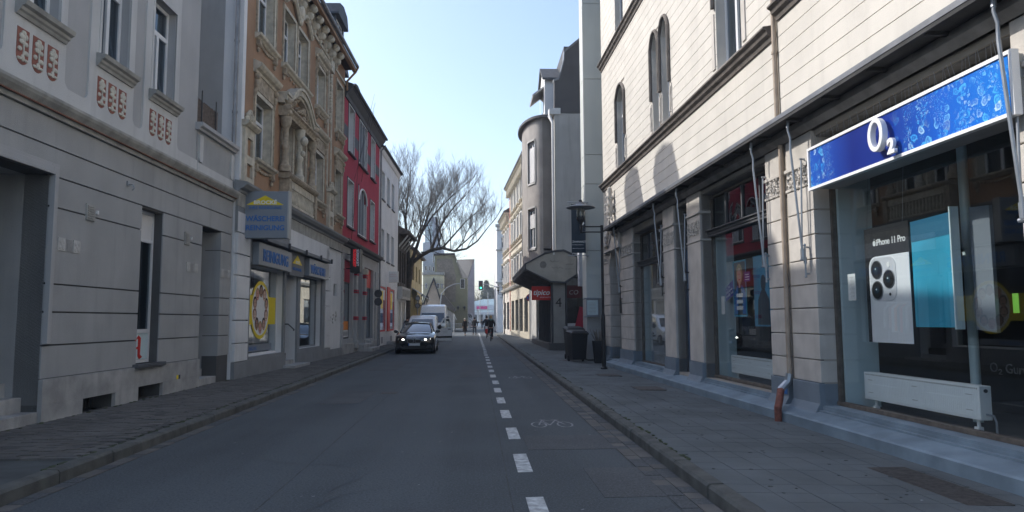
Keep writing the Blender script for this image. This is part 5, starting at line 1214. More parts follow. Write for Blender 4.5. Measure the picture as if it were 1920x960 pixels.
# ---- upper facade: backing wall, banded courses, windows
big = [(6.75, 7.95, 6.2, 9.0)]; lan = [(10.98, 11.62, 6.12, 8.75), (11.82, 12.46, 6.12, 8.72), (15.5, 16.55, 6.08, 8.68), (1.4, 2.5, 6.35, 8.9)]
up2 = [(10.98, 11.62, 10.42, 12.6), (11.82, 12.46, 10.42, 12.6), (15.5, 16.6, 10.36, 12.6), (6.75, 7.95, 10.4, 12.6), (1.4, 2.5, 10.4, 12.6)]
H_ = big+lan+up2
W.mb().holes(S0, S1, 4.36, 13.4, H_, -.42, -.016).build('upper_wall', 'pale_joint', W.root)
z = 4.375; k = 0
while z < 13.3:
    for a0, a1 in ((S0, 5.37), (5.49, S1)):
        cuts = sorted((p, q) for p, q, u, v in H_ if u < z+.12 and v > z+.12 and a0 <= p < a1); c = a0
        for p, q in cuts+[(a1, a1+1)]:
            if p-c > .02: W.mb().box(c, p, -.02, .0, z+.006, z+.239).build('course', 'pale_render', W.root)
            c = q
    z += .245; k += 1
def hood(s0, s1, z0, z1, pointed=True):
    sm = (s0+s1)/2; zs = z1-.36
    pts = [(s0-.0, zs)]+[(s0+(sm-s0)*t, zs+.36*math.sin(t*math.pi/2)**.9) for t in (.25, .5, .75, 1)]
    L = [(x, z) for x, z in pts]; Rr_ = [(2*sm-x, z) for x, z in reversed(pts)]
    arc = L+Rr_[1:]
    a = W.mb()
    for (x0, y0), (x1, y1) in zip(arc, arc[1:]): a.prism([(x0, y0), (x1, y1), (x1, z1+.02), (x0, z1+.02)], -.3, -.001, 'y')
    a.build('arch_spandrel', 'pale_render', W.root)
    a = W.mb(); a.tube([(s0-.05, .035, z0+.95)]+[(x+(-.05 if x < sm else .05 if x > sm else 0), .035, z_+.05) for x, z_ in arc]+[(s1+.05, .035, z0+.95)], .045, 6); a.build('hood_mould', 'ledge_brown', W.root)
    for x in (s0-.17, s1+.05):
        o = W.mb().box(x, x+.12, .0, .02, z0+.12, z0+.88).build('side_tablet', 'pale_stone', W.root); b = W.mb()
        b.tube([(x+.06+.02*math.sin(i*2), .024, z0+.2+i*.1) for i in range(7)], .03, 5); b.build('tablet_relief', 'pale_stone', o)
for (p, q, u, v) in H_:
    a = W.mb(); a.box(p, p+.012, -.34, -.002, u, v); a.box(q-.012, q, -.34, -.002, u, v); a.box(p, q, -.34, -.002, v-.012, v); a.box(p, q, -.34, .03, u, u+.02); a.build('reveal', 'pale_render', W.root)
for (p, q, u, v) in lan: hood(p, q, u, v); window(W, p, q, u, v, rec=.15, lay='tee', cur='curtain', cur_cover=.3, fw=.06)
for (p, q, u, v) in up2: window(W, p, q, u, v, rec=.17, lay='tee', cur='curtain', cur_cover=.3, fw=.06)
for (p, q, u, v) in big:
    window(W, p, q, u, v, rec=.18, lay='cross', cur='curtain', cur_cover=.4, fw=.09); a = W.mb(); a.tube([(p-.06, .035, u+1.3), (p-.06, .035, v+.1), (q+.06, .035, v+.1), (q+.06, .035, u+1.3)], .045, 6); a.build('hood_mould', 'ledge_brown', W.root)
    for x in (p-.2, q+.06): W.mb().box(x, x+.14, 0, .022, u+.1, u+1.2).build('side_tablet', 'pale_stone', W.root)
def ledge(s0, s1, z, m='ledge_brown'):
    return moulding(W, s0, s1, [(-.01, z-.20), (.03, z-.20), (.05, z-.13), (.10, z-.10), (.12, z-.04), (.17, z-.01), (.17, z+.02), (-.01, z+.05)], m, 'string_course')
ledge(5.52, S1, 6.06); ledge(S0, 5.36, 6.30); ledge(5.52, S1, 10.3); ledge(S0, 5.36, 10.36)
moulding(W, S0, S1, [(-.01, 13.2), (.1, 13.2), (.15, 13.35), (.4, 13.5), (.45, 13.6), (-.4, 13.6), (-.4, 13.4), (-.01, 13.4)], 'pale_render', 'eaves_cornice')
shell(W, S0, S1, 0, 13.4, 11, 'pale_render', floors=(4.36, 7.0+1.9, 13.4)); gable_roof(W, S0, S1, 13.62, 11, 3.2, .46)
# ---- arched doorway with gabled hood at the far end
cxA, rA, zs_ = 17.18, .72, 2.98
a = W.mb(); arc = [(cxA-rA*math.cos(R(t)), zs_+rA*1.02*math.sin(R(t))) for t in range(0, 181, 10)]
for (x0, y0), (x1, y1) in zip(arc, arc[1:]): a.prism([(x0, y0), (x1, y1), (x1, 3.73), (x0, 3.73)], -.30, .012, 'y')
a.build('arch_spandrel', 'pale_stone', W.root)
a = W.mb()
for (x0, y0), (x1, y1) in zip(arc, arc[1:]):
    m_ = .15; n0 = (cxA+(x0-cxA)*(1+m_), zs_+(y0-zs_)*(1+m_)); n1 = (cxA+(x1-cxA)*(1+m_), zs_+(y1-zs_)*(1+m_)); a.prism([(x0, y0), (x1, y1), n1, n0], .012, .05, 'y')
a.build('archivolt', 'pale_stone', W.root)
a = W.mb(); a.box(16.3, 18.0, -1.2, -1.1, .12, 3.9); a.build('porch_back', 'pale_stone', W.root); dr_ = W.mb().box(16.7, 17.65, -1.1, -1.04, .3, 2.9).build('door', 'door_dark', W.root)
a = W.mb(); a.box(16.40, 16.45, -1.1, -.3, .12, 3.73); a.box(17.9, 17.95, -1.1, -.3, .12, 3.73); a.box(16.4, 17.95, -1.1, -.3, 3.73, 3.8); a.build('porch_wall', 'pale_stone', W.root)
W.mb().box(16.45, 17.9, -1.1, .12, .1, .26).build('step', 'step_blue', W.root)
for p, q in ((17.9, 18.85), (16.2, 16.45)): pass
W.mb().box(17.4, 17.75, -1.03, -1.02, 1.9, 1.98).build('name_plate', 'black_print', dr_); W.mb().box(16.30, 16.42, .03, .06, 1.7, 2.15).build('intercom', 'black_plastic', W.root)
gb = W.mb(); gb.tube([(16.2, .10, 3.78), (cxA, .12, 4.75), (18.3, .10, 3.78)], .05, 6); gb.box(16.1, 18.4, .0, .14, 3.70, 3.78)
for s in (16.2, 18.2): gb.tube([(s, .08, 3.78), (s, .08, 4.2)], .05, 6); gb.ell((s, .08, 4.25), (.07,)*3, 8, 6)
for k in range(6):
    for sg_ in (-1, 1): gb.ell((cxA+sg_*(.15+.14*k), .12, 4.70-.15*k), (.05, .05, .06), 6, 4)
gb.build('gabled_hood', 'pale_stone', W.root); W.mb().prism([(16.35, 3.8), (18.05, 3.8), (cxA, 4.6)], .01, .03, 'y').build('gable_field', 'pale_stone', W.root)
fn = W.mb(); prof = [(0, 4.72), (.09, 4.74), (.06, 4.82), (.10, 4.95), (.12, 5.1), (.08, 5.25), (.11, 5.35), (.06, 5.5), (.09, 5.58), (.07, 5.7), (.0, 5.76)]
fn.lathe(prof, (cxA, .14, 0), 10)
for z, r in ((4.9, .13), (5.15, .14), (5.4, .10)):
    for t in range(5): fn.ell((cxA+r*math.cos(t*1.26), .14+r*math.sin(t*1.26), z), (.05, .05, .06), 6, 4)
fn.build('finial_figure', 'pale_stone', W.root, smooth=True)
# ---------- tower, recess, gabled house with round bay
Tw = thing('stair_tower', (3.96, 24.9, 0), 'tall plain grey-green panelled tower beside the cream house', 'building')
# local: x right, y away, z up
lv = [0.12, 2.25+.0, 3.96, 6.37, 7.44, 10.25, 13.1, 16, 19, 22]
for a, b in zip(lv, lv[1:]):
    MB().box(.0, 5, 0, .9, a+.008, b-.008).build('panel', 'tower_panel' if a > 2 else 'render_grey', Tw, bevel=.006)
MB().box(.03, 4.9, .03, .85, 0, 21.9).box(2.2, 4.9, .85, 8.2, 0, 21.5).build('core', 'groove_dark', Tw)
MB().box(-.03, 0.0, -.02, .03, 3.9, 22).build('edge_strip', 'white_paint', Tw)
MB().box(.50, 3.0, 5.0, 5.5, 2.95, 4.4).build('canopy_block', 'blue_grey_render', Tw)
U = thing('bay_house', (3.86, 33.4, 0), 'grey house with a round bay window and a pale gable wall above a betting shop', 'building')
gp_ = [(0, 4.5), (0.02, 11.51), (6.5, 11.53), (6.5, 4.5)]
MB().prism([(-.02, 4.3), (.0, 11.50), (6.5, 11.50), (6.5, 4.3)], 0, .35, 'y').build('gable_wall', 'gable_pale', U)
MB().prism([(.0, 11.505), (.02, 13.16), (.22, 13.24), (.35, 13.6), (.50, 14.2), (.57, 14.6), (1.42, 15.33), (2.6, 16.0), (6.5, 16.0), (6.5, 11.505)], -.01, .35, 'y').build('gable_slating', 'gable_dark', U)
a = MB(); pth = [(-.04, 13.18), (.20, 13.26), (.33, 13.62), (.48, 14.2), (.50, 14.64), (1.40, 15.40), (2.6, 16.08)]
for (x0, z0), (x1, z1) in zip(pth, pth[1:]): a.prism([(x0, z0), (x1, z1), (x1+.04, z1-.09), (x0+.04, z0-.09)], -.06, .4, 'y')
a.build('verge', 'zinc', U)
MB().box(.55, 6.5, .36, 17.5, 13.2, 15.0).build('roof', 'slate', U); MB().prism([(.02, 11.9), (.55, 13.8), (.6, 13.8), (.6, 11.9)], .36, 17.5, 'y').build('mansard', 'slate', U)
uw = MB(); uw.box(0.02, .4, .36, 3.0, 4.3, 11.5); uw.box(0.02, .4, 3.0, 16.6, 4.3, 11.7); uw.box(6.2, 6.5, .36, 16.6, .1, 13); uw.box(.4, 6.2, 16.3, 16.6, .1, 13); uw.build('wall', 'bay_brown', U)
# bay: flat cheek then round front
by0, by1 = .9, 6.2; cyb = (by0+by1)/2; bx = -.50
MB().box(bx, .02, by0, by0+.25, 4.1, 11.55).build('bay_cheek', 'bay_shaded', U)  # side turned from the sun, its shade painted as a darker brown
ws = [(-64, -38, 5.05, 7.05), (-64, -38, 8.35, 10.45), (14, 40, 5.05, 7.05), (14, 40, 8.35, 10.45)]
rb, hb = .82, (by1-by0)/2
def bp(deg, r=1.0, e=0.0):                   # ellipse: -90 = near end, 0 = towards the street
    t = R(deg); return (bx-(rb+e)*math.cos(t), cyb+(hb+e)*math.sin(t))
a = MB(); N = 48; degs = [-90+180*i/N for i in range(N+1)]
degs = sorted(set(degs+[w[0] for w in ws]+[w[1] for w in ws])); zc = [4.1, 5.05, 7.05, 8.35, 10.45, 11.5]
for d0, d1 in zip(degs, degs[1:]):
    for z0, z1 in zip(zc, zc[1:]):
        dm, zm = (d0+d1)/2, (z0+z1)/2
        if any(w[0] < dm < w[1] and w[2] < zm < w[3] for w in ws): continue
        o0, o1, i0, i1 = bp(d0), bp(d1), bp(d0, e=-.28), bp(d1, e=-.28)
        a.add([(*o0, z0), (*o1, z0), (*o1, z1), (*o0, z1), (*i0, z0), (*i1, z0), (*i1, z1), (*i0, z1)], [(0, 1, 2, 3), (4, 5, 6, 7), (0, 1, 5, 4), (3, 2, 6, 7), (0, 3, 7, 4), (1, 2, 6, 5)])
a.build('round_bay', 'bay_brown', U)
for w in ws:
    (x0, y0), (x1, y1) = bp(w[0], e=-.14), bp(w[1], e=-.14); f = MB(); ang = math.atan2(y1-y0, x1-x0); L = math.hypot(x1-x0, y1-y0)
    def lx(u, v, z): return (x0+math.cos(ang)*u-math.sin(ang)*v, y0+math.sin(ang)*u+math.cos(ang)*v, z)
    def bb_(mb, u0, u1, v0, v1, z0, z1): mb.add([lx(u, v, z) for u in (u0, u1) for v in (v0, v1) for z in (z0, z1)], [(0, 1, 3, 2), (4, 6, 7, 5), (0, 4, 5, 1), (2, 3, 7, 6), (0, 2, 6, 4), (1, 5, 7, 3)])
    for u0, u1, z0, z1 in ((0, .09, w[2], w[3]), (L-.09, L, w[2], w[3]), (.09, L-.09, w[2], w[2]+.09), (.09, L-.09, w[3]-.09, w[3]), (L/2-.04, L/2+.04, w[2]+.09, w[3]-.09)): bb_(f, u0, u1, -.03, .03, z0, z1)
    o = f.build('window', 'upvc', U); g = MB(); bb_(g, .09, L-.09, -.005, .005, w[2]+.09, w[3]-.09); g.build('pane', 'window_glass', o)
    cover = 1.0 if w[2] > 8 else .45; s_ = MB(); zt = w[3]-.1
    for k in range(int((w[3]-w[2]-.3)*cover/.07)): bb_(s_, .05, L-.05, -.10 if False else .05, .075, zt-.25-k*.07, zt-.19-k*.07)
    s_.build('roller_shutter', 'blind_white', o)
    # surround on the outer face
    q = MB()
    dg = [w[0]+(w[1]-w[0])*i/8 for i in range(9)]
    for (d0, d1) in zip(dg, dg[1:]):
        for z0, z1 in ((w[2]-.10, w[2]), (w[3], w[3]+.09)):
            o0, o1, i0, i1 = bp(d0, e=.05), bp(d1, e=.05), bp(d0, e=-.02), bp(d1, e=-.02)
            q.add([(*o0, z0), (*o1, z0), (*o1, z1), (*o0, z1), (*i0, z0), (*i1, z0), (*i1, z1), (*i0, z1)], [(0, 1, 2, 3), (4, 5, 6, 7), (0, 1, 5, 4), (3, 2, 6, 7), (0, 3, 7, 4), (1, 2, 6, 5)])
    for d0, d1 in ((w[0]-2.2, w[0]), (w[1], w[1]+2.2)):
        o0, o1, i0, i1 = bp(d0, e=.04), bp(d1, e=.04), bp(d0, e=-.02), bp(d1, e=-.02); z0, z1 = w[2], w[3]
        q.add([(*o0, z0), (*o1, z0), (*o1, z1), (*o0, z1), (*i0, z0), (*i1, z0), (*i1, z1), (*i0, z1)], [(0, 1, 2, 3), (4, 5, 6, 7), (0, 1, 5, 4), (3, 2, 6, 7), (0, 3, 7, 4), (1, 2, 6, 5)])
    q.build('window_surround', 'gable_pale', o)
rf = MB(); pr = [bp(d, e=.22) for d in [-90+10*i for i in range(19)]]; poly = [(.1, pr[0][1])]+pr+[(.1, pr[-1][1])]
rf.prism(poly, 11.5, 11.62, 'z')
n = len(poly); rf.add([(x, y, 11.62) for x, y in poly]+[(.3, cyb, 12.6)], [tuple([i, (i+1) % n, n]) for i in range(n)])
rf.build('bay_roof', 'gable_dark', U); bf = MB(); bf.prism([(.02, bp(-90)[1])]+[bp(-90+10*i) for i in range(19)]+[(.02, bp(90)[1])], 4.9, 5.0, 'z'); bf.build('bay_floor', 'bay_shaded', U)
a = MB(); a.tube([(-.10, -.06, 4.6), (-.10, -.06, 11.0), (-.25, .2, 11.4)], .06, 8); a.build('downpipe', 'white_paint', U, smooth=True)
a = MB(); a.box(-.25, .3, -.05, .5, 11.45, 11.75); a.tube([(-.2, .1, 11.4), (-.1, -.05, 11.0)], .07, 6); a.build('rainwater_hopper', 'white_paint', U)
# white gabled dormer on the street side
dm = MB(); dm.prism([(1.6, 11.9), (4.2, 11.9), (4.2, 13.7), (2.9, 14.55), (1.6, 13.7)], -.30, 1.4, 'x'); o = dm.build('dormer', 'white_render', U)
dz = MB(); dz.prism([(1.4, 13.66), (2.9, 14.65), (4.4, 13.66), (4.4, 13.78), (2.9, 14.78), (1.4, 13.78)], -.42, 1.6, 'x'); dz.build('dormer_roof', 'slate', o)
dz = MB(); dz.box(-.33, -.30, 2.1, 3.7, 12.2, 13.5); dz.build('dormer_pane', 'car_glass_dark', o); dz = MB(); dz.prism([(-.9, 13.05), (-.3, 13.5), (-.3, 13.42), (-.86, 12.98)], 1.9, 3.9, 'y'); dz.build('dormer_awning', 'gable_pale', o)
# shop floor: numbered pillar, glass front, low plinth
a = MB(); a.box(-.14, .44, .10, .60, .42, 3.30); pil = a.build('pillar', 'pillar_grey', U, bevel=.01)
a = MB(); a.box(-.22, -.16, .05, .6, .42, 3.3); a.box(.46, .52, .05, .6, .42, 3.3); a.build('pillar_trim', 'dark_trim', pil)
text('4', .62, 'black_print', pil, (-.03, .095, 2.13), (R(90), 0, 0), .004, name='house_number')
MB().box(-.35, 3.5, 0.0, .9, .05, .42).build('plinth', 'groove_dark', U)
a = MB(); a.box(.1, .16, .6, 16.5, .1, 3.4); a.build('shop_wall', 'dark_trim', U)
a = MB()
for k in range(9): a.box(-.06, .10, 1.0+k*.95, 1.10+k*.95, .3, 3.3)
a.build('shopfront_mullion', 'dark_trim', U); MB().box(.02, .04, .9, 10.0, .4, 3.2).build('shopfront_pane', 'window_glass', U)
MB().box(-.3, .2, .9, 11, .1, .35).build('shopfront_base', 'groove_dark', U)
MB().box(.0, .25, 11.0, 16.6, .1, 4.3).build('rear_wall', 'gable_pale', U)
a = MB(); a.box(.52, 3.5, .25, .31, .42, 3.5); a.build('entrance_pane', 'window_glass', U); MB().box(.5, 3.6, .8, .85, .42, 3.6).build('entrance_back', 'door_dark', U)
MB().box(.52, 1.25, .22, .25, 2.55, 3.15).build('sign_reflection', mat('dim_red', (.09, .012, .015), .5, 0), U); text('CO', .3, 'trim_grey', U, (.62, .215, 2.72), (R(90), 0, 0), .003, name='reflected_lettering', shear=.2)  # dim red board and letters paint the red sign's reflection in the glass
MB().prism([(.72, .45), (1.30, .45), (1.30, 2.1), (1.15, 2.15)], .2, .245, 'y').build('red_graphic', 'crimson', U); MB().box(.56, .95, .235, .245, .8, 1.35).build('opening_hours', 'curtain', U)
# octagonal canopy with ribbed underside
o8 = [(-1.51, 4.16), (-1.51, 3.91), (-.27, 3.27), (.42, 3.22), (1.03, 3.63), (1.05, 4.54), (.38, 4.85), (-.05, 4.82), (-.54, 4.70)]
cn = MB(); cn.prism(o8, -.10, 0.0, 'y'); cnp = cn.build('canopy_fascia', 'fascia_beige', U)
a = MB()
for i in range(9):
    p, q = o8[i], o8[(i+1) % 9]; cxm, czm = -.2, 4.0
    ip, iq = (p[0]+(cxm-p[0])*.06, p[1]+(czm-p[1])*.12), (q[0]+(cxm-q[0])*.06, q[1]+(czm-q[1])*.12); a.prism([p, q, iq, ip], -.14, -.08, 'y')
a.build('canopy_trim', 'dark_trim', cnp)
a = MB(); a.prism([(-1.51, 4.16), (-1.51, 4.02), (.1, 4.02), (.1, 4.8), (-.05, 4.82), (-.54, 4.70)], 0.0, 10.5, 'y'); a.build('canopy_roof', 'dark_trim', U)
for k in range(24):
    a = MB(); y = .15+k*.44; a.prism([(-1.50, 4.03), (-1.50, 3.86), (-.27, 3.30), (.08, 3.30), (.08, 4.03)], y, y+.16, 'y'); a.build('canopy_rib', 'beam_grey', U)
text('Pilsner', .26, 'pillar_grey', cnp, (-.35, -.105, 4.22), (R(90), 0, 0), .002, shear=.3, name='faded_lettering') if False else None
ft = MB(); rz_ = random.Random(31); disc_ = [( -.62+.16*math.cos(t*.45), 4.12+.17*math.sin(t*.45)) for t in range(14)]; ft.prism(disc_, -.104, -.101, 'y')
for j, (x0, z0, n_) in enumerate(((-.32, 4.28, 9), (-.22, 3.98, 10))):
    ft.tube([(x0+.06*k, -.102, z0+.045*math.sin(k*1.9+j)) for k in range(n_)], .010, 4)
ft.tube([(.48+.05*k, -.102, 4.1+.07*abs(math.sin(k*1.2))) for k in range(8)], .015, 4); ft.tube([(.42, -.102, 3.92), (.88, -.102, 3.92)], .008, 4)
ft.build('faded_lettering', mat('faded', (.27, .25, .225), .8, .2, 8), cnp)
tp = thing('betting_sign', (2.74, 33.9, 2.46), 'red projecting sign with white tipico lettering under the canopy', 'sign')
MB().box(0, .92, -.08, .08, 0, .66).build('sign_box', 'red_print', tp, bevel=.01); text('tipico', .36, 'white_print', tp, (.05, -.085, .25), (R(90), 0, 0), .003, shear=.25, off=.008, sx=.98); text('SPORTWETTEN', .085, 'white_print', tp, (.38, -.085, .10), (R(90), 0, 0), .002, shear=.2)
MB().box(.9, 1.2, -.03, .03, .05, .12).build('bracket', 'black_metal', tp)
# banner and notice box on the tower
bz = thing('dental_banner', (3.30, 24.55, 3.85), 'dark blue hanging banner reading ZAHNARZT on the tower', 'banner')
MB().box(.10, .60, -.01, .01, 0, 1.72).build('cloth', 'banner_blue', bz); a = MB(); a.tube([(-.03, 0, 1.80), (.70, 0, 1.80), (.70, .4, 1.80)], .018); a.tube([(-.03, 0, -.10), (.70, 0, -.10), (.70, .4, -.10)], .018); a.tube([(.12, 0, 1.72), (.12, 0, 1.80)], .008); a.tube([(.58, 0, 1.72), (.58, 0, 1.80)], .008); a.tube([(.12, 0, 0), (.12, 0, -.1)], .008); a.tube([(.58, 0, 0), (.58, 0, -.1)], .008); a.build('rods', 'galv', bz)
text('ZAHNARZT', .093, 'white_print', bz, (.125, -.012, .36), (R(90), 0, 0), .001, off=.001); text('Dr. Matthias Martens', .045, 'white_print', bz, (.125, -.012, .27), (R(90), 0, 0), .001); text('www.drmartens.info', .05, 'white_print', bz, (.125, -.012, .14), (R(90), 0, 0), .001)
MB().prism([(.42, 1.05), (.50, 1.12), (.56, 1.05), (.52, .98), (.47, .98)], -.013, -.010, 'y').build('tooth_logo', 'white_print', bz)
nb = thing('notice_case', (3.93, 24.9, 1.62), 'white framed notice case with papers on the tower wall', 'notice case')
MB().box(0, .44, -.10, 0, .02, .62).build('case', 'sign_silver', nb); MB().box(.03, .41, -.105, -.10, .06, .58).build('sheet', 'frost', nb); a = MB(); a.box(-.10, .47, -.14, .0, .62, .66); a.box(-.10, .47, -.14, 0, -.02, .02); a.build('rails', 'sign_silver', nb)
a = MB(); [a.box(.07, .33, -.107, -.105, .12+k*.05, .13+k*.05) for k in range(8)]; a.build('paper_lines', 'trim_grey', nb)
# ---------- far right row, converging slightly
V1 = Facade('ornate_terrace', (4.30, 50.0), -0.048, 'R', 'cream and pink ornate terraced house beyond the round bay')
V2 = Facade('stone_terrace', (3.42, 68.2), -0.048, 'R', 'pale stone terraced house with dark bay roof farthest along the right pavement')
for V, LV, ez, wm, tm, sd in ((V1, 18.2, 14.2, 'stucco_cream', 'crimson_band', 3), (V2, 7.5, 12.0, 'pale_stone', 'pale_stone', 5)):
    hs = []
    n = int(LV/2.4)
    for k in range(n):
        for z0 in (5.2, 8.6, 11.6):
            if z0+1.9 < ez-.6: hs.append((.8+k*2.4, 1.9+k*2.4, z0, z0+1.9))
    g0 = [(1.0+k*3.4, 3.4+k*3.4, .6, 3.3) for k in range(int(LV/3.4))]
    V.mb().holes(0, LV, 0, ez, hs+g0, -.4, 0).build('wall', wm, V.root)
    for h in hs:
        window(V, *h, rec=.2, lay='cross', cur=None); surround(V, *h, .13, .07, 'white_render', 0); moulding(V, h[0]-.25, h[1]+.25, [(0, h[3]+.15), (.15, h[3]+.15), (.25, h[3]+.28), (.25, h[3]+.33), (0, h[3]+.4)], 'stucco_cream', 'window_hood')
        bracket_sill(V, h[0], h[1], h[2])
    for g in g0: w = shopwin(V, *g, rec=.2, fr='dark_trim')
    moulding(V, 0, LV, [(0, 4.3), (.2, 4.4), (.28, 4.55), (.28, 4.62), (0, 4.7)], 'trim_grey', 'cornice')
    for z in (8.0, 11.0): 
        if z < ez-1: moulding(V, 0, LV, [(0, z), (.12, z+.05), (.12, z+.12), (0, z+.15)], 'stucco_cream', 'string_course')
    moulding(V, 0, LV, [(0, ez-.6), (.1, ez-.6), (.2, ez-.3), (.5, ez-.1), (.55, ez), (-.4, ez), (-.4, ez-.6)], 'stucco_cream', 'eaves_cornice')
    a = V.mb(); a.box(0, .2, 0, .4, ez-.85, ez-.25); a.box(.02, .18, .15, .42, ez-.9, ez-.65); src_ = a.build('eaves_bracket', 'stucco_cream', V.root); src_.location = (.3, 0, 0); k = 1
    while .3+k*.7 < LV-.2: inst(src_, 'eaves_bracket', V.root, (.3+k*.7, 0, 0)); k += 1
    for s in (0, LV-.5):
        for k in range(int(ez/.55)-1): V.mb().box(s, s+.5-.12*(k % 2), 0, .06, .5+k*.55, .98+k*.55).build('quoin', 'skin_rose' if wm == 'stucco_cream' else 'pale_stone', V.root) if k % 2 or wm == 'stucco_cream' else None
    shell(V, 0, LV, 0, ez, 9, wm); gable_roof(V, 0, LV, ez+.1, 9, 3.0, .6)
X1 = thing('corner_house', (2.9, 92.0, 0), 'pale tall corner house beyond the crossing at the end of the right pavement', 'building')
cxh = []
for k in range(4):
    for z0 in (4.5, 6.9, 10.95): 
        cxh.append((.55+k*2.1, 1.2+k*2.1 if k == 0 else 1.5+k*2.1, z0, z0+1.75 if z0 < 10 else 12.35))
MB().holes(0, 9, 0, 13.7, cxh, 0, .35).build('wall', 'white_render', X1)
for h in cxh:
    a = MB(); a.box(h[0], h[0]+.08, .18, .24, h[2], h[3]); a.box(h[1]-.08, h[1], .18, .24, h[2], h[3]); a.box(h[0], h[1], .181, .239, h[2], h[2]+.08); a.box(h[0], h[1], .181, .239, h[3]-.08, h[3]); zt = h[2]+(h[3]-h[2])*.65; a.box(h[0], h[1], .179, .241, zt-.04, zt+.04)
    o = a.build('window', 'upvc', X1); MB().box(h[0]+.08, h[1]-.08, .2, .21, h[2]+.08, h[3]-.08).build('pane', 'window_glass', o); MB().box(h[0]-.1, h[1]+.1, -.08, .1, h[2]-.12, h[2]).build('sill', 'trim_grey', o)
a = MB(); a.box(-.15, 9, -.2, 0, 10.55, 10.75); a.box(-.15, 9, -.2, 0, 6.3, 6.5); a.box(-.2, 9.2, -.3, .3, 13.7, 14.05); a.box(-.1, 9, -.1, 0, 13.2, 13.35); a.build('string_course', 'trim_grey', X1)
MB().box(.003, 9, .35, 14, 0, 13.69).build('house_body', 'white_render', X1)
# ================================================================== FAR LEFT: yellow house, square, gabled houses
def at(px, py, Y):                               # world point on the plane y = Y seen at a photo pixel
    d = _M @ Vector((px-960, py-480, 1326)); t = Y/d.y; return (d.x*t, Y, 1.5+d.z*t)
K2 = thing('shading_block', (-16, 51.5, 0), 'unseen shading block set back behind the bare tree', 'building')  # unseen block added to keep the sun off this stretch of road
MB().box(0, 7.6, 0, 8.0, 0, 10.5).build('wall', 'white_render', K2); MB().prism([(-.3, 10.5), (7.9, 10.5), (3.8, 13.2)], -.3, 8.3, 'y').build('roof', 'slate', K2)
F_ = Facade('yellow_house', (-5.3, 59.5), 0.0, 'L', 'yellow rendered house behind the tree with a striped awning')
hf = [(.6, 2.9, 5.0, 6.4), (4.5, 6.0, 5.0, 6.4), (8.0, 9.5, 5.0, 6.4)]; gf_ = [(.5, 2.6, .4, 3.2), (3.6, 6.2, .6, 3.2), (7.4, 10, .6, 3.2)]
F_.mb().holes(0, 12, 0, 7.5, hf+gf_, -.3, 0).build('wall', 'yellow_render', F_.root)
for h in hf: window(F_, *h, rec=.15, fr='roof_brown', lay='mid', cur='curtain_dim', cur_cover=.5)
for h in gf_: shopwin(F_, *h, rec=.15, fr='dark_trim')
for s in (.1, 2.9, 6.6, 10.4): F_.mb().box(s, s+.4, 0, .12, .1, 3.4).build('pilaster', 'yellow_print' if False else 'yellow_render', F_.root)
a = F_.mb(); 
for k in range(20): a.prism([(0, 4.3), (0, 4.25), (1.3, 3.35), (1.3, 3.40)], .2+k*.3, .2+k*.3+.15, 'x')
F_a = a.build('awning_stripe', 'gable_pale', F_.root); a = F_.mb()
for k in range(20): a.prism([(0, 4.3), (0, 4.25), (1.3, 3.35), (1.3, 3.40)], .35+k*.3, .35+k*.3+.15, 'x')
a.build('awning_stripe', 'shutter_grey', F_.root)
shell(F_, 0, 12, 0, 7.5, 7, 'yellow_render', floors=(.3, 4.2, 7.5)); gable_roof(F_, 0, 12, 7.6, 7, 2.0, .3, m='roof_brown')
gutter(F_, -.1, 12.1, .36, 7.6)
def house_front(name, label, Y, pts, m, depth=8, roofm=None, base=608):
    """gabled block: outline given in metres on the plane y = Y"""
    P = [at(x, y, Y) for x, y in pts]; x0 = sum(p[0] for p in P)/len(P)
    o = thing(name, (x0, Y, 0), label, 'building'); poly = [(p[0]-x0, p[2]) for p in P]
    MB().prism(poly, 0, depth, 'y').build('wall', m, o); return o, x0
def lp_(px, py, Y, x0): p = at(px, py, Y); return (p[0]-x0, p[2])
def fwin(o, x0, Y, px0, py0, px1, py1, fr='upvc'):
    (a0, z1), (a1, z0) = lp_(px0, py0, Y, x0), lp_(px1, py1, Y, x0); m = MB(); w = .08
    m.box(a0, a0+w, -.06, .02, z0, z1); m.box(a1-w, a1, -.06, .02, z0, z1); m.box(a0, a1, -.06, .021, z0, z0+w); m.box(a0, a1, -.06, .021, z1-w, z1)
    q = m.build('window', fr, o); MB().box(a0+w, a1-w, -.03, -.02, z0+w, z1-w).build('pane', 'car_glass_dark', q)
o, x0 = house_front('glass_tower', 'tall pale blue glass stair tower rising behind the tree', 112, [(797, 620), (797, 418), (807, 407), (819, 407), (823, 430), (823, 620)], 'blue_grey_render', 5)
for k in range(10):
    (a0, z1), (a1, z0) = lp_(799, 415+k*9, 112, x0), lp_(811, 422+k*9, 112, x0); MB().box(a0, a1, -.06, -.01, z0, z1).build('pane', 'frost', o)
o, x0 = house_front('office_block', 'blue-grey office block with small square windows behind the tree', 106, [(793, 620), (793, 455), (813, 452), (828, 460), (828, 620)], 'blue_grey_render', 10)
for p in ((796, 498, 801, 508), (804, 498, 808, 508), (811, 499, 815, 509), (811, 478, 815, 493)): fwin(o, x0, 106, *p)
o, x0 = house_front('low_block', 'pale yellow-green flat roofed block with small square windows', 96, [(793, 618), (793, 513), (832, 516), (832, 618)], 'yellow_pale', 1.8)
for p in ((819, 531, 824, 541), (827, 532, 831, 541), (797, 531, 801, 541)): fwin(o, x0, 96, *p)
(a0, z1), (a1, z0) = lp_(792, 512, 96, x0), lp_(833, 515, 96, x0); MB().box(a0, a1, -.2, 1.9, z0, z1+.1).build('coping', 'trim_grey', o)
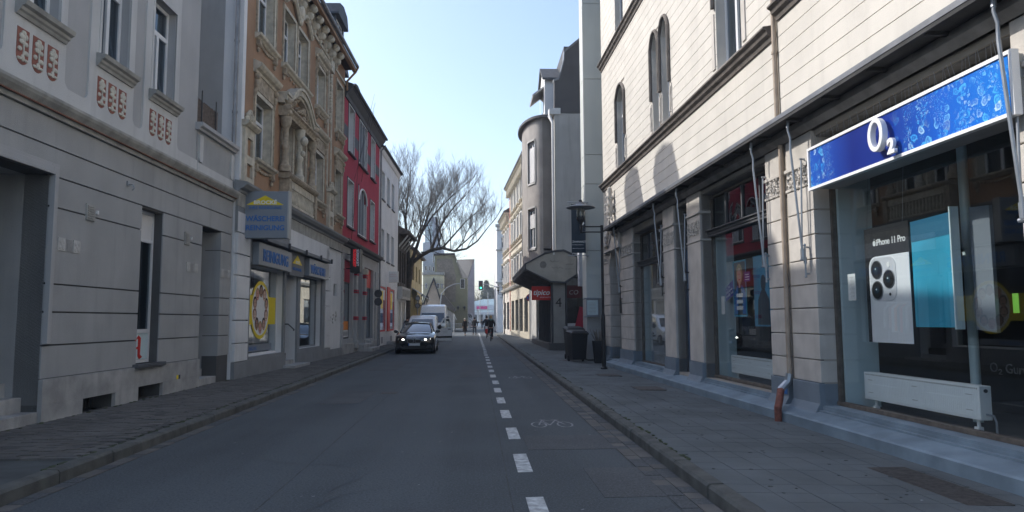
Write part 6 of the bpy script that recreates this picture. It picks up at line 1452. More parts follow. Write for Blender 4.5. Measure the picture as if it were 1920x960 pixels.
o, x0 = house_front('gabled_green_house', 'olive green gabled house with a brick coloured wall panel beyond the vans', 98, [(815, 616), (815, 479), (852, 478), (866, 521), (876, 521), (876, 616)], 'green_render', 10)
P = [lp_(x, y, 98, x0) for x, y in ((819, 487), (848, 487), (855, 520), (854, 566), (819, 566))]; pn = MB().prism(P, -.07, 0, 'y').build('brick_panel', 'brick_grey', o)
a = MB(); zb = P[3][1]
while zb < P[0][1]-.05: 
    xr_ = P[2][0] if zb < P[2][1] else P[2][0]+(P[1][0]-P[2][0])*(zb-P[2][1])/(P[1][1]-P[2][1]); a.box(P[0][0]+.05, xr_-.05, -.09, -.07, zb+.02, zb+.2); zb += .25
a.build('brick_courses', 'brick_grey', pn, kind='stuff')
a = MB(); E1 = [lp_(x, y, 98, x0) for x, y in ((813, 478), (852.5, 477), (867, 521))]
for (p, q), (r, s) in zip(E1, E1[1:]): a.prism([(p, q), (r, s), (r, s+.18), (p, q+.18)], -.3, 10.3, 'y')
a.build('roof_edge', 'roof_black', o)
(a0, z1), (a1, z0) = lp_(863, 523, 98, x0), lp_(871, 541, 98, x0); 
o2, x2 = house_front('mauve_house', 'pale mauve house with a steep slate roof left of the crossing', 116, [(873, 612), (873, 530), (877, 521), (889.5, 487), (890, 612)], 'mauve_render', 9)
pts = [at(x, y, Y) for x, y, Y in ((856, 487, 120), (889.5, 486, 116), (877, 521, 115.8), (864, 519, 120))]
a = MB(); a.add([(p[0]-x2, p[1]-116, p[2]) for p in pts]+[(p[0]-x2, p[1]-115.8, p[2]-.2) for p in pts], [(0, 1, 2, 3), (4, 5, 6, 7), (0, 1, 5, 4), (1, 2, 6, 5), (2, 3, 7, 6), (3, 0, 4, 7)]); rf_ = a.build('roof', 'slate', o2)
a = MB()
for i in range(16):
    for j in range(12):
        u0, u1, v0, v1 = j/12+(i % 2)*.04, (j+.85)/12+(i % 2)*.04, i/16, (i+.9)/16
        if u1 > 1: continue
        def bl(u, v, e): q = [pts[0][k]*(1-u)*(1-v)+pts[1][k]*u*(1-v)+pts[2][k]*u*v+pts[3][k]*(1-u)*v for k in range(3)]; return (q[0]-x2, q[1]-116-e, q[2]+e)
        a.quad(bl(u0, v0, .02), bl(u1, v0, .02), bl(u1, v1, .09), bl(u0, v1, .09))
a.build('slates', 'roof_brown', rf_, kind='stuff')
# graffiti on the mauve wall
g = MB(); rg = random.Random(15); (a0, z1), (a1, z0) = lp_(877, 591, 116, x2), lp_(885, 604, 116, x2)
for k in range(14):
    c = (rg.uniform(a0, a1), rg.uniform(z0, z1)); g.tube([(c[0]+.25*math.cos(t*1.1+k), -.012, c[1]+.3*math.sin(t*.9+k)) for t in range(6)], .035, 4)
g.build('graffiti', 'white_print', o2); g = MB()
for k in range(10):
    c = (rg.uniform(a0, a1), rg.uniform(z0, z1)); g.tube([(c[0]+.2*math.cos(t*1.3+k), -.02, c[1]+.3*math.sin(t*.8+k)) for t in range(6)], .03, 4)
g.build('graffiti', 'black_print', o2)
o, x0 = house_front('small_gabled_house', 'small tan gabled house with a dark steep roof behind the white van', 94, [(797, 618), (797, 566), (813, 526), (827, 570), (827, 618)], 'tan_render', 5)
a = MB(); E1 = [lp_(x, y, 94, x0) for x, y in ((794, 572), (813, 524), (829, 576))]
for (p, q), (r, s) in zip(E1, E1[1:]): a.prism([(p, q), (r, s), (r, s+.28), (p, q+.28)], -.35, 5.2, 'y')
a.build('roof', 'roof_black', o)
a = MB(); q = [lp_(x, y, 94, x0) for x, y in ((795, 560), (806, 528), (813, 525), (801, 556))]; a.prism(q, 5.2, 6.5, 'y'); a.build('rear_roof', 'roof_black', o)
o, x0 = house_front('brown_lean_to', 'brown lean-to shop with a dark sloping roof under the green house', 93, [(826, 618), (826, 574), (848, 586), (852, 590), (852, 618)], 'bay_brown', 4)
q = [lp_(x, y, 93, x0) for x, y in ((825, 552), (832, 553), (854, 579), (852, 584), (825, 570))]; MB().prism(q, -.4, 4.2, 'y').build('roof', 'roof_brown', o)
# hanging sign post, fence and bicycles by the square
o = thing('sign_post', (*at(851, 611, 90)[:2], 0), 'white post with a slanted arm in front of the brown lean-to', 'post'); MB().tube([(0, 0, 0), (0, 0, 2.3)], .028).tube([(0, 0, 2.3), (.35, 0, 1.6)], .03).build('post', 'white_paint', o)
def cone(n, c, h, r, m, seed, leaf=.35):
    q = MB(); rz = random.Random(seed)
    for i in range(n):
        t = rz.random()**.8; rr_ = r*(1-t)*math.sqrt(rz.random())*(1+.25*math.sin(t*19)); a_ = rz.uniform(0, 6.28); p = Vector((c[0]+rr_*math.cos(a_), c[1]+rr_*math.sin(a_), c[2]+t*h))
        s = leaf*rz.uniform(.5, 1.2); u = Vector((rz.uniform(-1, 1), rz.uniform(-1, 1), rz.uniform(-.6, .3))).normalized()*s; v = Vector((rz.uniform(-1, 1), rz.uniform(-1, 1), rz.uniform(-1, 1))).normalized()*s*.6
        q.quad(tuple(p), tuple(p+u), tuple(p+u+v), tuple(p+v))
    return q
for px, Y, top, r, m, lb in ((912, 178, 527, 3.6, 'conifer', 'dark conical conifer behind the filling station'), (922, 182, 541, 3.2, 'conifer', 'second dark conifer right of the tallest one')):
    X, _, Z = at(px, top, Y); t = thing('conifer_tree', (X, Y, 0), lb, 'tree', group='conifers behind the filling station')
    cone(3200, (0, 0, 1.0), Z-1.0, r, m, int(px), .5).build('crown', m, t); MB().tube([(0, 0, 0), (0, 0, Z*.7)], [.35, .1]).build('trunk', 'bark', t)
for px, Y, top, r, lb in ((892, 186, 545, 4.2, 'tan leafless bushy tree left of the conifers'), (903, 190, 552, 4.5, 'broad tan bushy tree between the signal and the conifers'), (938, 186, 556, 4.5, 'grey-tan bushy tree by the pale corner house'), (950, 192, 560, 5.0, 'tan bushy tree behind the corner house')):
    X, _, Z = at(px, top, Y); t = thing('bushy_tree', (X, Y, 0), lb, 'tree', group='bushy trees beyond the filling station')
    q = MB(); rz = random.Random(int(px)+3)
    for i in range(1500):
        a_, b_ = rz.uniform(0, 6.28), math.acos(rz.uniform(-1, 1)); rr_ = rz.random()**.45*(1+.2*math.sin(a_*5)); p = Vector((r*rr_*math.sin(b_)*math.cos(a_), r*rr_*math.sin(b_)*math.sin(a_), Z*.58+Z*.42*rr_*math.cos(b_)))
        u = Vector((rz.uniform(-.4, .4), rz.uniform(-.4, .4), rz.uniform(.3, 1)))*.8; v = Vector((rz.uniform(-1, 1), rz.uniform(-1, 1), 0))*.10; q.quad(tuple(p), tuple(p+u), tuple(p+u+v), tuple(p+v))
    q.build('crown', 'bush_tan', t); MB().tube([(0, 0, 0), (0, 0, Z*.6)], [.3, .12]).build('trunk', 'bark', t)
# distant low ground and filling station
MB().prism([(-60, 0), (60, 0), (60, 3.0), (30, 5.4), (10, 4.2), (-8, 5.6), (-30, 5.0), (-60, 6)], 215, 240, 'y').build('far_hill', 'bush_tan', kind='structure')
GS = thing('filling_station', (3, 150, 0), 'white filling station with a flat canopy and magenta fascia beyond the crossing', 'building')
MB().box(-3.5, 9.5, -3, 4, 3.7, 4.7).build('canopy', 'white_building', GS); MB().box(-6.2, -1.0, -3.1, -3.0, 3.75, 4.5).build('fascia', 'pink_print', GS) if False else MB().box(-2.6, -.4, -3.06, -3.0, 3.85, 4.45).build('fascia', 'pink_print', GS)
for x in (-2.5, 2.5, 7.5): MB().box(x, x+.35, 0, .35, 0, 3.7).build('canopy_post', 'white_building', GS)
MB().box(-4, 12, 8, 16, 0, 3.4).build('shop_wall', 'white_building', GS)
a = MB(); [a.box(-3+k*2.4, -1.2+k*2.4, 7.9, 8, .6, 2.8) for k in range(6)]; a.build('shop_pane', 'window_glass', GS)
a = MB(); a.prism([(-5, 3.4), (-5, 5.6), (-1, 6.5), (6, 6.7), (14, 6.2), (14, 3.4)], 18, 30, 'y'); a.build('hall_roof', 'frost', GS)
a = MB(); 
for x in (-1.5, 3.6): a.box(x, x+.7, 1.0, 1.6, .1, 1.9)
a.build('fuel_pump', 'blue_grey_render', GS)
for px, t in ((900, 552), (915, 548)):
    p = at(px, 610, 140); o = thing('flag_pole', (p[0], 140, 0), 'thin white pole %s of the green signal' % ('below and left' if px == 900 else 'to the right'), 'pole'); MB().tube([(0, 0, 0), (0, 0, at(px, t, 140)[2])], .07).build('pole', 'gable_pale', o)

# ================================================================== bare tree
class Tree:
    def __init__(s, seed): s.r = random.Random(seed); s.m = MB(); s.tw = MB()
    def limb(s, pts, r0, r1, n=7):
        k = len(pts); s.m.tube(pts, [r0+(r1-r0)*i/(k-1) for i in range(k)], n)
    def grow(s, p, d, L, r, depth, up=.1):
        R_ = s.r; n = 4 if depth > 1 else 3; pts = [p]; q = p; dd = d.normalized()
        for i in range(n):
            dd = (dd+Vector((R_.uniform(-.17, .17), R_.uniform(-.17, .17), R_.uniform(-.05, .15)+up*.3))).normalized(); q = q+dd*L/n; pts.append(q)
        (s.m if r > .03 else s.tw).tube(pts, [r*(1-.55*i/n) for i in range(n+1)], 5 if r > .05 else 3, cap=False)
        if depth <= 0: return
        c = {3: 4, 2: 5}.get(depth, 6)
        for i in range(c):
            t = .25+.75*(i+R_.random()*.6)/c; k = min(int(t*n), n-1); f = t*n-k; b = pts[k].lerp(pts[k+1], min(f, 1))
            side = Vector((R_.uniform(-1, 1), R_.uniform(-1, 1), R_.uniform(-.1, .7))).normalized(); nd = (dd*1.0+side*.8+Vector((0, 0, up))).normalized()
            s.grow(b, nd, L*R_.uniform(.5, .7), max(.0055, r*R_.uniform(.38, .52)), depth-1, up)
    def along(s, pts, r0, r1, count, L, depth, bias=(0, 0, 1), spread=.9):
        s.limb(pts, r0, r1); k = len(pts)-1
        for i in range(count):
            t = .25+.75*(i+.5)/count; j = min(int(t*k), k-1); b = Vector(pts[j]).lerp(Vector(pts[j+1]), t*k-j); dirn = (Vector(pts[j+1])-Vector(pts[j])).normalized()
            side = Vector((s.r.uniform(-1, 1), s.r.uniform(-1, 1), s.r.uniform(-.2, .6)))
            s.grow(b, (dirn*.7+side*spread+Vector(bias)), L*(1-.2*t)*s.r.uniform(.75, 1.15), (r0+(r1-r0)*t)*.5, depth)
        s.grow(Vector(pts[-1]), Vector(pts[-1])-Vector(pts[-2]), L*.8, r1, depth-1)
T1 = thing('bare_tree', (-4.95, 53, 0), 'large leafless tree leaning over the road from between the left houses', 'tree')
t = Tree(21)
def q_(pts, ys=None): return [Vector((x+4.95, (ys[i] if ys else 0), z)) for i, (x, z) in enumerate(pts)]
t.limb(q_([(-5.05, 0), (-5.05, 2), (-4.98, 4), (-4.8, 5.6), (-4.6, 6.1)]), .30, .22, 10)
LB = [(q_([(-4.7, 5.8), (-4.0, 6.35), (-3.2, 6.75), (-2.4, 6.85), (-1.5, 6.6), (-.6, 6.75), (.2, 7.3), (.9, 8.2)], [0, -.2, -.4, -.7, -1, -1.2, -1.4, -1.5]), .17, .035, 12, 1.9),
      (q_([(-3.2, 6.75), (-2.8, 8.0), (-2.2, 9.2), (-1.4, 10.3), (-.7, 11)], [-.4, -.2, 0, .3, .5]), .10, .03, 9, 1.9),
      (q_([(-4.8, 5.6), (-4.3, 7.2), (-4.0, 8.2), (-3.5, 9.5), (-2.9, 10.8)], [0, .2, .3, .6, .9]), .15, .03, 11, 2.1),
      (q_([(-4.9, 5.4), (-5.0, 7.4), (-5.2, 9.0), (-5.1, 10.6), (-5.0, 11.8)], [0, -.2, 0, .4, .5]), .14, .03, 11, 2.0),
      (q_([(-4.9, 5.2), (-5.6, 7.0), (-6.2, 8.8), (-6.6, 10.6)], [0, .6, 1.1, 1.8]), .12, .03, 10, 2.0),
      (q_([(-4.05, 8.0), (-3.2, 9.3), (-2.2, 10.3), (-1.4, 11.0)], [.3, -.1, -.5, -.8]), .08, .025, 9, 1.8),
      (q_([(-2.4, 6.85), (-1.6, 7.8), (-.6, 9.0), (.3, 9.8)], [-.7, -.4, -.1, .3]), .08, .025, 7, 1.8),
      (q_([(-1.5, 6.6), (-.7, 7.3), (.2, 8.1), (.9, 8.8)], [-1, -1.1, -1.3, -1.4]), .06, .02, 6, 1.5),
      (q_([(-4.0, 6.6), (-3.0, 6.6), (-2.2, 6.3)], [-.2, -.5, -.6]), .05, .02, 6, 1.0)]
for pts, r0, r1, n, L in LB: t.along(pts, r0, r1, n, L*1.3, 3)
t.m.build('trunk', 'bark', T1, smooth=True); t.tw.build('crown', 'twig', T1)
T2 = thing('bare_tree', (-8.0, 66, -1.0), 'second leafless tree with tall upright stems behind the white house', 'tree')
t = Tree(33); v3 = lambda *p: Vector(p)
t.limb([v3(0, 0, 0), v3(.1, 0, 4), v3(.2, 0, 7)], .3, .2, 8)
for pts, n in (([v3(.2, 0, 6.5), v3(.6, 0, 10), v3(.7, .2, 13.5), v3(.9, .2, 16)], 10), ([v3(.2, 0, 6), v3(-1.2, .3, 9), v3(-2, .5, 12.5), v3(-2.4, .5, 15.5)], 9), ([v3(.2, 0, 6), v3(1.8, -.3, 8.5), v3(3.0, -.4, 11), v3(3.8, -.5, 13.5)], 10)):
    t.along(pts, .14, .035, n, 2.6, 3)
t.m.build('trunk', 'bark', T2, smooth=True); t.tw.build('crown', 'twig', T2)
# ================================================================== street furniture
def street_lamp(loc, label, grp='street lamps with disc shades', flip=-1):
    r = thing('street_lamp', loc, label, 'street lamp', group=grp)
    MB().tube([(0, 0, 0), (0, 0, 1.55)], .062, 12).tube([(0, 0, 1.5), (0, 0, 1.62)], [.062, .045], 12).tube([(0, 0, 1.6), (0, 0, 4.22)], .04, 12).lathe([(0, 0), (.10, 0), (.10, .05), (.065, .08)], n=12).build('post', 'black_metal', r, smooth=True)
    m = MB(); 
    for z in (4.18, 4.02): m.tube([(0, 0, z), (-.62, 0, z)], .020, 8)
    m.tube([(-.62, 0, 3.98), (-.62, 0, 4.3)], .028, 8); m.build('arm', 'black_metal', r, smooth=True)
    m = MB(); m.lathe([(.0, 4.05), (.045, 4.06), (.05, 4.15), (.03, 4.22), (.05, 4.28), (.11, 4.36), (.13, 4.42), (.12, 4.46), (0, 4.46)], (-.62, 0, 0), 16); m.build('lamp_base', 'black_metal', r, smooth=True)
    m = MB(); m.lathe([(.09, 4.46), (.125, 4.5), (.13, 4.70), (.11, 4.74)], (-.62, 0, 0), 20); m.build('lantern_glass', 'lantern_glass', r, smooth=True)
    m = MB(); m.lathe([(.03, 4.46), (.05, 4.52), (.05, 4.68), (.03, 4.72)], (-.62, 0, 0), 12); 
    for k in range(12): t = k*math.pi/6; m.tube([(-.62+.10*math.cos(t), .10*math.sin(t), 4.48), (-.62+.10*math.cos(t), .10*math.sin(t), 4.73)], .006, 4)
    m.build('lamp_insert', 'gable_pale', r)
    m = MB(); m.lathe([(0, 4.90), (.12, 4.89), (.14, 4.84), (.30, 4.80), (.425, 4.755), (.43, 4.735), (.40, 4.74), (.28, 4.77), (.10, 4.75), (0, 4.745)], (-.62, 0, 0), 28); m.build('lamp_shade', 'zinc', r, smooth=True)
    m = MB(); m.lathe([(0, 4.99), (.05, 4.97), (.06, 4.92), (.10, 4.89), (0, 4.88)], (-.62, 0, 0), 12); m.build('cap', 'black_metal', r, smooth=True)
    return r
street_lamp((3.755, 20.6, .07), 'black street lamp with a wide disc shade beside the wheelie bins')
street_lamp((3.0, 71.5, .12), 'distant black street lamp at the far end of the right pavement')
# wheelie bins
def bin_(loc, label, m='bin_black', rz=0.0, s=1.0, grp='wheelie bins'):
    r = thing('wheelie_bin', loc, label, 'wheelie bin', rz, grp); a = MB(); w0, w1, d0, d1 = .23*s, .28*s, .25*s, .34*s
    a.add([(-w0, -d0, .10), (w0, -d0, .10), (w0, d0, .05), (-w0, d0, .05), (-w1, -d1, .95*s), (w1, -d1, .95*s), (w1, d1, .98*s), (-w1, d1, .98*s)], [(0, 1, 2, 3), (4, 5, 6, 7), (0, 1, 5, 4), (1, 2, 6, 5), (2, 3, 7, 6), (3, 0, 4, 7)])
    a.build('body', m, r, bevel=.02)
    a = MB(); a.box(-w1-.02, w1+.02, -d1-.03, -d1+.02, .91*s, .96*s); a.build('rim', m, r, bevel=.008)
    a = MB(); a.add([(-w1-.02, -d1-.04, .965*s), (w1+.02, -d1-.04, .965*s), (w1+.02, d1+.06, 1.0*s), (-w1-.02, d1+.06, 1.0*s), (-w1+.04, -d1+.04, 1.03*s), (w1-.04, -d1+.04, 1.03*s), (w1-.04, d1, 1.07*s), (-w1+.04, d1, 1.07*s)], [(0, 1, 2, 3), (4, 5, 6, 7), (0, 1, 5, 4), (1, 2, 6, 5), (2, 3, 7, 6), (3, 0, 4, 7)]); a.build('lid', m, r, bevel=.015)
    a = MB(); a.tube([(-w1, d1+.08, .98*s), (w1, d1+.08, .98*s)], .018, 8); a.build('handle', m, r)
    for x in (-w0-.03, w0+.0): MB().lathe([(0, 0), (.09, 0), (.10, .01), (.10, .04), (.09, .05), (0, .05)], (x, d0-.02, .10), 14, 'x').build('wheel', 'tyre', r)
    return r
bin_((3.50, 24.2, .08), 'black wheelie bin standing nearest the street lamp', rz=R(8), s=1.02); bin_((3.72, 25.05, .12), 'second black wheelie bin half hidden behind the first', rz=R(-14), s=1.08) if False else bin_((3.60, 25.7, .08), 'second black wheelie bin half hidden behind the first', rz=R(4), s=1.12)
bin_((4.35, 60.5, .12), 'pale green bin standing far along the right wall', 'bin_green', 0, .95)
pt_ = thing('planter', (4.12, 23.55, .06), 'tall dark planter with dry twigs beside the street lamp', 'planter')
MB().add([(-.13, -.13, 0), (.13, -.13, 0), (.13, .13, 0), (-.13, .13, 0), (-.19, -.19, .75), (.19, -.19, .75), (.19, .19, .75), (-.19, .19, .75)], [(0, 1, 2, 3), (4, 5, 6, 7), (0, 1, 5, 4), (1, 2, 6, 5), (2, 3, 7, 6), (3, 0, 4, 7)]).build('pot', 'bin_black', pt_, bevel=.01)
a = MB(); rp_ = random.Random(3)
for k in range(60): x, y = rp_.uniform(-.2, .2), rp_.uniform(-.2, .2); a.tube([(x*.4, y*.4, .7), (x, y, .85+rp_.random()*.15), (x*1.3, y*1.3, .95+rp_.random()*.2)], .006, 3)
a.build('twigs', 'twig', pt_)
# round signs seen from behind on the left pavement
rs_ = thing('traffic_sign', (-4.93, 36.6, .1), 'two round traffic signs on one pole seen from behind on the left pavement', 'traffic sign')
MB().tube([(0, 0, 0), (0, 0, 2.98)], .03, 8).build('pole', 'galv', rs_)
for z in (2.38, 2.80): MB().lathe([(0, -.012), (.2, -.012), (.2, .012), (0, .012)], (0, -.045, z), 24, 'y').build('sign_disc', 'dark_trim', rs_)
rs_ = thing('traffic_sign', (-4.6, 57.5, .1), 'round traffic sign on a pole by the yellow house', 'traffic sign')
MB().tube([(0, 0, 0), (0, 0, 3.5)], .035, 8).build('pole', 'galv', rs_)
for z in (2.6, 3.2): m = MB(); m.lathe([(0, -.012), (.20, -.012), (.20, .012), (0, .012)], (0, -.045, z), 24, 'y'); m.build('sign_disc', 'shutter_grey', rs_); MB().lathe([(.15, -.02), (.15, -.014), (.2, -.014), (.2, -.02)], (0, -.045, z), 24, 'y').build('sign_rim', 'dark_trim', rs_)
rs_ = thing('traffic_sign', (3.9, 50.2, .1), 'round red and blue no stopping sign by the betting shop', 'traffic sign')
MB().tube([(.33, 0, 0), (.33, 0, 3.5)], .03, 8).tube([(.33, 0, 3.0), (0, 0, 3.0)], .02, 6).build('pole', 'galv', rs_)
MB().lathe([(0, -.012), (.26, -.012), (.26, .012), (0, .012)], (0, -.04, 3.0), 24, 'y').build('sign_disc', 'red_print', rs_); MB().lathe([(0, -.004), (.22, -.004), (.22, .004), (0, .004)], (0, -.058, 3.0), 24, 'y').build('blue_field', 'blue_print', rs_)
a = MB(); a.prism([(-.17, 2.81), (-.13, 2.78), (.17, 3.19), (.13, 3.22)], -.068, -.063, 'y'); a.prism([(.17, 2.81), (.13, 2.78), (-.17, 3.19), (-.13, 3.22)], -.072, -.067, 'y'); a.build('red_cross', 'red_print', rs_)
# traffic signals
def sighead(par, x, z, face=-1, plate=True, lit=True, s=1.0, nm='signal_head'):
    a = MB(); a.box(x-.16*s, x+.16*s, -.12, .12, z-.48*s, z+.48*s); h = a.build(nm, 'black_plastic', par, bevel=.02)
    if plate:
        b = MB(); b.box(x-.28*s, x+.28*s, .02, .04, z-.62*s, z+.62*s); b.build('backplate', 'black_plastic', h); c = MB()
        for x0, x1, z0, z1 in ((-.30, .30, .60, .64), (-.30, .30, -.64, -.60), (-.30, -.26, -.6, .6), (.26, .30, -.6, .6)): c.box(x+x0*s, x+x1*s, .0, .045, z+z0*s, z+z1*s)
        c.build('white_border', 'white_print', h)
    for i, (dz, mt) in enumerate(((.31, mat('lens_red_off', (.12, .01, .01), .4, 0)), (0, mat('lens_amber_off', (.1, .05, .01), .4, 0)), (-.31, emit('lens_green', (.05, .9, .45), 3.0) if lit else mat('lens_green_off', (.01, .08, .05), .4, 0)))):
        y = face*.125; q = MB(); q.lathe([(0, 0), (.11*s, 0), (.11*s, .01), (0, .01)], (x, y-.005, z+dz*s), 16, 'y'); q.build('lens', mt, h)
        v = MB(); v.lathe([(.125*s, 0), (.125*s, .14), (.115*s, .14), (.115*s, 0)], (x, y-.14 if face < 0 else y, z+dz*s), 14, 'y', 0, 180); v.build('visor', 'black_plastic', h)
    return h
TR = thing('signal_mast', (3.45, 92.5, 0), 'traffic signal mast with a green light on its long curved arm', 'traffic signal')
a = MB(); a.tube([(0, 0, 0), (0, 0, 4.6), (-.15, 0, 5.4), (-.6, 0, 5.85), (-1.3, 0, 6.1), (-2.6, 0, 6.3)], [.10, .08, .07, .06, .055, .05], 8); a.build('mast', 'grey_post', TR, smooth=True)
sighead(TR, -2.65, 6.05, s=1.0); sighead(TR, -.32, 3.2, plate=False, s=.9)
a = MB(); a.box(-.45, .55, -.03, .03, 4.45, 4.95); a.build('plate', 'black_plastic', TR); MB().box(-.3, .4, -.04, -.03, 4.58, 4.82).build('plate_panel', 'red_print', TR)
MB().lathe([(0, -.01), (.30, -.01), (.30, .01), (0, .01)], (.42, -.05, 3.5), 20, 'y').build('round_sign', 'pink_print', TR)
TL = thing('signal_mast', (-4.35, 90.5, 0), 'signal mast curving over from the left with its signal seen from behind', 'traffic signal')
a = MB(); a.tube([(0, 0, 0), (0, 0, 3.8), (.15, 0, 4.9), (.8, 0, 5.7), (1.8, 0, 6.15), (3.1, 0, 6.3)], [.10, .08, .07, .06, .055, .05], 8); a.build('mast', 'grey_post', TL, smooth=True)
sighead(TL, 2.8, 6.2, face=1, s=.95, plate=True, lit=False)
# thin cable across the street
tag(MB().tube([at(735, 540, 62), at(790, 535, 70), at(826, 533, 80), at(900, 537, 92)], .015, 4).build('overhead_cable', 'black_metal'), 'thin dark cable spanning the street above the vans', 'cable') 
# triple lantern
tl = thing('lantern_post', (-4.45, 61.0, .1), 'ornate black post with three lanterns above the white vans', 'street lamp')
a = MB(); a.tube([(0, 0, 0), (0, 0, 2.9)], .05, 8); a.tube([(-.38, 0, 3.0), (-.3, 0, 2.75), (0, 0, 2.65), (.3, 0, 2.75), (.38, 0, 3.0)], .025, 6); a.tube([(0, 0, 2.9), (0, 0, 3.1)], .03, 6); a.build('post', 'black_metal', tl)
for x, z in ((-.38, 3.0), (0, 3.12), (.38, 3.0)):
    a = MB(); a.lathe([(.06, z), (.12, z+.12), (.155, z+.38)], (x, 0, 0), 6); a.build('lantern_glass', 'lantern_glass', tl); a = MB(); a.lathe([(.17, z+.38), (.10, z+.48), (.03, z+.55), (0, z+.62)], (x, 0, 0), 6); a.lathe([(0, z-.05), (.06, z), (.065, z+.02), (0, z+.02)], (x, 0, 0), 6)
    for k in range(6): t = k*math.pi/3; a.tube([(x+.065*math.cos(t), .065*math.sin(t), z), (x+.155*math.cos(t), .155*math.sin(t), z+.38)], .01, 4)
    a.build('lantern', 'black_metal', tl)
# wall lanterns on the green house
for px in (859, 871):
    p = at(px, 577, 97.6); o = thing('wall_lantern', p, 'small dark lantern on the olive green wall, %s one' % ('left' if px == 859 else 'right'), 'lantern'); MB().lathe([(.03, -.3), (.16, 0), (.2, .1), (0, .3)], n=8).tube([(0, 0, -.3), (0, .4, -.5)], .03).build('lantern_body', 'black_metal', o)
# railing by the square
fe = thing('railing', (-3.9, 88, 0.1), 'low metal railing on the square behind the vans', 'railing'); a = MB()
for k in range(16): a.tube([(k*.22, k*.5, 0), (k*.22, k*.5, 1.0)], .025, 5)
a.build('balusters', 'grey_post', fe); MB().tube([(0, 0, 1.0), (3.3, 7.5, 1.0)], .03).tube([(0, 0, .2), (3.3, 7.5, .2)], .02).build('rails', 'grey_post', fe)

# ================================================================== vehicles
def wheel(par, x, y, r, w=.22, m='alloy'):
    q = MB(); q.lathe([(r*.62, -w/2), (r*.95, -w/2), (r, -w/2+.03), (r, w/2-.03), (r*.95, w/2), (r*.62, w/2)], (x, y, r), 24, 'x'); o = q.build('wheel', 'tyre', par, smooth=True)
    d = MB(); sd = 1 if x > 0 else -1; d.lathe([(0, 0), (r*.64, 0), (r*.64, .02), (0, .03)], (x+sd*(w/2-.06), y, r), 20, 'x')
    for k in range(5): t = k*2*math.pi/5; d.tube([(x+sd*(w/2-.02), y, r), (x+sd*(w/2-.01), y+r*.6*math.cos(t), r+r*.6*math.sin(t))], .035, 5)
    d.build('rim', m, o); return o
def loft(stations, m, par, name, closed=True):
    """stations: (y, [(x, z) ... from the lower outer edge up to the centre line])"""
    a = MB(); k = len(stations[0][1]); vs = []
    for y, hp in stations: vs += [(x, y, z) for x, z in hp] + [(-x, y, z) for x, z in reversed(hp[:-1])]
    n = 2*k-1; fs = [(i*n+j, i*n+j+1, (i+1)*n+j+1, (i+1)*n+j) for i in range(len(stations)-1) for j in range(n-1)]
    fs += [tuple(range(n)), tuple((len(stations)-1)*n+j for j in range(n))] + [(i*n, (i+1)*n, (i+1)*n+n-1, i*n+n-1) for i in range(len(stations)-1)]
    a.add(vs, fs); return a.build(name, m, par, smooth=True)
car = thing('car', (-2.72, 32.3, 0), 'black saloon car with lit headlights facing down the left lane', 'car', R(.5))
S = lambda y, wb, zb, wm, zm, ws, zs, wt, zt, zc: (y, [(wb, zb), (wm, zm), (ws, zs), (wt, zt), (wt*.5, (zt+zc)/2+.01), (0, zc)])
loft([S(-.02, .56, .24, .70, .42, .66, .60, .44, .68, .68), S(.06, .72, .20, .82, .45, .79, .68, .55, .755, .76), S(.22, .82, .17, .885, .47, .86, .76, .64, .82, .835), S(.55, .87, .17, .91, .5, .89, .83, .70, .88, .90), S(1.25, .88, .17, .915, .55, .905, .91, .78, .96, .985), S(1.6, .88, .17, .915, .6, .905, .93, .80, .98, 1.0), S(4.0, .88, .17, .915, .6, .905, .98, .80, 1.02, 1.04), S(4.5, .85, .2, .9, .6, .88, .98, .72, 1.05, 1.06), S(4.7, .7, .3, .8, .6, .78, .85, .6, .98, .98)], 'car_black', car, 'body')
G_ = lambda y, w0, z0, w1, z1, zc: (y, [(w0, z0), (w0-.02, z0+.02), (w1, z1), (w1*.6, (z1+zc)/2+.006), (0, zc)])
loft([G_(1.22, .74, .95, .70, .97, .985), G_(1.98, .79, .96, .585, 1.365, 1.405), G_(2.15, .79, .96, .585, 1.385, 1.43), G_(3.1, .79, .97, .585, 1.385, 1.43), G_(3.45, .77, .99, .57, 1.34, 1.385), G_(4.3, .70, 1.02, .60, 1.06, 1.07)], 'car_glass_dark', car, 'greenhouse')
loft([(1.96, [(.60, 1.36), (.585, 1.385), (.3, 1.415), (0, 1.418)]), (2.15, [(.60, 1.37), (.585, 1.40), (.3, 1.437), (0, 1.445)]), (3.1, [(.60, 1.37), (.585, 1.40), (.3, 1.437), (0, 1.445)]), (3.5, [(.58, 1.33), (.565, 1.35), (.3, 1.385), (0, 1.39)])], 'car_black', car, 'roof')
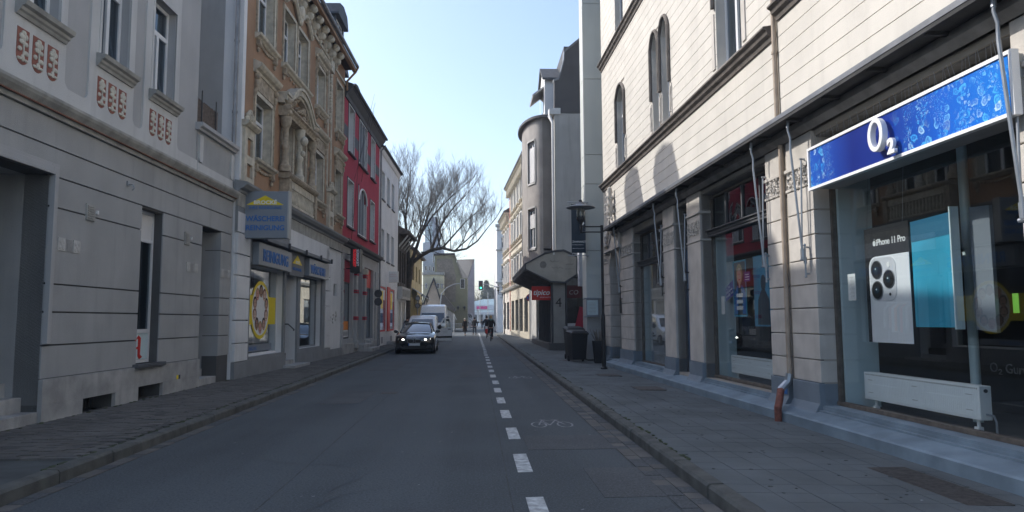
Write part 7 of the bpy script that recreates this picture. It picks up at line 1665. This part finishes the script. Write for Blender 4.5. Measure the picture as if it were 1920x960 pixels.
for sx in (-1, 1):
    MB().tube([(sx*.74, 1.24, .97), (sx*.60, 1.97, 1.375)], .028, 6).build('pillar', 'car_black', car); MB().tube([(sx*.80, 2.5, .96), (sx*.60, 2.7, 1.39)], .025, 6).build('pillar', 'car_black', car)
    m = MB(); m.ell((sx*.99, 1.62, 1.0), (.11, .09, .075), 12, 8); m.tube([(sx*.85, 1.62, .96), (sx*.95, 1.62, .98)], .025, 6); m.build('mirror', 'car_black', car, smooth=True)
    for y in (.85, 3.7): wheel(car, sx*.80, y, .335); MB().lathe([(.0, 0), (.40, 0), (.385, .03), (0, .03)], (sx*.905-(.015 if sx > 0 else .015), y, .35), 20, 'x').build('wheel_arch', 'black_plastic', car) if False else None
    h = MB(); h.add([(sx*.40, -.035, .60), (sx*.78, .10, .62), (sx*.80, .12, .72), (sx*.42, -.01, .70), (sx*.40, .05, .60), (sx*.78, .2, .62), (sx*.80, .22, .72), (sx*.42, .07, .70)], [(0, 1, 2, 3), (4, 5, 6, 7), (0, 1, 5, 4), (1, 2, 6, 5), (2, 3, 7, 6), (3, 0, 4, 7)])
    hl = h.build('headlight', 'car_glass_dark', car)
    for x in (.50, .70): q = MB(); yy = -.04+(x-.4)*.36-.01; q.ell((sx*x, yy, .655), (.060, .02, .040), 12, 6); q.build('lamp', emit('headlamp_glow', (1, .98, .9), 3.5), hl)
    m = MB(); m.prism([(sx*.5, .28), (sx*.78, .30), (sx*.74, .42), (sx*.62, .42)], -.03, .12, 'y'); m.build('side_intake', 'black_print', car)
    m = MB(); m.tube([(sx*.17, -.035, .50), (sx*.30, -.03, .52), (sx*.30, -.01, .66), (sx*.17, -.02, .67), (sx*.04, -.03, .66), (sx*.04, -.04, .52), (sx*.17, -.035, .50)], .010, 5); m.build('grille_frame', 'alloy', car)
    m = MB(); m.box(sx*.17-.12, sx*.17+.12, -.03, .0, .52, .66); m.build('grille', 'black_print', car)
m = MB(); m.box(-.5, .5, -.03, .1, .24, .37); m.build('lower_intake', 'black_print', car); MB().box(-.26, .26, -.065, -.045, .385, .495).build('number_plate', 'plate_white', car); MB().box(-.26, -.225, -.068, -.064, .387, .493).build('plate_strip', 'blue_print', car)
MB().lathe([(0, -.005), (.035, -.005), (.035, .005), (0, .005)], (0, .02, .745), 16, 'y').build('badge', 'alloy', car)
MB().tube([(-.6, 1.3, .985), (-.1, 1.42, 1.02)], .008, 4).tube([(0, 1.3, 1.0), (.5, 1.42, 1.02)], .008, 4).build('wiper', 'black_plastic', car)
def van_body(par, out, hw, m, name='body'):
    a = MB(); n = len(out); vs = [(-hw(y, z), y, z) for y, z in out]+[(hw(y, z), y, z) for y, z in out]
    a.add(vs, [tuple(range(n)), tuple(range(2*n-1, n-1, -1))]+[(i, (i+1) % n, n+(i+1) % n, n+i) for i in range(n)]); return a.build(name, m, par, bevel=.07, smooth=True)
V_ = thing('small_van', (-3.05, 40.3, 0), 'small white panel van with its driver door open behind the black car', 'van')
van_body(V_, [(0, .25), (0, .62), (.12, .85), (.85, 1.05), (1.55, 1.62), (1.95, 1.78), (2.6, 1.83), (4.1, 1.80), (4.35, 1.6), (4.38, .3)], lambda y, z: .86-.0*y-max(0, z-1.0)*.16-(.10 if y < .1 else 0), 'car_white')
m = MB(); m.add([(-.70, .87, 1.10), (.70, .87, 1.10), (.60, 1.48, 1.60), (-.60, 1.48, 1.60), (-.70, .92, 1.06), (.70, .92, 1.06), (.60, 1.56, 1.56), (-.60, 1.56, 1.56)], [(0, 1, 2, 3), (4, 5, 6, 7), (0, 1, 5, 4), (1, 2, 6, 5), (2, 3, 7, 6), (3, 0, 4, 7)]); m.build('windscreen', 'car_glass_dark', V_)
for sx in (-1, 1):
    m = MB(); m.add([(sx*(.857-.0), 1.15, 1.08), (sx*.775, 1.75, 1.58), (sx*.775, 2.3, 1.58), (sx*.857, 2.3, 1.08), (sx*.84, 1.15, 1.08), (sx*.76, 1.75, 1.58), (sx*.76, 2.3, 1.58), (sx*.84, 2.3, 1.08)], [(0, 1, 2, 3), (4, 5, 6, 7), (0, 1, 5, 4), (1, 2, 6, 5), (2, 3, 7, 6), (3, 0, 4, 7)]); m.build('side_window', 'car_glass_dark', V_)
    for y in (.75, 3.45): wheel(V_, sx*.76, y, .31, m='grey_post')
    MB().ell((sx*.66, .05, .74), (.14, .06, .12), 12, 8).build('headlight', 'lamp_glass', V_, smooth=True); MB().ell((sx*.98, 1.25, 1.12), (.10, .07, .12), 10, 8).build('mirror', 'black_plastic', V_, smooth=True)
m = MB(); m.box(-.6, .6, -.03, .02, .28, .50); m.build('bumper_intake', 'black_plastic', V_); MB().box(-.26, .26, -.05, -.03, .5, .61).build('number_plate', 'plate_white', V_)
# open door: hinged at the front, swung out
dr_ = bpy.data.objects.new('open_door', None); COL.objects.link(dr_); bpy.data.objects.remove(dr_)
th = R(52); ux, uy = math.sin(th), math.cos(th)
def dp_(u, z, t=0): return (.86+ux*u+uy*t, 1.25+uy*u-ux*t, z)
def door_prism(poly, t0, t1, m, nm, par):
    a = MB(); n = len(poly); a.add([dp_(u, z, t0) for u, z in poly]+[dp_(u, z, t1) for u, z in poly], [tuple(range(n)), tuple(range(2*n-1, n-1, -1))]+[(i, (i+1) % n, n+(i+1) % n, n+i) for i in range(n)]); return a.build(nm, m, par)
D0 = door_prism([(0, .34), (1.0, .32), (1.06, .6), (1.04, 1.10), (0, 1.08)], 0, .06, 'car_white', 'open_door', V_)
for pl_ in ([(0, 1.08), (.07, 1.08), (.50, 1.62), (.44, 1.64)], [(.44, 1.64), (.50, 1.58), (.92, 1.62), (.92, 1.68)], [(.92, 1.68), (.86, 1.62), (.97, 1.10), (1.04, 1.10)]): door_prism(pl_, 0, .05, 'car_white', 'door_frame', D0)
door_prism([(.07, 1.09), (.48, 1.59), (.88, 1.63), (.98, 1.10)], .02, .03, 'lantern_glass', 'door_pane', D0); door_prism([(.02, .50), (1.03, .50), (1.03, .60), (.02, .60)], .06, .075, 'black_plastic', 'rub_strip', D0)
door_prism([(.75, .98), (.92, .98), (.92, 1.02), (.75, 1.02)], .06, .085, 'black_plastic', 'handle', D0); q = MB(); q.ell(dp_(.12, 1.15, .13), (.10, .07, .13), 10, 8); q.build('mirror', 'black_plastic', D0, smooth=True)
a = MB()
for k in range(2): 
    for i in range(6): p = dp_(.38+i*.06, .86-.07*k, .0615); a.ell(p, (.018, .004, .012), 6, 4)
a.build('door_lettering', 'shutter_grey', D0)
L_van = thing('large_van', (-3.12, 52.0, 0), 'tall white delivery van parked behind the small white van', 'van')
van_body(L_van, [(0, .3), (0, .85), (.15, 1.15), (.75, 1.32), (1.30, 2.05), (1.70, 2.58), (2.2, 2.72), (5.7, 2.72), (5.8, 2.4), (5.8, .4)], lambda y, z: 1.02-max(0, z-1.2)*.085-(.12 if y < .1 else 0), 'car_white')
m = MB(); m.add([(-.88, .76, 1.38), (.88, .76, 1.38), (.84, 1.27, 2.08), (-.84, 1.27, 2.08), (-.86, .84, 1.34), (.86, .84, 1.34), (.80, 1.34, 1.98), (-.80, 1.34, 1.98)], [(0, 1, 2, 3), (4, 5, 6, 7), (0, 1, 5, 4), (1, 2, 6, 5), (2, 3, 7, 6), (3, 0, 4, 7)]); m.build('windscreen', 'car_glass_dark', L_van)
for sx in (-1, 1):
    m = MB(); m.add([(sx*1.018, 1.0, 1.35), (sx*.965, 1.50, 1.98), (sx*.965, 2.2, 1.98), (sx*1.018, 2.2, 1.35), (sx*1.0, 1.0, 1.35), (sx*.95, 1.5, 1.98), (sx*.95, 2.2, 1.98), (sx*1.0, 2.2, 1.35)], [(0, 1, 2, 3), (4, 5, 6, 7), (0, 1, 5, 4), (1, 2, 6, 5), (2, 3, 7, 6), (3, 0, 4, 7)]); m.build('side_window', 'car_glass_dark', L_van)
    MB().box(sx*1.0-.02, sx*1.0+.03, .9, 5.6, .75, .85).build('rub_strip', 'black_plastic', L_van)
    for y in (.95, 4.6): wheel(L_van, sx*.90, y, .35, m='grey_post')
    m = MB(); m.box(sx*1.12-.09, sx*1.12+.09, .98, 1.08, 1.45, 1.82); m.tube([(sx*.98, 1.05, 1.5), (sx*1.1, 1.05, 1.55)], .03); m.build('mirror', 'black_plastic', L_van, bevel=.03)
    MB().ell((sx*.80, .06, .95), (.14, .08, .18), 12, 8).build('headlight', 'lamp_glass', L_van, smooth=True)
MB().box(-.08, .08, 1.60, 1.66, 2.32, 2.40).build('roof_badge', 'black_print', L_van); MB().box(-.7, .7, -.03, .02, .4, .62).build('bumper_intake', 'black_plastic', L_van)
def far_car(loc, m, label, rz=0):
    o = thing('parked_car', loc, label, 'car', rz, 'cars at the filling station')
    van_body(o, [(0, .25), (0, .7), (.9, .9), (1.5, 1.4), (2.8, 1.42), (3.6, 1.0), (4.2, .95), (4.25, .3)], lambda y, z: .85-max(0, z-.9)*.3, m)
    for sx in (-1, 1):
        for y in (.8, 3.4): wheel(o, sx*.76, y, .30)
        q = MB(); q.prism([(1.05, .95), (1.55, 1.34), (2.75, 1.36), (3.4, 1.0)], sx*.86-.02 if sx > 0 else -.88, sx*.86+.02 if sx > 0 else -.80, 'x'); q.build('side_window', 'car_glass_dark', o)
    return o
far_car((9.8, 142, 0), 'car_blue', 'blue car at the filling station right of the signal mast', R(90)); far_car((3.2, 147, 0), 'car_white', 'white car standing under the filling station canopy', R(90)); far_car((0.2, 141, 0), 'car_white', 'white car left of the cyclist at the filling station', R(80))

# ================================================================== people
def skin(verts, edges, radii, name, m, par, sub=1, root=0):
    me = bpy.data.meshes.new(name); me.from_pydata(verts, edges, []); o = bpy.data.objects.new(name, me); COL.objects.link(o)
    md = o.modifiers.new('s', 'SKIN'); md.use_smooth_shade = True
    for i, v in enumerate(me.skin_vertices[0].data): v.radius = (radii[i], radii[i]) if not isinstance(radii[i], tuple) else radii[i]; v.use_root = (i == root)
    if sub: sm = o.modifiers.new('u', 'SUBSURF'); sm.levels = sub; sm.render_levels = sub
    dg = bpy.context.evaluated_depsgraph_get(); dg.update(); nm_ = bpy.data.meshes.new_from_object(o.evaluated_get(dg)); bpy.data.objects.remove(o)
    nm_.name = name; r = bpy.data.objects.new(name, nm_); COL.objects.link(r); nm_.materials.clear(); nm_.materials.append(MATS[m]); r.parent = par; return r
def person(loc, rz, label, coat='coat_black', hair='hair_dark', legs='trousers', lf=.22, rf_=-.18, lean=0.0, arms=((.05, -.1), (-.05, .1)), coat_len=.72, sit=None, hands=None, s=1.0, hooded=False, long_coat=False, group=None):
    """facing local -y; sit = (left foot, right foot) positions for riding"""
    P = thing('person', loc, label, 'person', rz, group); P.scale = (s, s, s)
    hipz = .92 if sit is None else sit['hip'][2]; hip = Vector((0, 0, hipz)) if sit is None else Vector(sit['hip'])
    ch = hip+Vector((0, -lean*.42, .42)); nk = ch+Vector((0, -lean*.12, .16)); hd = nk+Vector((0, -.03, .13)); top = hd+Vector((0, .0, .12))
    sh = [ch+Vector((sx*.17, 0, .10)) for sx in (-1, 1)]
    V = [hip, hip.lerp(ch, .5), ch, nk, hd, top]; E = [(0, 1), (1, 2), (2, 3), (3, 4), (4, 5)]; Rr = [.10, .10, .12, .05, .095, .07]
    for i, sx in enumerate((-1, 1)):
        hp = hip+Vector((sx*.09, 0, -.06))
        if sit is None:
            off = (lf, rf_)[i]; an = Vector((sx*.09, -off, .08+.06*max(0, -off))); kn = hp.lerp(an, .5)+Vector((0, -.05, 0))
        else: an = Vector(sit['feet'][i]); kn = Vector(sit['knees'][i])
        toe = an+Vector((0, -.16, -.05)); b = len(V); V += [hp, kn, an, toe]; E += [(0, b), (b, b+1), (b+1, b+2), (b+2, b+3)]; Rr += [.065, .045, .034, .028]
        if hands is None: hnd = sh[i]+Vector((sx*.09, -arms[i][0]-.02, -.56)); el = sh[i].lerp(hnd, .5)+Vector((sx*.04, .05, 0))
        else: hnd = Vector(hands[i]); el = sh[i].lerp(hnd, .5)+Vector((sx*.08, .02, -.08))
        b = len(V); V += [sh[i], el, hnd]; E += [(2, b), (b, b+1), (b+1, b+2)]; Rr += [.06, .042, .03]
        dh = (hnd-el).normalized()
        for f in range(5):
            spread = (f-2)*.018; t1 = hnd+dh*(.05 if f else .03)+Vector((0, spread, 0))+(Vector((0, -.03, 0)) if f == 0 else Vector((0, 0, 0))); t2 = t1+dh*(.045-.006*abs(f-2)); V += [t1, t2]; n_ = len(V); E += [(b+2, n_-2), (n_-2, n_-1)]; Rr += [.010, .008]
    skin([tuple(v) for v in V], E, Rr, 'body', 'skin', P)
    # clothes
    V2 = [hip+Vector((0, 0, -.07)), hip.lerp(ch, .5), ch, ch+Vector((0, 0, .13))]; E2 = [(0, 1), (1, 2), (2, 3)]; R2 = [(.20, .16), (.175, .14), (.19, .15), (.09, .085)]
    for i in range(2): b = len(V2); base = 6+i*(4+3+10)+4; V2 += [V[base], V[base+1], V[base+1].lerp(V[base+2], .93)]; E2 += [(2, b), (b, b+1), (b+1, b+2)]; R2 += [.085, .066, .048]
    skin([tuple(v) for v in V2], E2, R2, 'jacket', coat, P)
    V3 = [hip+Vector((0, 0, .04))]; E3 = []; R3 = [(.18, .15)]
    for i in range(2): b = len(V3); base = 6+i*17; V3 += [V[base], V[base+1], V[base+2].lerp(V[base+1], .08)]; E3 += [(0, b), (b, b+1), (b+1, b+2)]; R3 += [.105, .075, .06]
    skin([tuple(v) for v in V3], E3, R3, 'trousers', legs, P)
    if long_coat:
        a = MB(); a.lathe([(.15, hipz+.25), (.19, hipz+.05), (.22, hipz-.25), (.27, hipz-.50), (.25, hipz-.51), (.2, hipz-.25), (.15, hipz+.1)], (0, 0, 0), 18); o = a.build('coat_skirt', coat, P, smooth=True); o.scale = (1, .8, 1)
    a = MB(); a.ell(tuple(hd+Vector((0, .015, .045))), (.105, .115, .12), 14, 10); a.build('hair', hair, P, smooth=True)
    a = MB(); f = hd+Vector((0, -.10, .0)); a.ell(tuple(f+Vector((0, -.005, -.01))), (.014, .022, .026), 8, 6); 
    for sx in (-1, 1): a.ell(tuple(hd+Vector((sx*.10, 0, 0))), (.014, .028, .034), 8, 6)
    a.build('nose_and_ears', 'skin', P); a = MB()
    for sx in (-1, 1): a.ell(tuple(f+Vector((sx*.035, .008, .025))), (.014, .006, .008), 8, 5)
    a.ell(tuple(f+Vector((0, .006, -.05))), (.028, .006, .007), 8, 5); a.build('eyes_and_mouth', 'coat_black', P)
    for i in range(2): an = V[6+i*17+2]; a = MB(); a.ell(tuple(an+Vector((0, -.07, -.045))), (.05, .14, .05), 10, 8); a.build('shoe', 'tyre', P, smooth=True)
    return P
def wheelie(par, y, r=.34):
    a = MB(); a.lathe([(r-.02, -.02), (r, -.012), (r, .012), (r-.02, .02), (r-.035, 0), (r-.02, -.02)], (0, y, r), 28, 'x'); w = a.build('wheel', 'tyre', par, smooth=True)
    b = MB(); [b.tube([(0, y, r), (0, y+(r-.03)*math.cos(t*.45), r+(r-.03)*math.sin(t*.45))], .003, 3) for t in range(14)]; b.lathe([(0, -.04), (.025, -.04), (.025, .04), (0, .04)], (0, y, r), 10, 'x'); b.build('spokes', 'galv', w); return w
def bicycle(loc, rz, label):
    b = thing('bicycle', loc, label, 'bicycle', rz, 'bicycles being ridden away'); wheelie(b, -.52); wheelie(b, .52)
    a = MB(); a.tube([(0, -.42, .82), (0, .02, .30), (0, .18, .86), (0, -.40, .72)], .018, 6); a.tube([(0, .02, .30), (0, .52, .34), (0, .15, .74)], .012, 6); a.tube([(0, -.52, .34), (0, -.40, .85), (0, -.38, 1.0)], .017, 6); a.build('frame', 'black_metal', b)
    MB().tube([(-.28, -.22, 1.05), (-.16, -.36, 1.03), (0, -.38, 1.02), (.16, -.36, 1.03), (.28, -.22, 1.05)], .014, 6).build('handlebar', 'black_metal', b)
    MB().ell((0, .20, .93), (.09, .14, .04), 10, 6).tube([(0, .18, .86), (0, .20, .93)], .015).build('saddle', 'black_plastic', b, smooth=True)
    MB().box(-.16, -.02, .0, .01, .14, .16).box(.02, .16, .03, .04, .44, .46).tube([(-.06, .0, .15), (-.05, .02, .30), (.05, .02, .30), (.06, .03, .45)], .01).build('pedals', 'black_plastic', b)
    a = MB(); a.box(-.06, .06, .40, .85, .70, .72); a.tube([(-.05, .8, .71), (-.02, .52, .34)], .008); a.tube([(.05, .8, .71), (.02, .52, .34)], .008); a.build('rear_rack', 'black_metal', b)
    MB().prism([(.60+.42*math.cos(R(t))-.08, .36+.38*math.sin(R(t))) for t in range(10, 120, 15)]+[(.60+.40*math.cos(R(t))-.08, .36+.36*math.sin(R(t))) for t in range(110, 5, -15)], -.03, .03, 'x').build('mudguard', 'black_plastic', b); MB().ell((0, .93, .62), (.03, .02, .025), 8, 6).build('rear_light', 'red_print', b)
    return b
cl_loc = (1.18, 52.0, 0)
ride = dict(hip=(0, .18, 1.0), feet=((-.10, .0, .22), (.10, .03, .50)), knees=((-.12, -.12, .62), (.12, -.20, .80)))
bicycle(cl_loc, R(180), 'dark bicycle ridden by the person in the black jacket with a red and white bag')
cp = person(cl_loc, R(180), 'cyclist in a black jacket with blond hair and a teal scarf seen from behind', coat='coat_black', hair='hair_blond', legs='coat_navy', lean=.25, sit=ride, hands=((-.27, -.20, 1.07), (.27, -.20, 1.07)))
MB().ell((0, .14, 1.56), (.13, .11, .07), 12, 8).build('scarf', 'scarf_teal', cp, smooth=True)
bg = thing('shopping_bag', (.86, 51.8, .55), 'red and white bag hanging from the nearer bicycle', 'bag'); MB().add([(-.07, -.16, .0), (.07, -.16, 0), (.07, .16, 0), (-.07, .16, 0), (-.09, -.18, .34), (.09, -.18, .34), (.09, .18, .34), (-.09, .18, .34)], [(0, 1, 2, 3), (4, 5, 6, 7), (0, 1, 5, 4), (1, 2, 6, 5), (2, 3, 7, 6), (3, 0, 4, 7)]).build('bag_body', 'red_print', bg, bevel=.02)
MB().box(-.08, .08, -.15, .15, .34, .52).build('white_bag', 'white_print', bg, bevel=.03); MB().tube([(0, -.1, .3), (0, 0, .62), (0, .1, .3)], .01).build('handles', 'black_plastic', bg)
bicycle((1.02, 60.5, 0), R(180), 'dark bicycle ahead of the nearer cyclist'); person((1.02, 60.5, 0), R(180), 'dark clothed cyclist riding just ahead of the blond one', coat='coat_navy', hair='hair_dark', lean=.2, sit=ride, hands=((-.27, -.20, 1.07), (.27, -.20, 1.07)), s=1.02)
person((-.98, 71.5, 0), R(25), 'grey haired person in a long black coat crossing the road', coat='coat_black', hair='hair_grey', legs='coat_black', lf=.28, rf_=-.22, long_coat=True, s=.98)
person((.0, 73.5, 0), R(-15), 'person in a dark jacket and jeans walking on the road left of the lane line', coat='coat_black', hair='hair_dark', legs='trousers', lf=.2, rf_=-.2, s=1.03)
person((-2.75, 99, .12), R(200), 'dark clothed person standing by the railing on the square', coat='coat_black', hair='hair_dark', s=1.0)
person((-4.72, 50.2, .1), R(190), 'dark clothed person beside the tree trunk behind the black car', coat='coat_navy', hair='hair_dark', s=.95)
for k, (x, y) in enumerate(((1.3, 128), (1.9, 129), (-.2, 126))): person((x, y, 0), R(90*k), ('small distant person in dark clothes at the crossing, left of the cyclists', 'small distant person in blue-black clothes just right of the flag pole', 'small distant person in dark clothes beside the white filling station car')[k], coat=('coat_black', 'trousers', 'coat_navy')[k], s=1.0)
# ------------------------------------------------------------------ thin spring haze over the whole street
hz = MB().box(-610, 610, -210, 1010, -1.4, 23.5).build('haze', 'curtain', kind='stuff')
hm = bpy.data.materials.new('haze_air'); hm.use_nodes = True; hn = hm.node_tree.nodes; hn.clear()
ho = hn.new("ShaderNodeOutputMaterial"); hp = hn.new("ShaderNodeVolumePrincipled"); hp.inputs["Density"].default_value = 0.0013; hp.inputs["Color"].default_value = (0.9, 0.94, 1.0, 1)
hm.node_tree.links.new(hp.outputs[0], ho.inputs["Volume"]); hz.data.materials.clear(); hz.data.materials.append(hm)
hz['label'] = 'thin pale haze filling the street'
